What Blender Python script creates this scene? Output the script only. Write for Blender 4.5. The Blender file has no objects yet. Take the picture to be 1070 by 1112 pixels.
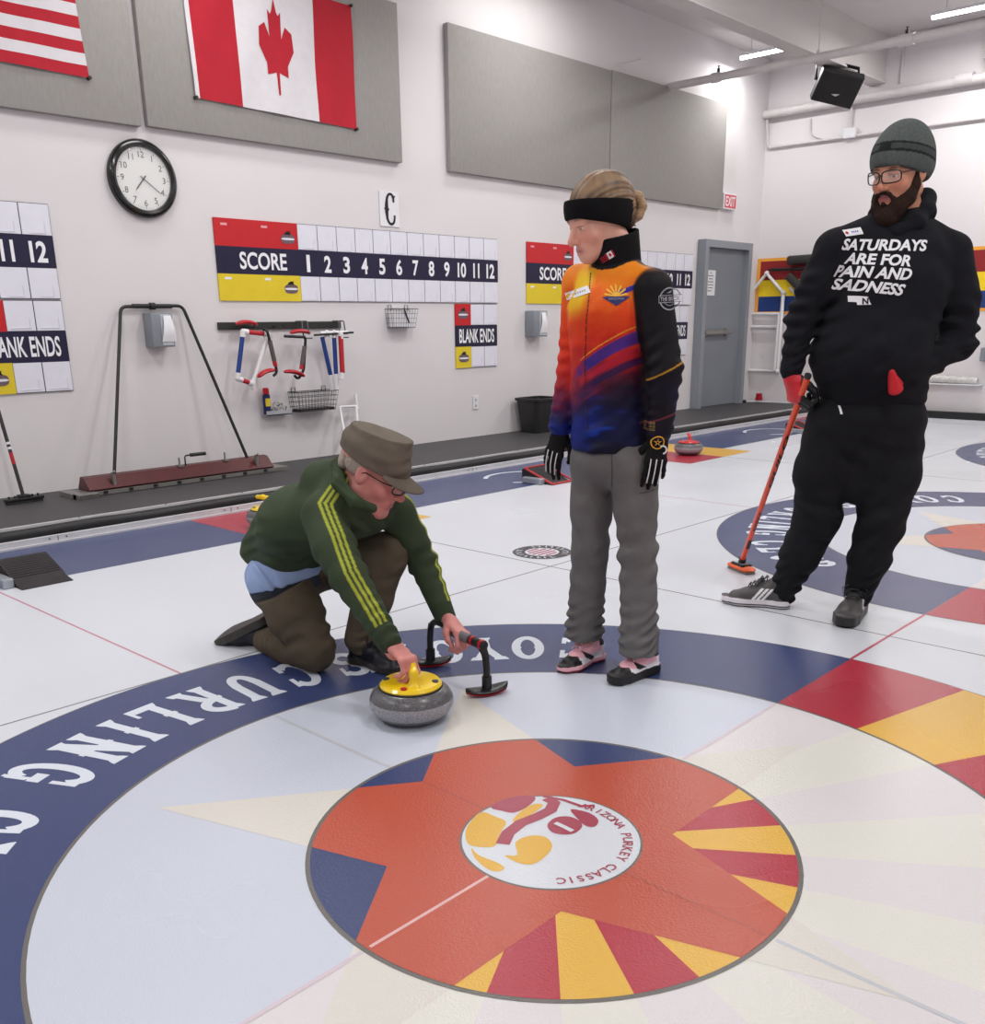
import bpy, bmesh, math, random
import numpy as np
import openvdb
from mathutils import Vector, Matrix
from mathutils.bvhtree import BVHTree
from math import sin, cos, pi, radians as R

random.seed(7)
sc = bpy.context.scene
COL = sc.collection

# ------------------------------------------------------------------ camera
F_PX, PITCH, ROLL, YAW = 1035.2, .3064, -.0112, .8166
CAM = np.array([-1.6708, -1.374, 1.2625])
OFFX, OFFY = -.1, 121.76
_fw = np.array([sin(YAW) * cos(PITCH), cos(YAW) * cos(PITCH), -sin(PITCH)])
_r = np.array([cos(YAW), -sin(YAW), 0.])
_u = np.cross(_r, _fw)
_r2 = _r * cos(ROLL) + _u * sin(ROLL)
_u2 = -_r * sin(ROLL) + _u * cos(ROLL)
HF = np.array([_fw[0], _fw[1], 0.]); HF /= np.linalg.norm(HF)   # horizontal view direction
HR = np.array([HF[1], -HF[0], 0.])
cd = bpy.data.cameras.new('camera'); cam = bpy.data.objects.new('camera', cd); COL.objects.link(cam)
cd.sensor_fit = 'HORIZONTAL'; cd.sensor_width = 36; cd.lens = F_PX / 1070 * 36
cd.shift_x = -OFFX / 1070; cd.shift_y = OFFY / 1070; cd.clip_end = 60; cd.clip_start = .05
cam.matrix_world = Matrix(((_r2[0], _u2[0], -_fw[0], CAM[0]), (_r2[1], _u2[1], -_fw[1], CAM[1]),
                           (_r2[2], _u2[2], -_fw[2], CAM[2]), (0, 0, 0, 1)))
sc.camera = cam

def ray(px, py):
    return _fw + (px - 535 - OFFX) / F_PX * _r2 - (py - 556 - OFFY) / F_PX * _u2
def at(px, py, axis, v):
    """a measured point of the photo, on the world plane axis = v"""
    d = ray(px, py); t = (v - CAM[axis]) / d[axis]
    return CAM + d * t
def atz(px, py, z=0.): return at(px, py, 2, z)
def person_at(base):
    b = np.array([base[0], base[1], 0.])
    def f(px, py, o=0.):
        d = ray(px, py); t = ((b - CAM) @ HF + o) / (d @ HF)
        return CAM + d * t
    return f
def unit(v):
    v = np.asarray(v, float); return v / np.linalg.norm(v)

# ------------------------------------------------------------------ materials
def srgb(c):
    if isinstance(c, str):
        c = [int(c[i:i + 2], 16) / 255 for i in (0, 2, 4)]
    return tuple((x / 12.92 if x <= .04045 else ((x + .055) / 1.055) ** 2.4) for x in c)
MATS = {}
def mat(name, c='cccccc', rough=.6, metal=0., var=.06, vscale=12., bump=0., bscale=60., spec=.5, coat=0., attr=False,
        emit=0., trans=0., sheen=0., stretch=None, ior=1.45):
    if name in MATS: return MATS[name]
    m = bpy.data.materials.new(name); m.use_nodes = True; nt = m.node_tree; N = nt.nodes; L = nt.links
    b = N['Principled BSDF']; b.inputs['Roughness'].default_value = rough; b.inputs['Metallic'].default_value = metal
    b.inputs['Specular IOR Level'].default_value = spec; b.inputs['Coat Weight'].default_value = coat
    b.inputs['IOR'].default_value = ior
    b.inputs['Transmission Weight'].default_value = trans
    if sheen: b.inputs['Sheen Weight'].default_value = sheen
    tc = N.new('ShaderNodeTexCoord'); src = tc.outputs['Object']
    if stretch:
        mp = N.new('ShaderNodeMapping'); mp.inputs['Scale'].default_value = stretch; L.new(src, mp.inputs[0]); src = mp.outputs[0]
    if attr:
        a = N.new('ShaderNodeAttribute'); a.attribute_name = 'Col'; colout = a.outputs['Color']
    else:
        rgb = N.new('ShaderNodeRGB'); rgb.outputs[0].default_value = (*srgb(c), 1); colout = rgb.outputs[0]
    if var:
        n = N.new('ShaderNodeTexNoise'); n.inputs['Scale'].default_value = vscale; n.inputs['Detail'].default_value = 4; L.new(src, n.inputs['Vector'])
        mr = N.new('ShaderNodeMapRange'); mr.inputs[1].default_value = .3; mr.inputs[2].default_value = .7
        mr.inputs[3].default_value = 1 - var; mr.inputs[4].default_value = 1 + var; L.new(n.outputs[0], mr.inputs[0])
        vm = N.new('ShaderNodeVectorMath'); vm.operation = 'SCALE'; L.new(colout, vm.inputs[0]); L.new(mr.outputs[0], vm.inputs['Scale'])
        colout = vm.outputs[0]
    L.new(colout, b.inputs['Base Color'])
    if emit:
        b.inputs['Emission Color'].default_value = (*srgb(c), 1); b.inputs['Emission Strength'].default_value = emit
    if bump:
        n = N.new('ShaderNodeTexNoise'); n.inputs['Scale'].default_value = bscale; n.inputs['Detail'].default_value = 3; L.new(src, n.inputs['Vector'])
        bp = N.new('ShaderNodeBump'); bp.inputs['Strength'].default_value = bump; bp.inputs['Distance'].default_value = .01
        L.new(n.outputs[0], bp.inputs['Height']); L.new(bp.outputs[0], b.inputs['Normal'])
    MATS[name] = m
    return m

# ------------------------------------------------------------------ objects
def empty(name, loc, label=None, cat=None, group=None):
    o = bpy.data.objects.new(name, None); o.location = [float(v) for v in loc]; o.empty_display_size = .05; COL.objects.link(o)
    tag(o, label, cat, group); return o
def tag(o, label=None, cat=None, group=None, kind=None):
    if label: o['label'] = label
    if cat: o['category'] = cat
    if group: o['group'] = group
    if kind: o['kind'] = kind
    return o
def parent(o, p):
    o.parent = p
    o.matrix_parent_inverse = Matrix.Translation(-(p.location if p.type == 'EMPTY' or p.location.length else Vector())) if p else Matrix()
def mk(name, verts, faces, mats, par=None, midx=None, smooth=False, colors=None, auto=None):
    me = bpy.data.meshes.new(name); me.from_pydata([tuple(map(float, v)) for v in verts], [], [tuple(map(int, f)) for f in faces])
    if not isinstance(mats, (list, tuple)): mats = [mats]
    for m in mats: me.materials.append(m)
    if midx is not None: me.polygons.foreach_set('material_index', np.asarray(midx, dtype=np.int32))
    if smooth: me.shade_smooth()
    if auto is not None: me.set_sharp_from_angle(angle=R(auto))
    if colors is not None:
        a = me.color_attributes.new('Col', 'FLOAT_COLOR', 'POINT')
        a.data.foreach_set('color', np.concatenate([np.asarray(colors, np.float32), np.ones((len(verts), 1), np.float32)], 1).ravel())
    me.update()
    o = bpy.data.objects.new(name, me); COL.objects.link(o)
    if par is not None: parent(o, par)
    return o

class MB:
    def __init__(s): s.v = []; s.f = []; s.m = []
    def add(s, v, f, m=0):
        n = len(s.v); s.v += [tuple(map(float, p)) for p in v]; s.f += [tuple(i + n for i in q) for q in f]; s.m += [m] * len(f)
        return s
    def box(s, lo, hi, m=0, bev=0.):
        x0, y0, z0 = lo; x1, y1, z1 = hi
        if bev <= 0:
            v = [(x, y, z) for x in (x0, x1) for y in (y0, y1) for z in (z0, z1)]
            return s.add(v, [(0, 1, 3, 2), (4, 6, 7, 5), (0, 4, 5, 1), (2, 3, 7, 6), (0, 2, 6, 4), (1, 5, 7, 3)], m)
        bm = bmesh.new(); bmesh.ops.create_cube(bm, size=1)
        bmesh.ops.scale(bm, vec=(x1 - x0, y1 - y0, z1 - z0), verts=bm.verts)
        bmesh.ops.translate(bm, vec=((x0 + x1) / 2, (y0 + y1) / 2, (z0 + z1) / 2), verts=bm.verts)
        bmesh.ops.bevel(bm, geom=bm.edges[:], offset=bev, segments=2, affect='EDGES', profile=.5)
        bm.verts.index_update(); s.add([v.co[:] for v in bm.verts], [[v.index for v in f.verts] for f in bm.faces], m); bm.free(); return s
    def obox(s, c, ax, ay, az, hx, hy, hz, m=0, bev=0.):
        t = MB().box((-hx, -hy, -hz), (hx, hy, hz), m, bev); A = np.stack([unit(ax), unit(ay), unit(az)])
        return s.add([np.asarray(c) + np.array(p) @ A for p in t.v], t.f, m)
    def tube(s, pts, r, n=10, m=0, closed=False, caps=True):
        pts = [np.asarray(p, float) for p in pts]; k = len(pts)
        rr = r if isinstance(r, (list, tuple)) else [r] * k
        up = None; v = []; f = []
        for i, p in enumerate(pts):
            a = pts[(i - 1) % k] if (i or closed) else p; b = pts[(i + 1) % k] if (i < k - 1 or closed) else p
            t = unit(b - a)
            if up is None:
                up = np.array([0, 0, 1.]) if abs(t[2]) < .9 else np.array([1., 0, 0])
            sd = unit(np.cross(t, up)); up = np.cross(sd, t)
            for j in range(n):
                q = 2 * pi * j / n; v.append(p + rr[i] * (cos(q) * sd + sin(q) * up))
        for i in range(k if closed else k - 1):
            for j in range(n):
                a = i * n + j; b = i * n + (j + 1) % n; i2 = (i + 1) % k
                f.append((a, b, i2 * n + (j + 1) % n, i2 * n + j))
        if caps and not closed:
            f.append(tuple(range(n))[::-1]); f.append(tuple((k - 1) * n + j for j in range(n)))
        return s.add(v, f, m)
    def lathe(s, prof, c=(0, 0, 0), n=48, m=0, axis='z', mfun=None):
        v = []; f = []; mm = []
        for (r, z) in prof:
            for j in range(n):
                q = 2 * pi * j / n; v.append((r * cos(q), r * sin(q), z))
        for i in range(len(prof) - 1):
            for j in range(n):
                f.append((i * n + j, i * n + (j + 1) % n, (i + 1) * n + (j + 1) % n, (i + 1) * n + j)); mm.append(mfun(i) if mfun else m)
        if prof[0][0] > 1e-5: f.append(tuple(range(n))[::-1]); mm.append(mfun(0) if mfun else m)
        if prof[-1][0] > 1e-5: f.append(tuple((len(prof) - 1) * n + j for j in range(n))); mm.append(mfun(len(prof) - 2) if mfun else m)
        if axis == 'y': v = [(x, -z, y) for x, y, z in v]
        k = len(s.v); s.v += [(x + c[0], y + c[1], z + c[2]) for x, y, z in v]; s.f += [tuple(i + k for i in q) for q in f]; s.m += mm
        return s
    def poly(s, pts, m=0):
        return s.add(pts, [tuple(range(len(pts)))], m)
    def prism(s, pts2, fn, t0, t1, m=0):
        """pts2 outline, fn(a, b, t) -> xyz"""
        n = len(pts2); v = [fn(a, b, t0) for a, b in pts2] + [fn(a, b, t1) for a, b in pts2]
        f = [tuple(range(n)), tuple(range(2 * n - 1, n - 1, -1))] + [(i, n + i, n + (i + 1) % n, (i + 1) % n) for i in range(n)]
        return s.add(v, f, m)
    def build(s, name, mats, par=None, smooth=False, auto=None, fix=True):
        o = mk(name, s.v, s.f, mats, par, s.m, smooth, None, auto if auto is not None else (40 if smooth else None))
        if fix:
            bm = bmesh.new(); bm.from_mesh(o.data); bmesh.ops.recalc_face_normals(bm, faces=bm.faces); bm.to_mesh(o.data); bm.free()
        return o

def arc(c, a, b, q0, q1, r, n=8):
    return [np.asarray(c) + r * (cos(q0 + (q1 - q0) * i / n) * np.asarray(a) + sin(q0 + (q1 - q0) * i / n) * np.asarray(b)) for i in range(n + 1)]
def rounded(pts, r, n=5):
    """round the corners of a polyline"""
    pts = [np.asarray(p, float) for p in pts]; out = [pts[0]]
    for i in range(1, len(pts) - 1):
        a = pts[i] + unit(pts[i - 1] - pts[i]) * r; b = pts[i] + unit(pts[i + 1] - pts[i]) * r
        for k in range(n + 1):
            t = k / n; out.append((1 - t) ** 2 * a + 2 * t * (1 - t) * pts[i] + t * t * b)
    return out + [pts[-1]]

# ------------------------------------------------------------------ text
_tc = {}
def glyphs(body, size=1., bold=0., sx=1., shear=0., spacing=1., line=1.):
    key = (body, bold, sx, shear, spacing, line)
    if key not in _tc:
        cu = bpy.data.curves.new('text', 'FONT'); cu.body = body; cu.size = 1; cu.offset = bold; cu.shear = shear
        cu.align_x = 'CENTER'; cu.align_y = 'CENTER'; cu.space_character = spacing; cu.space_line = line; cu.resolution_u = 4
        o = bpy.data.objects.new('text', cu); COL.objects.link(o); bpy.context.view_layer.update()
        me = bpy.data.meshes.new_from_object(o.evaluated_get(bpy.context.evaluated_depsgraph_get()))
        v = np.array([p.co[:] for p in me.vertices]); f = [tuple(p.vertices) for p in me.polygons]
        bpy.data.objects.remove(o); bpy.data.curves.remove(cu); bpy.data.meshes.remove(me)
        c = (v.max(0) + v.min(0)) / 2; v = v - c; v[:, 0] *= sx
        _tc[key] = (v, f)
    v, f = _tc[key]; return v * size, f
def put_text(mb, body, size, o, ax, ay, m=0, fit=None, **k):
    v, f = glyphs(body, 1., **k)
    w = v[:, 0].max() - v[:, 0].min(); h = v[:, 1].max() - v[:, 1].min()
    if fit: sxx = fit[0] / w if fit[0] else fit[1] / h; syy = fit[1] / h if fit[1] else sxx
    else: sxx = syy = size
    o = np.asarray(o, float); ax = np.asarray(ax, float); ay = np.asarray(ay, float)
    return mb.add([o + p[0] * sxx * ax + p[1] * syy * ay for p in v], f, m)

def cut_to_surface(mb, n, targets, off=.0025, sub=True, depth=.6):
    """drop a flat print along -n onto the surface of the targets"""
    bm = bmesh.new()
    vs = [bm.verts.new(p) for p in mb.v]
    lay = []
    for f, m in zip(mb.f, mb.m):
        try: q = bm.faces.new([vs[i] for i in f]); q.material_index = m
        except ValueError: pass
    if sub:
        for _ in range(3):
            e = [x for x in bm.edges if x.calc_length() > .012]
            if not e: break
            bmesh.ops.subdivide_edges(bm, edges=e, cuts=1)
            bmesh.ops.triangulate(bm, faces=[f for f in bm.faces if len(f.verts) > 4])
    n = Vector(unit(n)); trees = []
    for t in targets:
        trees.append(BVHTree.FromPolygons([t.matrix_world @ v.co for v in t.data.vertices], [p.vertices[:] for p in t.data.polygons]))
    last = None; dd = {}
    for v in bm.verts:
        best = None
        for t in trees:
            h = t.ray_cast(v.co + n * depth / 2, -n, depth)
            if h[0] is not None and (best is None or h[3] < best): best = h[3]
        dd[v] = best
    d0 = min(v.co.dot(n) for v in bm.verts); ex = {v: v.co.dot(n) - d0 for v in bm.verts}; ex = {v: (e if e < .004 else 0.) for v, e in ex.items()}
    ok = [x for x in dd.values() if x is not None]; med = sorted(ok)[len(ok) // 2] if ok else depth / 2
    for v, x in dd.items():
        v.co = v.co + n * (depth / 2 - (x if x is not None else med) + off + ex[v] * (1 if x is not None else 0))
    bm.verts.index_update()
    out = MB(); out.v = [v.co[:] for v in bm.verts]; out.f = [[v.index for v in f.verts] for f in bm.faces]; out.m = [f.material_index for f in bm.faces]
    bm.free(); return out

# ------------------------------------------------------------------ signed-distance sculpting
def fr(side, fwd, up=None):
    """orthonormal frame (rows side, forward, up)"""
    f = unit(fwd); s = np.asarray(side, float); s = unit(s - (s @ f) * f); return np.stack([s, f, np.cross(s, f)])
class Field:
    def __init__(s, h=.005): s.h = h; s.ops = []; s.post = []
    def _add(s, fn, lo, hi, k, mode): s.ops.append((fn, np.asarray(lo, float), np.asarray(hi, float), k, mode)); return s
    def cone(s, a, b, ra, rb=None, k=.02, mode='u'):
        a = np.asarray(a, float); b = np.asarray(b, float); rb = ra if rb is None else rb; d = b - a; L2 = max(d @ d, 1e-9)
        def fn(X, Y, Z):
            t = np.clip(((X - a[0]) * d[0] + (Y - a[1]) * d[1] + (Z - a[2]) * d[2]) / L2, 0, 1)
            return np.sqrt((X - a[0] - t * d[0]) ** 2 + (Y - a[1] - t * d[1]) ** 2 + (Z - a[2] - t * d[2]) ** 2) - (ra + (rb - ra) * t)
        m = max(ra, rb); return s._add(fn, np.minimum(a, b) - m, np.maximum(a, b) + m, k, mode)
    def ball(s, c, r, k=.02, mode='u'): return s.cone(c, np.asarray(c) + 1e-6, r, r, k, mode)
    def chain(s, pts, rs, k=.02):
        for i in range(len(pts) - 1): s.cone(pts[i], pts[i + 1], rs[i], rs[i + 1], k)
        return s
    def ell(s, c, rad, A=None, k=.02, mode='u'):
        """ellipsoid, A rows = axes"""
        c = np.asarray(c, float); A = np.eye(3) if A is None else np.asarray(A); rad = np.asarray(rad, float)
        def fn(X, Y, Z):
            x, y, z = X - c[0], Y - c[1], Z - c[2]
            q = [(A[i][0] * x + A[i][1] * y + A[i][2] * z) for i in range(3)]
            k0 = np.sqrt(sum((q[i] / rad[i]) ** 2 for i in range(3))); k1 = np.sqrt(sum((q[i] / rad[i] ** 2) ** 2 for i in range(3)))
            return k0 * (k0 - 1) / np.maximum(k1, 1e-6)
        m = rad.max(); return s._add(fn, c - m, c + m, k, mode)
    def ecap(s, a, b, ra, rb, side, k=.02, mode='u'):
        """capsule with an elliptic section: ra = (half width along side, half depth)"""
        a = np.asarray(a, float); b = np.asarray(b, float); d = b - a; L2 = max(d @ d, 1e-9); n = d / math.sqrt(L2)
        sd = np.asarray(side, float); sd = unit(sd - (sd @ n) * n); fd = np.cross(n, sd)
        def fn(X, Y, Z):
            x, y, z = X - a[0], Y - a[1], Z - a[2]
            t = np.clip((x * d[0] + y * d[1] + z * d[2]) / L2, 0, 1)
            x = x - t * d[0]; y = y - t * d[1]; z = z - t * d[2]
            w = ra[0] + (rb[0] - ra[0]) * t; e = ra[1] + (rb[1] - ra[1]) * t; g = np.minimum(w, e)
            qs = (x * sd[0] + y * sd[1] + z * sd[2]) / w; qf = (x * fd[0] + y * fd[1] + z * fd[2]) / e; qn = (x * n[0] + y * n[1] + z * n[2]) / g
            q = np.sqrt(qs * qs + qf * qf + qn * qn) + 1e-6
            return np.sqrt(x * x + y * y + z * z) * (1 - 1 / q)
        m = max(*ra, *rb); return s._add(fn, np.minimum(a, b) - m, np.maximum(a, b) + m, k, mode)
    def plane(s, c, n, k=.006):
        """keep only the half space behind the plane (normal n points to what is cut)"""
        c = np.asarray(c, float); n = unit(n)
        s.post.append(lambda F, X, Y, Z: np.maximum(F, (X - c[0]) * n[0] + (Y - c[1]) * n[1] + (Z - c[2]) * n[2])); return s
    def warp(s, fn): s.post.append(lambda F, X, Y, Z: F + fn(X, Y, Z)); return s
    def folds(s, c, rad, axis, amp, wl, ph=0., bend=None):
        """cloth folds: ridges across `axis`, fading away from c"""
        c = np.asarray(c, float); ax = unit(axis); o = unit(np.cross(ax, [.31, .52, .77]))
        def fn(F, X, Y, Z):
            x, y, z = X - c[0], Y - c[1], Z - c[2]
            w = np.exp(-(x * x + y * y + z * z) / (rad * rad))
            l = x * ax[0] + y * ax[1] + z * ax[2]; t = x * o[0] + y * o[1] + z * o[2]
            a = .5 + .5 * np.sin(t * 2 * pi / .13 + ph * 2.3 + l * 9)
            return F - amp * w * a * np.sin(2 * pi * (l + .22 * t + .010 * np.sin(t * 2 * pi / .17 + ph)) / wl + ph)
        s.post.append(fn); return s
    def run(s, name, mats, par=None, color=None, smooth=2):
        lo = np.min([o[1] for o in s.ops if o[4] == 'u'], 0) - .03; hi = np.max([o[2] for o in s.ops if o[4] == 'u'], 0) + .03
        h = s.h; n = np.ceil((hi - lo) / h).astype(int) + 1; F = np.full(n, .3, np.float32)
        ax = [(lo[i] + h * np.arange(n[i])).astype(np.float32) for i in range(3)]
        for fn, a, b, k, mode in s.ops:
            mg = k + 3 * h + .012
            i0 = np.maximum(((a - mg - lo) / h).astype(int), 0); i1 = np.minimum(((b + mg - lo) / h).astype(int) + 2, n)
            if (i1 <= i0).any(): continue
            sl = tuple(slice(i0[i], i1[i]) for i in range(3))
            X = ax[0][sl[0]][:, None, None]; Y = ax[1][sl[1]][None, :, None]; Z = ax[2][sl[2]][None, None, :]
            d = fn(X, Y, Z); f = F[sl]
            if mode == 'u':
                t = np.clip(.5 + .5 * (f - d) / k, 0, 1); F[sl] = f + (d - f) * t - k * t * (1 - t)
            else:
                d = -d; t = np.clip(.5 - .5 * (f - d) / k, 0, 1); F[sl] = f + (d - f) * t + k * t * (1 - t)
        X = ax[0][:, None, None]; Y = ax[1][None, :, None]; Z = ax[2][None, None, :]
        for p in s.post: F = p(F, X, Y, Z).astype(np.float32)
        g = openvdb.FloatGrid(.3); g.copyFromArray(np.ascontiguousarray(F), tolerance=0.)
        P, Q = g.convertToQuads(isovalue=0.)
        P = P.astype(np.float64) * h + lo
        # keep the large pieces only, relax
        if smooth:
            nb = np.zeros_like(P); ct = np.zeros(len(P))
            E = np.concatenate([Q[:, [0, 1]], Q[:, [1, 2]], Q[:, [2, 3]], Q[:, [3, 0]]])
            for _ in range(smooth):
                nb[:] = 0; ct[:] = 0
                for c in range(3):
                    nb[:, c] = np.bincount(E[:, 0], P[E[:, 1], c], len(P)) + np.bincount(E[:, 1], P[E[:, 0], c], len(P))
                ct = np.bincount(E[:, 0], minlength=len(P)) + np.bincount(E[:, 1], minlength=len(P))
                P = P + .5 * (nb / np.maximum(ct, 1)[:, None] - P)
        me = bpy.data.meshes.new(name)
        me.vertices.add(len(P)); me.vertices.foreach_set('co', P.astype(np.float32).ravel())
        me.loops.add(len(Q) * 4); me.loops.foreach_set('vertex_index', Q.astype(np.int32).ravel())
        me.polygons.add(len(Q)); me.polygons.foreach_set('loop_start', np.arange(0, len(Q) * 4, 4, dtype=np.int32))
        me.update(calc_edges=True); me.validate()
        if not isinstance(mats, (list, tuple)): mats = [mats]
        for m in mats: me.materials.append(m)
        me.shade_smooth()
        if color is not None:
            c = np.clip(np.asarray(color(P), np.float32), 0, 1); a = me.color_attributes.new('Col', 'FLOAT_COLOR', 'POINT')
            a.data.foreach_set('color', np.concatenate([c, np.ones((len(P), 1), np.float32)], 1).ravel())
        o = bpy.data.objects.new(name, me); COL.objects.link(o)
        if par is not None: parent(o, par)
        return o
def ss(a, b, x): t = np.clip((x - a) / (b - a), 0, 1); return t * t * (3 - 2 * t)
def C3(h): return np.array(srgb(h))
def mixc(a, b, t): return a * (1 - t[:, None]) + b * t[:, None]
def vnoise(P, s, seed=0):
    r = np.random.RandomState(seed); o = np.zeros(len(P))
    for i in range(6):
        d = r.normal(size=3); d /= np.linalg.norm(d); o += np.sin(P @ d * s * (1 + .45 * i) + r.rand() * 6.28) / (1 + .3 * i)
    return o / 3
def settle(o):
    """origin of a one-mesh thing at its base"""
    me = o.data; n = len(me.vertices); a = np.empty(n * 3, np.float32); me.vertices.foreach_get('co', a); a = a.reshape(-1, 3)
    c = (a.min(0) + a.max(0)) / 2; c[2] = a[:, 2].min(); a -= c; me.vertices.foreach_set('co', a.ravel()); me.update()
    o.location = [float(x) for x in c]; return o

WY, CZ, RX = 5.796, 4.6, 11.6        # end wall, ceiling, right-hand wall
ZP, ICE_Y, PLAT_Y = .105, 4.515, 4.63
SP, DX = 4.434, 2.2018               # sheet spacing, first divider
NAVY, RED, GOLD, COPPER = '2a3560', 'a8202f', 'f0b428', 'c8492c'

# ---- paints and room surfaces
M_wall = mat('white_wall_paint', 'dedadb', .75, var=.015, vscale=1.5, bump=.08, bscale=30)
M_ceil = mat('white_ceiling_paint', 'd4d0d0', .8, var=.02, vscale=2)
M_beam = mat('painted_beam', 'd0cbca', .8, var=.02, vscale=2)
def ice(name, c, var=.03, rough=.22):
    m = mat(name, c, rough, var=var * .35, vscale=260.0, spec=.5, bump=0)
    if m.get('ice'): return m
    m['ice'] = 1; nt = m.node_tree; N = nt.nodes; L = nt.links; b = N['Principled BSDF']; tc = [n for n in N if n.type == 'TEX_COORD'][0]
    n1 = N.new('ShaderNodeTexNoise'); n1.inputs['Scale'].default_value = 170; n1.inputs['Detail'].default_value = 2; L.new(tc.outputs['Object'], n1.inputs['Vector'])
    n2 = N.new('ShaderNodeTexNoise'); n2.inputs['Scale'].default_value = 1.1; n2.inputs['Detail'].default_value = 2; L.new(tc.outputs['Object'], n2.inputs['Vector'])
    mr = N.new('ShaderNodeMapRange'); mr.inputs[3].default_value = rough - .07; mr.inputs[4].default_value = rough + .12; L.new(n2.outputs[0], mr.inputs[0]); L.new(mr.outputs[0], b.inputs['Roughness'])
    bp = N.new('ShaderNodeBump'); bp.inputs['Strength'].default_value = .30; bp.inputs['Distance'].default_value = .004; L.new(n1.outputs[0], bp.inputs['Height'])
    L.new(bp.outputs[0], b.inputs['Normal']); return m
I_white = ice('white_ice', 'd2d6dd'); I_navy = ice('navy_paint_in_ice', '3a4670', .08); I_red = ice('red_paint_in_ice', 'ac3040', .06)
I_gold = ice('gold_paint_in_ice', 'dbac44', .06); I_cop = ice('copper_paint_in_ice', 'b8533f', .06)
I_pnavy = ice('pale_blue_ice', 'c6ccd9'); I_pred = ice('pale_pink_ice', 'd7d2d4'); I_pgold = ice('pale_cream_ice', 'd9d8d0'); I_pcop = ice('cream_star_ice', 'd6d2ca')
I_line = ice('grey_line_in_ice', '6b6864', .1); I_pink = ice('pink_line_in_ice', 'c08a98', .12); I_let = ice('white_letters_in_ice', 'd9e0ea', .05)
I_black = ice('black_paint_in_ice', '3a3a40', .1); I_rline = ice('red_line_in_ice', 'b4485c', .1)

X0, Y0 = -6., -8.
floor = MB().poly([(X0, Y0, 0), (RX, Y0, 0), (RX, ICE_Y, 0), (X0, ICE_Y, 0)]).build('floor', I_white, fix=False); tag(floor, kind='structure', label='white curling ice with painted houses and lines')
w = MB().box((X0, WY + .003, -.05), (RX + .2, WY + .2, CZ)); wb = w.build('wall_back', M_wall); tag(wb, kind='structure', label='white end wall with scoreboards and grey acoustic panels')
wr = MB().box((RX + .003, Y0, -.05), (RX + .2, WY + .2, CZ)).build('wall_right', M_wall); tag(wr, kind='structure', label='white side wall with a red, yellow and blue band')
ce = MB().box((X0, Y0, CZ), (RX + .2, WY + .2, CZ + .1)).build('ceiling', M_ceil); tag(ce, kind='structure', label='white painted ceiling')
wl = MB().box((X0 - .2, Y0, -.05), (X0, WY + .2, CZ)).build('wall_left', M_wall); tag(wl, kind='structure')
wf = MB().box((X0 - .2, Y0 - .2, -.05), (RX + .2, Y0, CZ)).build('wall_front', M_wall); tag(wf, kind='structure')
# long beam under the ceiling
bm_ = MB().box((X0, 4.21, 4.1), (RX, 4.38, CZ)).box((X0, 4.19, 4.08), (RX, 4.40, 4.105)).build('trim_1', M_beam); tag(bm_, kind='structure', label='white ceiling beam running parallel to the end wall')

# walkway, kick board and foam bumper along the back of the ice
M_rub = mat('charcoal_rubber_flooring', '3d3c3e', .55, var=.12, vscale=3, bump=.1, bscale=120)
M_foam = mat('black_foam', '1b1b1d', .5, var=.1, bump=.25, bscale=25)
M_kick = mat('white_kick_board', 'c9c8cc', .45, var=.05)
M_alu = mat('brushed_edge', 'dcdcde', .3, metal=.3, var=.05)
wk = MB().box((X0, PLAT_Y, -.04), (RX, WY, ZP)).build('walkway', M_rub); tag(wk, kind='structure', label='raised charcoal rubber walkway along the end wall')
kb = MB().box((X0, ICE_Y, -.02), (RX, ICE_Y + .035, .045)).box((X0, ICE_Y - .02, -.02), (RX, ICE_Y, .012))
kb = kb.build('trim_2', M_kick); tag(kb, kind='structure', label='white kick board edging the ice below the black bumper')
j = MB()
for i in range(14):
    x = X0 + .6 + i * 1.22
    j.box((x, ICE_Y - .0015, .0), (x + .004, ICE_Y, .044))
    for dx in (-.05, .055): j.tube([(x + dx, ICE_Y - .0025, .03), (x + dx, ICE_Y + .002, .03)], .005, 8)
j.build('board_joint', M_rub, kb)
pts = [(X0 + .35 * i, ICE_Y + .075 + .006 * sin(i * 1.7), .062 + .004 * sin(i * 2.3)) for i in range(51)]; pts[-1] = (RX - .02, ICE_Y + .075, .062)
fb = MB().tube(pts, .038, 14).build('trim_3', M_foam, smooth=True); tag(fb, kind='structure', label='black foam bumper tube along the back of the ice')
ed = MB().box((X0, PLAT_Y - .006, ZP - .012), (RX, PLAT_Y + .016, ZP + .005)).build('trim_4', M_alu); tag(ed, kind='structure', label='thin pale metal edging of the walkway')
sc_ = MB()
for i in range(28):
    x = X0 + .3 + i * .6; sc_.lathe([(.006, 0), (.006, .002), (0, .003)], (x, PLAT_Y + .006, ZP + .005), 10)
sc_.build('edging_screw', M_foam, ed)
cr = MB().box((RX - .1, Y0, -.02), (RX, PLAT_Y, .10)).build('trim_5', M_foam); tag(cr, kind='structure', label='black curb along the foot of the side wall')
MB().box((RX - .125, Y0, 0), (RX - .1, PLAT_Y, .012)).build('curb_edge', M_kick, cr)

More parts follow.
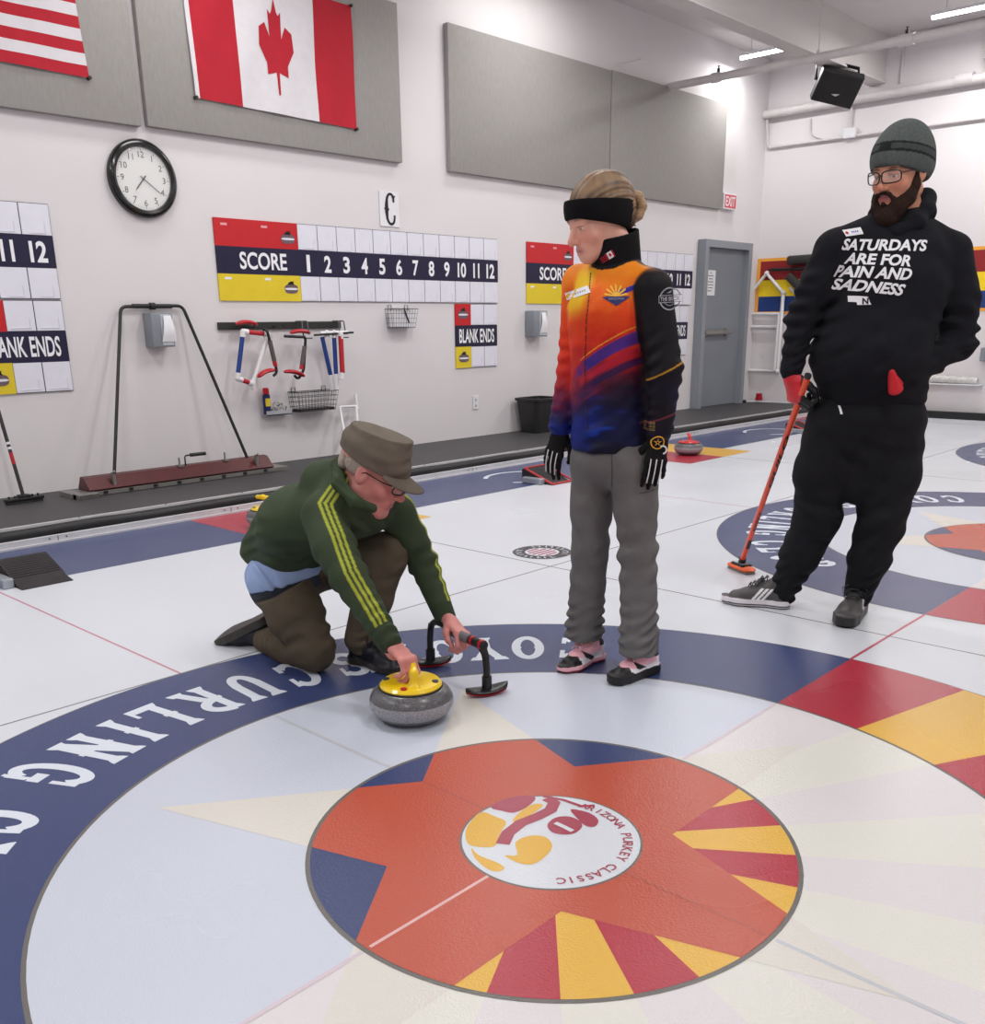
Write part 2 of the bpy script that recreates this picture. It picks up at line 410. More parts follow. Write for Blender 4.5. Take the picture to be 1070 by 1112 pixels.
# ---- paint in the ice --------------------------------------------------
RA, RB, RC, RD = .2272, .609, 1.2197, 1.829
def circ(c, r, z, n=96): return [(c[0] + r * cos(2 * pi * i / n), c[1] + r * sin(2 * pi * i / n), z) for i in range(n)]
def sector(mb, c, r0, r1, q0, q1, z, m, n=None):
    n = n or max(2, int(abs(q1 - q0) / R(3)) + 1); v = []; f = []
    for i in range(n + 1):
        q = q0 + (q1 - q0) * i / n
        v += [(c[0] + r0 * cos(q), c[1] + r0 * sin(q), z), (c[0] + r1 * cos(q), c[1] + r1 * sin(q), z)]
    for i in range(n): f.append((2 * i, 2 * i + 1, 2 * i + 3, 2 * i + 2))
    mb.add(v, f, m)
def star(c, rad=1.01, cy=.093, z=0, k=.382):
    out = []
    for i in range(10):
        r = rad if i % 2 == 0 else rad * k; q = R(54 + 36 * i); out.append((c[0] + r * cos(q), c[1] + cy + r * sin(q)))
    return out
def clip_circle(poly, c, r, n=96):
    """Sutherland-Hodgman of each kite of the star against a circle"""
    cl = [(c[0] + r * cos(2 * pi * i / n), c[1] + r * sin(2 * pi * i / n)) for i in range(n)]
    for i in range(n):
        a = cl[i]; b = cl[(i + 1) % n]; nx, ny = -(b[1] - a[1]), b[0] - a[0]
        ins = lambda p: (p[0] - a[0]) * nx + (p[1] - a[1]) * ny >= -1e-9
        out = []
        for k2 in range(len(poly)):
            p, q = poly[k2], poly[(k2 + 1) % len(poly)]; ip, iq = ins(p), ins(q)
            if ip: out.append(p)
            if ip != iq:
                dp = (p[0] - a[0]) * nx + (p[1] - a[1]) * ny; dq = (q[0] - a[0]) * nx + (q[1] - a[1]) * ny; t = dp / (dp - dq)
                out.append((p[0] + (q[0] - p[0]) * t, p[1] + (q[1] - p[1]) * t))
        poly = out
        if not poly: break
    return poly
E1 = .0004
def glyph_ring(mb, c, text, angs, r, h, w, z, m=0, flip=False):
    """letters standing on the ring, read from outside the house"""
    for ch, q in zip(text, angs):
        if ch == ' ': continue
        q = R(q); rad = np.array([cos(q), sin(q), 0]); tan = np.array([-sin(q), cos(q), 0])
        western(mb, ch, np.array([c[0], c[1], 0]) + rad * r + np.array([0, 0, z]), tan, -rad, w, h, m)
# slab-serif poster capitals: strokes in a unit box, drawn as thick bars with flared feet
S_ = {}
def _western_def():
    B = .30
    S_['I'] = [('v', .5)]
    S_['L'] = [('v', .28), ('h', .28, .95, 0), ('u', .95, 0, .3)]
    S_['T'] = [('v', .5), ('h', .05, .95, 1), ('d', .05, 1, .3), ('d', .95, 1, .3)]
    S_['N'] = [('v', .2), ('v', .8), ('l', .2, 1, .8, 0)]
    S_['Y'] = [('w', .5, .45), ('l', .5, .5, .15, 1), ('l', .5, .5, .85, 1), ('s', .15, 1), ('s', .85, 1)]
    S_['E'] = [('v', .25), ('h', .25, .9, 0), ('h', .25, .9, 1), ('h', .25, .7, .5), ('u', .9, 0, .28), ('d', .9, 1, .28)]
    S_['R'] = [('v', .22), ('o', .25, .85, .5, 1), ('l', .5, .5, .85, 0), ('s', .85, 0)]
    S_['B'] = [('v', .22), ('o', .25, .85, .5, 1), ('o', .25, .9, 0, .5)]
    S_['O'] = [('O',)]; S_['C'] = [('C',)]; S_['G'] = [('C',), ('h', .55, .95, .42), ('u', .88, 0, .42)]
    S_['U'] = [('w2', .2), ('w2', .8), ('U',)]
    S_['S'] = [('S',)]
_western_def()
def western(mb, ch, o, ax, ay, w, h, m):
    V = .27; H = .16; SF = .46
    lift = [0.]
    def P(x, y): lift[0] += 2e-6; return np.array([0, 0, lift[0]]) + o + ax * ((x - .5) * w) + ay * ((y - .5) * h)
    def bar(x0, y0, x1, y1): mb.add([P(x0, y0), P(x1, y0), P(x1, y1), P(x0, y1)], [(0, 1, 2, 3)], m)
    def ser(x, y):
        s = 1 if y < .5 else -1
        mb.add([P(x - SF / 2, y), P(x + SF / 2, y), P(x + SF / 2 - .03, y + s * .06), P(x + V / 2, y + s * .13), P(x - V / 2, y + s * .13), P(x - SF / 2 + .03, y + s * .06)], [(0, 1, 2, 3, 4, 5)], m)
    def ring(cx, cy, rx, ry, q0, q1, tv=V, th=H, n=20):
        v = []; f = []
        for i in range(n + 1):
            q = R(q0 + (q1 - q0) * i / n); v += [P(cx + rx * cos(q), cy + ry * sin(q)), P(cx + (rx - tv) * cos(q), cy + (ry - th) * sin(q))]
        for i in range(n): f.append((2 * i, 2 * i + 1, 2 * i + 3, 2 * i + 2))
        mb.add(v, f, m)
    for s in S_[ch]:
        k = s[0]
        if k == 'v': bar(s[1] - V / 2, 0, s[1] + V / 2, 1); ser(s[1], 0); ser(s[1], 1); bar(s[1] - V / 2 - .05, .46, s[1] + V / 2 + .05, .54)
        elif k == 'w': bar(s[1] - V / 2, 0, s[1] + V / 2, s[2] + .1); ser(s[1], 0)
        elif k == 'w2': bar(s[1] - V / 2, .35, s[1] + V / 2, 1); ser(s[1], 1)
        elif k == 's': ser(s[1], s[2])
        elif k == 'h':
            y = s[3] - (H if s[3] == 1 else (H / 2 if s[3] != 0 else 0)); bar(s[1], y, s[2], y + H)
        elif k == 'u': bar(s[1] - .11, s[2], s[1], s[2] + s[3])
        elif k == 'd': bar(s[1] - (.11 if s[1] > .5 else 0), s[2] - s[3], s[1] + (0 if s[1] > .5 else .11), s[2])
        elif k == 'l':
            a = np.array([s[1], s[2]]); b = np.array([s[3], s[4]]); t = V * .55
            mb.add([P(a[0] - t, a[1]), P(a[0] + t, a[1]), P(b[0] + t, b[1]), P(b[0] - t, b[1])], [(0, 1, 2, 3)], m)
        elif k == 'o': ring(s[1], (s[3] + s[4]) / 2, s[2] - s[1] + .05, (s[4] - s[3]) / 2 + .04, -90, 90); bar(.15, s[3], .3, s[3] + H); bar(.15, s[4] - H, .3, s[4])
        elif k == 'O': ring(.5, .5, .5, .52, 0, 360, n=28); bar(.46, .44, .54, .56) if 0 else None; bar(.22, .46, .30, .54); bar(.70, .46, .78, .54); bar(.24, .47, .76, .53) if 0 else None
        elif k == 'C': ring(.52, .5, .5, .52, 42, 318, n=26); bar(.78, .62, .92, .95); bar(.78, .05, .92, .32)
        elif k == 'U': ring(.5, .38, .42, .40, 180, 360)
        elif k == 'S': ring(.5, .74, .42, .27, 20, 270, V * .9); ring(.5, .26, .42, .27, -160, 90, V * .9); bar(.78, .62, .9, .95); bar(.1, .05, .22, .38)

TXT = 'COYOTES CURLING CLUB'
ANG = [36, 43.2, 49.6, 56, 62, 67, 71, 0, 78.8, 86.2, 93.2, 99.8, 104.8, 110.4, 117.6, 0, 128.5, 135, 142, 149]
def house(c, detail=True):
    hm = [I_line, I_navy, I_red, I_gold, I_pnavy, I_pred, I_pgold, I_pcop, I_cop, I_white]
    mb = MB(); c = np.array([c[0], c[1]])
    lw = .009
    mb.add(circ(c, RD, E1, 160), [tuple(range(160))], 0)
    rays = [(-180 + 13.846 * i, -180 + 13.846 * (i + 1), i % 2) for i in range(13)]
    def ring3(r0, r1, z, mn, mr, mg):
        sector(mb, c, r0, r1, 0, pi, z, mn, 60)
        for a, b, k in rays: sector(mb, c, r0, r1, R(a), R(b), z, mg if k else mr, 8)
    ring3(RC + lw, RD - lw * .7, 2 * E1, 1, 2, 3)
    ring3(0.02, RC - lw * .2, 2 * E1, 4, 5, 6)
    st = star(c); cen = (c[0], c[1] + .093)
    for i in range(5):
        kite = [st[(2 * i - 1) % 10], st[2 * i], st[2 * i + 1], cen]
        mb.add([(x, y, 3 * E1) for x, y in kite], [(0, 1, 2, 3)], 7)
    mb.add(circ(c, RB + lw, 4 * E1), [tuple(range(96))], 0)
    ring3(.05, RB - lw * .3, 5 * E1, 1, 2, 3)
    for i in range(5):
        kite = clip_circle([st[(2 * i - 1) % 10], st[2 * i], st[2 * i + 1], cen], c, RB - lw * .3)
        mb.add([(x, y, 6 * E1) for x, y in kite], [tuple(range(len(kite)))], 8)
    # rounded inner end of the rays: copper disc behind the button
    mb.add(circ(c, .315, 6.4 * E1), [tuple(range(96))], 8)
    mb.add(circ(c, RA + .006, 7 * E1), [tuple(range(96))], 0)
    mb.add(circ(c, RA, 8 * E1), [tuple(range(96))], 9)
    o = mb.build('painted_house', hm, floor, fix=False)
    lt = MB(); glyph_ring(lt, c, TXT, ANG, 1.51, .275, .132, 3 * E1)
    lt.build('ring_lettering', I_let, o, fix=False); return o
h1 = house((0, 0)); h2 = house((SP, 0)); h3 = house((2 * SP, 0))
for o_, l_ in ((h1, 'big painted target in the foreground with copper star'), (h2, 'painted target behind the man in black'), (h3, 'farthest painted target at the right edge')): o_['label'] = l_

# the button's emblem: gold and crimson blobs and the lettering round the rim
I_crim = ice('crimson_paint_in_ice', 'a34556', .1)
eb = MB(); z = 9 * E1
def loc(px, py, zz=z): p = atz(px, py, 0); return (p[0], p[1], zz)
ZL = [0.]
def blob(pp, m, sub=3):
    P = [np.array(loc(*p)) for p in pp]; n = len(P); out = []
    for i in range(n):
        for k in range(sub):
            t = k / sub; a, b, c_, d = P[i - 1], P[i], P[(i + 1) % n], P[(i + 2) % n]
            out.append(.5 * (2 * b + (c_ - a) * t + (2 * a - 5 * b + 4 * c_ - d) * t * t + (3 * b - a - 3 * c_ + d) * t ** 3))
    ZL[0] += 4e-5; b_ = bmesh.new(); b_.faces.new([b_.verts.new(p + np.array([0, 0, ZL[0]])) for p in out]); bmesh.ops.triangulate(b_, faces=b_.faces); b_.verts.index_update()
    eb.add([v.co[:] for v in b_.verts], [[v.index for v in q.verts] for q in b_.faces], m); b_.free()
blob([(506, 903), (514, 890), (524, 883), (538, 888), (550, 894), (544, 905), (538, 920), (520, 921), (508, 917)], 0)
blob([(512, 922), (520, 930), (540, 938), (548, 944), (540, 948), (528, 944), (516, 933)], 0)
blob([(560, 916), (575, 909), (592, 910), (600, 920), (592, 932), (578, 940), (562, 938), (548, 930), (562, 930)], 0)
blob([(558, 890), (572, 878), (584, 874), (590, 876), (580, 884), (570, 890), (560, 896)], 0)
blob([(533, 878), (548, 869), (570, 865), (582, 868), (572, 878), (558, 884), (546, 882)], 1)
stk = [loc(546, 918), loc(552, 906), loc(566, 895), loc(584, 888), loc(598, 881), loc(602, 873), loc(594, 868)]
def ribbon(mb, pts, w, m):
    ZL[0] += 4e-5; pts = [np.array(p) + np.array([0, 0, ZL[0]]) for p in pts]; v = []; f = []
    for i, p in enumerate(pts):
        t = unit(pts[min(i + 1, len(pts) - 1)] - pts[max(i - 1, 0)]); nn = np.array([-t[1], t[0], 0]) * w / 2; v += [p - nn, p + nn]
    for i in range(len(pts) - 1): f.append((2 * i, 2 * i + 1, 2 * i + 3, 2 * i + 2))
    mb.add(v, f, m)
ribbon(eb, stk, .036, 1)
blob([(595, 896), (604, 889), (618, 888), (630, 893), (632, 900), (622, 907), (606, 907), (597, 903)], 1)
blob([(620, 880), (640, 884), (650, 892), (646, 899), (636, 898), (626, 889)], 1)
ribbon(eb, [loc(590, 866), loc(612, 870), loc(632, 877), loc(646, 876)], .012, 1)
ribbon(eb, [loc(603, 895, z + E1), loc(612, 899, z + E1), loc(622, 904, z + E1)], .014, 2)
t_ = 'ARIZONA PURKEY CLASSIC'
for i, ch in enumerate(t_):
    if ch == ' ': continue
    q = R(12 - i * 6.9); rad = np.array([cos(q), sin(q), 0]); tan = np.array([-sin(q), cos(q), 0])
    put_text(eb, ch, .03, np.array([0, 0, z + 4e-4]) + rad * .196, -tan, rad, 1, fit=(None, .026), bold=.02)
eb.build('button_emblem', [I_gold, I_crim, I_white], h1, fix=False)

# centre, tee, back and divider lines, flag blocks and the navy apron
ln = MB()
def line_(a, b, w, m, z=E1 * .6):
    a = np.array([*a, z]); b = np.array([*b, z]); t = unit(b - a); n = np.array([-t[1], t[0], 0]) * w / 2
    ln.add([a - n, a + n, b + n, b - n], [(0, 1, 2, 3)], m)
for i in range(4):
    x = i * SP - SP * 0
    for (a, b) in ((-7.9, -RD), (RD, 3.64)): line_((x, a), (x, b), .011, 1)
for i in range(-1, 3): line_((DX + i * SP, -7.9), (DX + i * SP, 3.31 if i >= 0 else 3.6), .009, 0)
line_((X0, RD), (RX - .13, RD), .008, 0)
for a, b in ((X0, -RD), (RD, SP - RD), (SP + RD, 2 * SP - RD), (2 * SP + RD, RX - .13)): line_((a, 0), (b, 0), .013, 2)
ln.build('painted_line', [I_line, I_pink, I_rline], floor, fix=False)
# lines ghosting through the house paint
gl = MB(); zz = 8.2 * E1
def gline(a, b, w, m, z): 
    a = np.array([*a, z]); b = np.array([*b, z]); t = unit(b - a); n = np.array([-t[1], t[0], 0]) * w / 2
    gl.add([a - n, a + n, b + n, b - n], [(0, 1, 2, 3)], m)
gline((-RB + .01, 0), (-RA - .006, 0), .009, 0, 7.4 * E1)
gline((-RC + .02, 0), (-RB - .012, 0), .012, 1, 3.6 * E1)
for a_, b_ in ((RB + .014, RC - .01), (-RC + .01, -RB - .014)): gline((0, a_), (0, b_), .012, 2, 3.6 * E1)
for a_, b_ in ((RA + .01, .47), (-RB + .01, -RA - .01)): gline((0, a_), (0, b_), .010, 3, 7.4 * E1)
gline((RB + .014, 0), (RC - .01, 0), .012, 1, 3.6 * E1)
gl.build('painted_line', [ice('pale_pink_line', 'dfb2ae', .15), ice('faint_pink_line', 'cfc0ca', .1), ice('faint_grey_line', 'c0c2c8', .1), ice('faint_copper_line', 'ad5040', .1)], h1, fix=False)

ap = MB()
za = E1
xs = X0
for i in range(-1, 3):
    d = DX + i * SP
    a0 = d - .61 if i >= 0 else d; 
    if i >= 0:
        ap.poly([(d - .61, 3.33, za * 2), (d, 3.33, za * 2), (d, ICE_Y, za * 2), (d - .61, ICE_Y, za * 2)], 1)
        ap.poly([(d, 3.33, za * 2), (d + .54, 3.33, za * 2), (d + .54, ICE_Y, za * 2), (d, ICE_Y, za * 2)], 2)
ap.poly([(X0, 3.658, za), (RX - .13, 3.658, za), (RX - .13, ICE_Y, za), (X0, ICE_Y, za)], 0)
for i in (0, 1, 2):      # big sheet letters lying in the apron
    c = np.array([i * SP, 4.03, za * 2]); P = []
    if i == 0: continue
    for k in range(25):
        q = R(35 + 290 * k / 24); P.append(c + np.array([.33 * cos(q) * (-1) + .02, .27 * sin(q), 0]))
    ribbon(ap, P, .04, 3)
apo = ap.build('painted_apron', [I_navy, I_red, I_gold, I_let], floor, fix=False)

# round emblem on the divider
em = MB(); c = np.array([2.43, 2.08])
em.add(circ(c, .178, E1), [tuple(range(96))], 3); em.add(circ(c, .17, 2 * E1), [tuple(range(96))], 0)
em.add(circ(c, .098, 3 * E1), [tuple(range(96))], 2)
for i in range(5):
    yy = -.07 + i * .035; hw = math.sqrt(max(.085 ** 2 - yy * yy, 0)); em.poly([(c[0] - hw, c[1] + yy - .009, 4 * E1), (c[0] + hw, c[1] + yy - .009, 4 * E1), (c[0] + hw, c[1] + yy + .009, 4 * E1), (c[0] - hw, c[1] + yy + .009, 4 * E1)], 1)
for i in range(22):      # the emblem's rim lettering is worn to small marks
    q = R(i * 16.4); rad = np.array([cos(q), sin(q), 0]); tan = np.array([-sin(q), cos(q), 0]); o_ = np.array([c[0], c[1], 4 * E1]) + rad * .135
    if i in (5, 6, 16, 17): continue
    em.add([o_ - tan * .012 - rad * .017, o_ - tan * .004 - rad * .017, o_ - tan * .002 + rad * .018, o_ - tan * .010 + rad * .018], [(0, 1, 2, 3)], 2)
    if i % 2: em.add([o_ - tan * .004 + rad * .006, o_ + tan * .012 + rad * .010, o_ + tan * .012 + rad * .018, o_ - tan * .004 + rad * .014], [(0, 1, 2, 3)], 2)
em.build('painted_emblem', [I_black, I_crim, I_let, I_white], floor, fix=False)
# ------------------------------------------------------------------ things on the end wall (they face -y)
AX = np.array([1., 0, 0]); AZ = np.array([0, 0, 1.])
M_black = mat('black_plastic', '1c1c1e', .35, var=.08); M_blackm = mat('black_steel', '242424', .4, metal=.4, var=.1)
M_white = mat('white_plastic', 'e6e6ea', .4, var=.03); M_card = mat('white_score_card', 'e4e4ee', .35, var=.02)
M_sred = mat('scarlet_sign_vinyl', 'c41d25', .45, var=.03); M_snavy = mat('navy_sign_vinyl', '1a1638', .45, var=.05)
M_syel = mat('yellow_sign_vinyl', 'e2c92a', .45, var=.03); M_sline = mat('dark_rule', '45445a', .5)
M_swhite = mat('white_sign_ink', 'f0f0f4', .45, var=.01); M_stone = mat('printed_stone_grey', '6d5a62', .5, var=.2, vscale=80)
M_pinkt = mat('pale_tape', 'e8a0a8', .5)
def frontal(mb, x0, x1, z0, z1, y, m): mb.add([(x0, y, z0), (x1, y, z0), (x1, y, z1), (x0, y, z1)], [(0, 1, 2, 3)], m)
def printed_stone(mb, x, z, y, s=1.):
    def lens(cx, cz, a, b, m, yy):
        P = []
        for i in range(24):
            q = 2 * pi * i / 24; P.append((cx + a * np.sign(cos(q)) * abs(cos(q)) ** .7, yy, cz + b * np.sign(sin(q)) * abs(sin(q)) ** .7))
        mb.add(P, [tuple(range(24))], m)
    lens(x, z, .062 * s, .034 * s, 3, y); lens(x, z, .06 * s, .008 * s, 4, y - .0006)
    mb.add([(x - .03 * s, y, z + .03 * s), (x + .03 * s, y, z + .03 * s), (x + .022 * s, y, z + .044 * s), (x - .028 * s, y, z + .044 * s)], [(0, 1, 2, 3)], 5)
    mb.add([(x - .018 * s, y, z + .044 * s), (x + .022 * s, y, z + .044 * s), (x + .026 * s, y, z + .056 * s), (x - .012 * s, y, z + .054 * s)], [(0, 1, 2, 3)], 5)
def scoreboard(x0, x1, label, cols=12, x_off=0):
    t = empty('scoreboard', ((x0 + x1) / 2, WY, 1.455), label, 'scoreboard', 'scoreboards along the end wall')
    z0, z3 = 1.455, 2.08; z1, z2 = 1.663, 1.872; d = .012; xs = x0 + .80
    MB().box((x0, WY - d, z2), (xs, WY, z3)).build('team_panel', M_sred, t)['label'] = 'red team panel'
    MB().box((x0, WY - d, z0), (xs, WY, z1)).build('team_panel', M_syel, t)['label'] = 'yellow team panel'
    MB().box((x0, WY - d - .001, z1), (x1, WY, z2)).build('number_strip', M_snavy, t)
    cw = (x1 - xs) / cols; y = WY - d
    for (a, b) in ((z0, z1), (z2, z3)):
        g = MB(); g.box((xs, WY - .008, a), (x1, WY, b), 1)
        for i in range(cols):
            g.box((xs + i * cw + .004, y, a + .004), (xs + (i + 1) * cw - .004, WY, b - .004), 0)
            g.box((xs + i * cw + cw * .78, y - .004, a + .02), (xs + i * cw + cw * .8, y, a + .09), 0); g.box((xs + i * cw + cw * .3, y - .004, a + .015), (xs + i * cw + cw * .8, y, a + .018), 0)
        g.build('card_row', [M_card, M_sline], t)
    tx = MB(); put_text(tx, 'SCORE', 1, (x0 + .44, y - .003, (z1 + z2) / 2), AX, AZ, 0, fit=(.46, .135), bold=.022)
    tx.build('score_word', M_swhite, t, fix=False)
    for i in range(cols):
        tx = MB(); n = str(i + 1); put_text(tx, n, 1, (xs + (i + .45) * cw, y - .003, (z1 + z2) / 2 - .002), AX, AZ, 0, fit=((.036 if n == '1' else .075) if i < 9 else (.12 if n != '11' else .09), .14), bold=.03, spacing=.95); tx.build('end_number', M_swhite, t, fix=False)
    st = MB(); ms = [M_swhite, M_sred, M_syel, M_stone, M_card, M_black, M_pinkt]
    printed_stone(st, xs - .1, z2 + .08, y - .002, 1.1); printed_stone(st, xs - .1, z0 + .1, y - .002, 1.1)
    for zz, mm in ((z3 - .045, 6), (z1 - .035, 0)):
        for xx in (x0 + .09, x0 + .47): frontal(st, xx - .03, xx + .03, zz - .009, zz + .009, y - .0015, mm)
    st.build('printed_stone', ms, t, fix=False)
def blank_board(x0, x1, label):
    t = empty('blank_ends_board', ((x0 + x1) / 2, WY, .82), label, 'scoreboard', 'blank ends boards under the scoreboards')
    z0, z1, z2, z3 = .82, 1.03, 1.238, 1.445; d = .012; y = WY - d; xs = x0 + .22
    MB().box((x0, y, z2), (xs, WY, z3)).build('team_panel', M_sred, t)['label'] = 'red team panel'
    MB().box((x0, y, z0), (xs, WY, z1)).build('team_panel', M_syel, t)['label'] = 'yellow team panel'
    MB().box((x0, y - .001, z1), (x1, WY, z2)).build('title_strip', M_snavy, t)
    cw = (x1 - xs) / 2
    for a, b in ((z0, z1), (z2, z3)):
        g = MB(); g.box((xs, WY - .008, a), (x1, WY, b), 1)
        for i in range(2):
            g.box((xs + i * cw + .004, y, a + .004), (xs + (i + 1) * cw - .004, WY, b - .004), 0)
            g.box((xs + i * cw + cw * .8, y - .004, a + .02), (xs + i * cw + cw * .82, y, a + .09), 0); g.box((xs + i * cw + .03, y - .004, a + .02), (xs + i * cw + cw * .82, y, a + .023), 0)
        g.build('card_row', [M_card, M_sline], t)
    tx = MB(); put_text(tx, 'BLANK ENDS', 1, ((x0 + x1) / 2, y - .003, (z1 + z2) / 2), AX, AZ, 0, fit=(.52, .14), bold=.02); tx.build('lettering', M_swhite, t, fix=False)
    st = MB(); printed_stone(st, x0 + .11, (z2 + z3) / 2, y - .002, 1.15); printed_stone(st, x0 + .11, (z0 + z1) / 2 - .01, y - .002, 1.15)
    st.build('printed_stone', [M_swhite, M_sred, M_syel, M_stone, M_card, M_black], t, fix=False)
scoreboard(1.487 - 3.31, 1.487, 'scoreboard cut by the left edge, its numbers 11 and 12 in view')
scoreboard(2.78, 6.09, 'full scoreboard in the middle of the end wall, SCORE and numbers 1 to 12')
scoreboard(6.55, 9.86, 'scoreboard mostly hidden behind the woman, its word SCORE left of her')
blank_board(.86, 1.487, 'blank ends board under the scoreboard at the left edge')
blank_board(5.455, 6.07, 'blank ends board under the middle scoreboard, left of the woman')
blank_board(9.18, 9.80, 'blank ends board mostly hidden behind the woman, beside the grey door')

# C card
t = empty('letter_card', (4.635, WY, 2.115), 'white card with a big black letter C above the scoreboard', 'sign')
MB().box((4.52, WY - .008, 2.115), (4.755, WY, 2.415), bev=.002).build('card', M_white, t)
cc = MB(); P = [(4.685, 2.325), (4.682, 2.375), (4.655, 2.395), (4.625, 2.39), (4.605, 2.355), (4.598, 2.30), (4.598, 2.24), (4.604, 2.18), (4.625, 2.145), (4.65, 2.135), (4.68, 2.15), (4.692, 2.185), (4.692, 2.215)]
P = rounded([(a, WY - .011, b) for a, b in P], .012, 2)
v = []; f = []
for i, p in enumerate(P):
    tt = unit(P[min(i + 1, len(P) - 1)] - P[max(i - 1, 0)]); w_ = .011 + .010 * math.exp(-((p[2] - 2.27) / .07) ** 2) * (p[0] < 4.62); nn = np.array([-tt[2], 0, tt[0]]) * w_; v += [p - nn, p + nn]
for i in range(len(P) - 1): f.append((2 * i, 2 * i + 1, 2 * i + 3, 2 * i + 2))
cc.add(v, f); y_ = WY - .0115
cc.poly([(4.565, y_, 2.268), (4.6, y_, 2.292), (4.632, y_, 2.262), (4.6, y_, 2.24)]); cc.poly([(4.66, y_, 2.37), (4.705, y_, 2.385), (4.70, y_, 2.365), (4.68, y_, 2.35)])
cc.build('letter', M_black, t, fix=False)

# acoustic panels
M_fab = mat('grey_panel_fabric', '9b9895', .9, var=.05, vscale=40, bump=.25, bscale=300, stretch=(1, 1, .35))
def panel(x0, x1, z0, z1, label):
    o = MB().box((x0, WY - .055, z0), (x1, WY, z1), bev=.006).build('acoustic_panel', M_fab, smooth=True, auto=30)
    tag(settle(o), label, 'wall panel', 'grey acoustic panels on the end wall')
panel(-.2, 2.235, 2.65, 3.92, 'grey acoustic panel at the left edge behind the striped flag')
panel(2.285, 4.775, 2.66, 3.93, 'grey acoustic panel behind the red and white maple leaf flag')
panel(5.39, 7.925, 2.65, 3.90, 'left of the two joined grey acoustic panels right of the flags')
panel(7.945, 10.44, 2.66, 3.91, 'rightmost grey acoustic panel, next to the exit sign')

# flags (cloth with a little sag)
M_fred = mat('red_flag_cloth', 'b3182b', .8, var=.05, bump=.15, bscale=200); M_fwh = mat('white_flag_cloth', 'd9d6da', .8, var=.03, bump=.15, bscale=200)
M_fblue = mat('navy_flag_cloth', '2b3158', .8, var=.05); M_brass = mat('grommet_metal', '3a3430', .4, metal=.6)
def flag(name, P00, P10, P01, P11, nu, nv, col, mats, label, depth=.075, sleeve=False):
    """bilinear sheet on the wall; col(u, v) -> material"""
    t = empty(name, (P00[0], WY - .06, P00[1]), label, 'flag', 'flags hung on the grey panels')
    v = []; f = []; m = []
    for j in range(nv + 1):
        for i in range(nu + 1):
            u, w_ = i / nu, j / nv
            x = (P00[0] * (1 - u) + P10[0] * u) * (1 - w_) + (P01[0] * (1 - u) + P11[0] * u) * w_
            z = (P00[1] * (1 - u) + P10[1] * u) * (1 - w_) + (P01[1] * (1 - u) + P11[1] * u) * w_
            z += -.02 * sin(pi * u) * (w_)
            y = WY - depth + .007 * sin(u * 9 + w_ * 4) * (.3 + w_) + .004 * sin(u * 23 - w_ * 7)
            v.append((x, y, z))
    for j in range(nv):
        for i in range(nu):
            a = j * (nu + 1) + i; f.append((a, a + 1, a + nu + 2, a + nu + 1)); m.append(col((i + .5) / nu, (j + .5) / nv))
    o = mk('cloth', v, f, mats, t, m, smooth=True)
    g = MB()
    for q in (P00, P10, P01, P11): g.lathe([(.014, 0), (.014, .02), (.006, .026)], (0, 0, 0), 12, axis='y') if 0 else g.tube([(q[0], WY - .055, q[1]), (q[0], WY - depth - .015, q[1])], .013, 10)
    g.build('fixing_button', M_brass, t); return t, o
# bottom-left, bottom-right, top-left, top-right in (x, z)
tf, cloth = flag('canadian_flag', (2.69, 2.90), (4.235, 2.87), (2.655, 3.86), (4.235, 3.80), 128, 64,
                 lambda u, w_: 2 if u < .022 else (0 if (u < .265 or u > .745) else 1), [M_fred, M_fwh, M_fwh], 'maple leaf flag, red bars either side of white, on a grey panel')
LEAF = [(0, 1.0), (.085, .84), (.14, .80), (.23, .85), (.185, .56), (.21, .52), (.36, .68), (.39, .60), (.43, .585), (.57, .61), (.525, .46), (.535, .42), (.60, .385), (.33, .165), (.32, .13), (.35, .04), (.05, .085), (.028, .06), (.032, -.20)]
leaf = [(a, b) for a, b in LEAF] + [(-a, b) for a, b in LEAF[::-1] if a > 0]
lf = MB(); sc1 = .235
cx_, cz_ = 3.452, 3.36
lf.add([(cx_ + a * sc1 * 1.18, WY - .3, cz_ + (b - .4) * sc1 * 2.15 * 1.12) for a, b in leaf], [tuple(range(len(leaf)))])
bm = bmesh.new(); vs = [bm.verts.new(p) for p in lf.v]; bm.faces.new(vs); bmesh.ops.triangulate(bm, faces=bm.faces); bm.verts.index_update()
lf = MB(); lf.add([v.co[:] for v in bm.verts], [[v.index for v in f.verts] for f in bm.faces]); bm.free()
bpy.context.view_layer.update()
cut_to_surface(lf, (0, -1, 0), [cloth], off=.003).build('maple_leaf', M_fred, tf, fix=False)
def uscol(u, w_):
    k = int((1 - w_) * 13)
    if u < .4 and w_ > 6 / 13: return 2
    return 0 if k % 2 == 0 else 1
def ustar(): pass
tf2, cl2 = flag('american_flag', (.25, 2.93), (1.868, 2.905), (.25, 3.86), (1.80, 3.86), 120, 104, uscol, [M_fred, M_fwh, M_fblue], 'red and white striped flag cut by the left edge of the picture')
ms = MB()
for r_ in range(9):
    for c_ in range(6 if r_ % 2 == 0 else 5):
        x = .30 + (c_ + (.5 if r_ % 2 else 0)) * .105; z = 3.815 - r_ * .052
        pts = [(x + (.02 if k % 2 == 0 else .008) * sin(k * pi / 5), WY - .09, z + (.02 if k % 2 == 0 else .008) * cos(k * pi / 5)) for k in range(10)]
        ms.poly(pts)
ms.build('canton_star', M_fwh, tf2, fix=False)

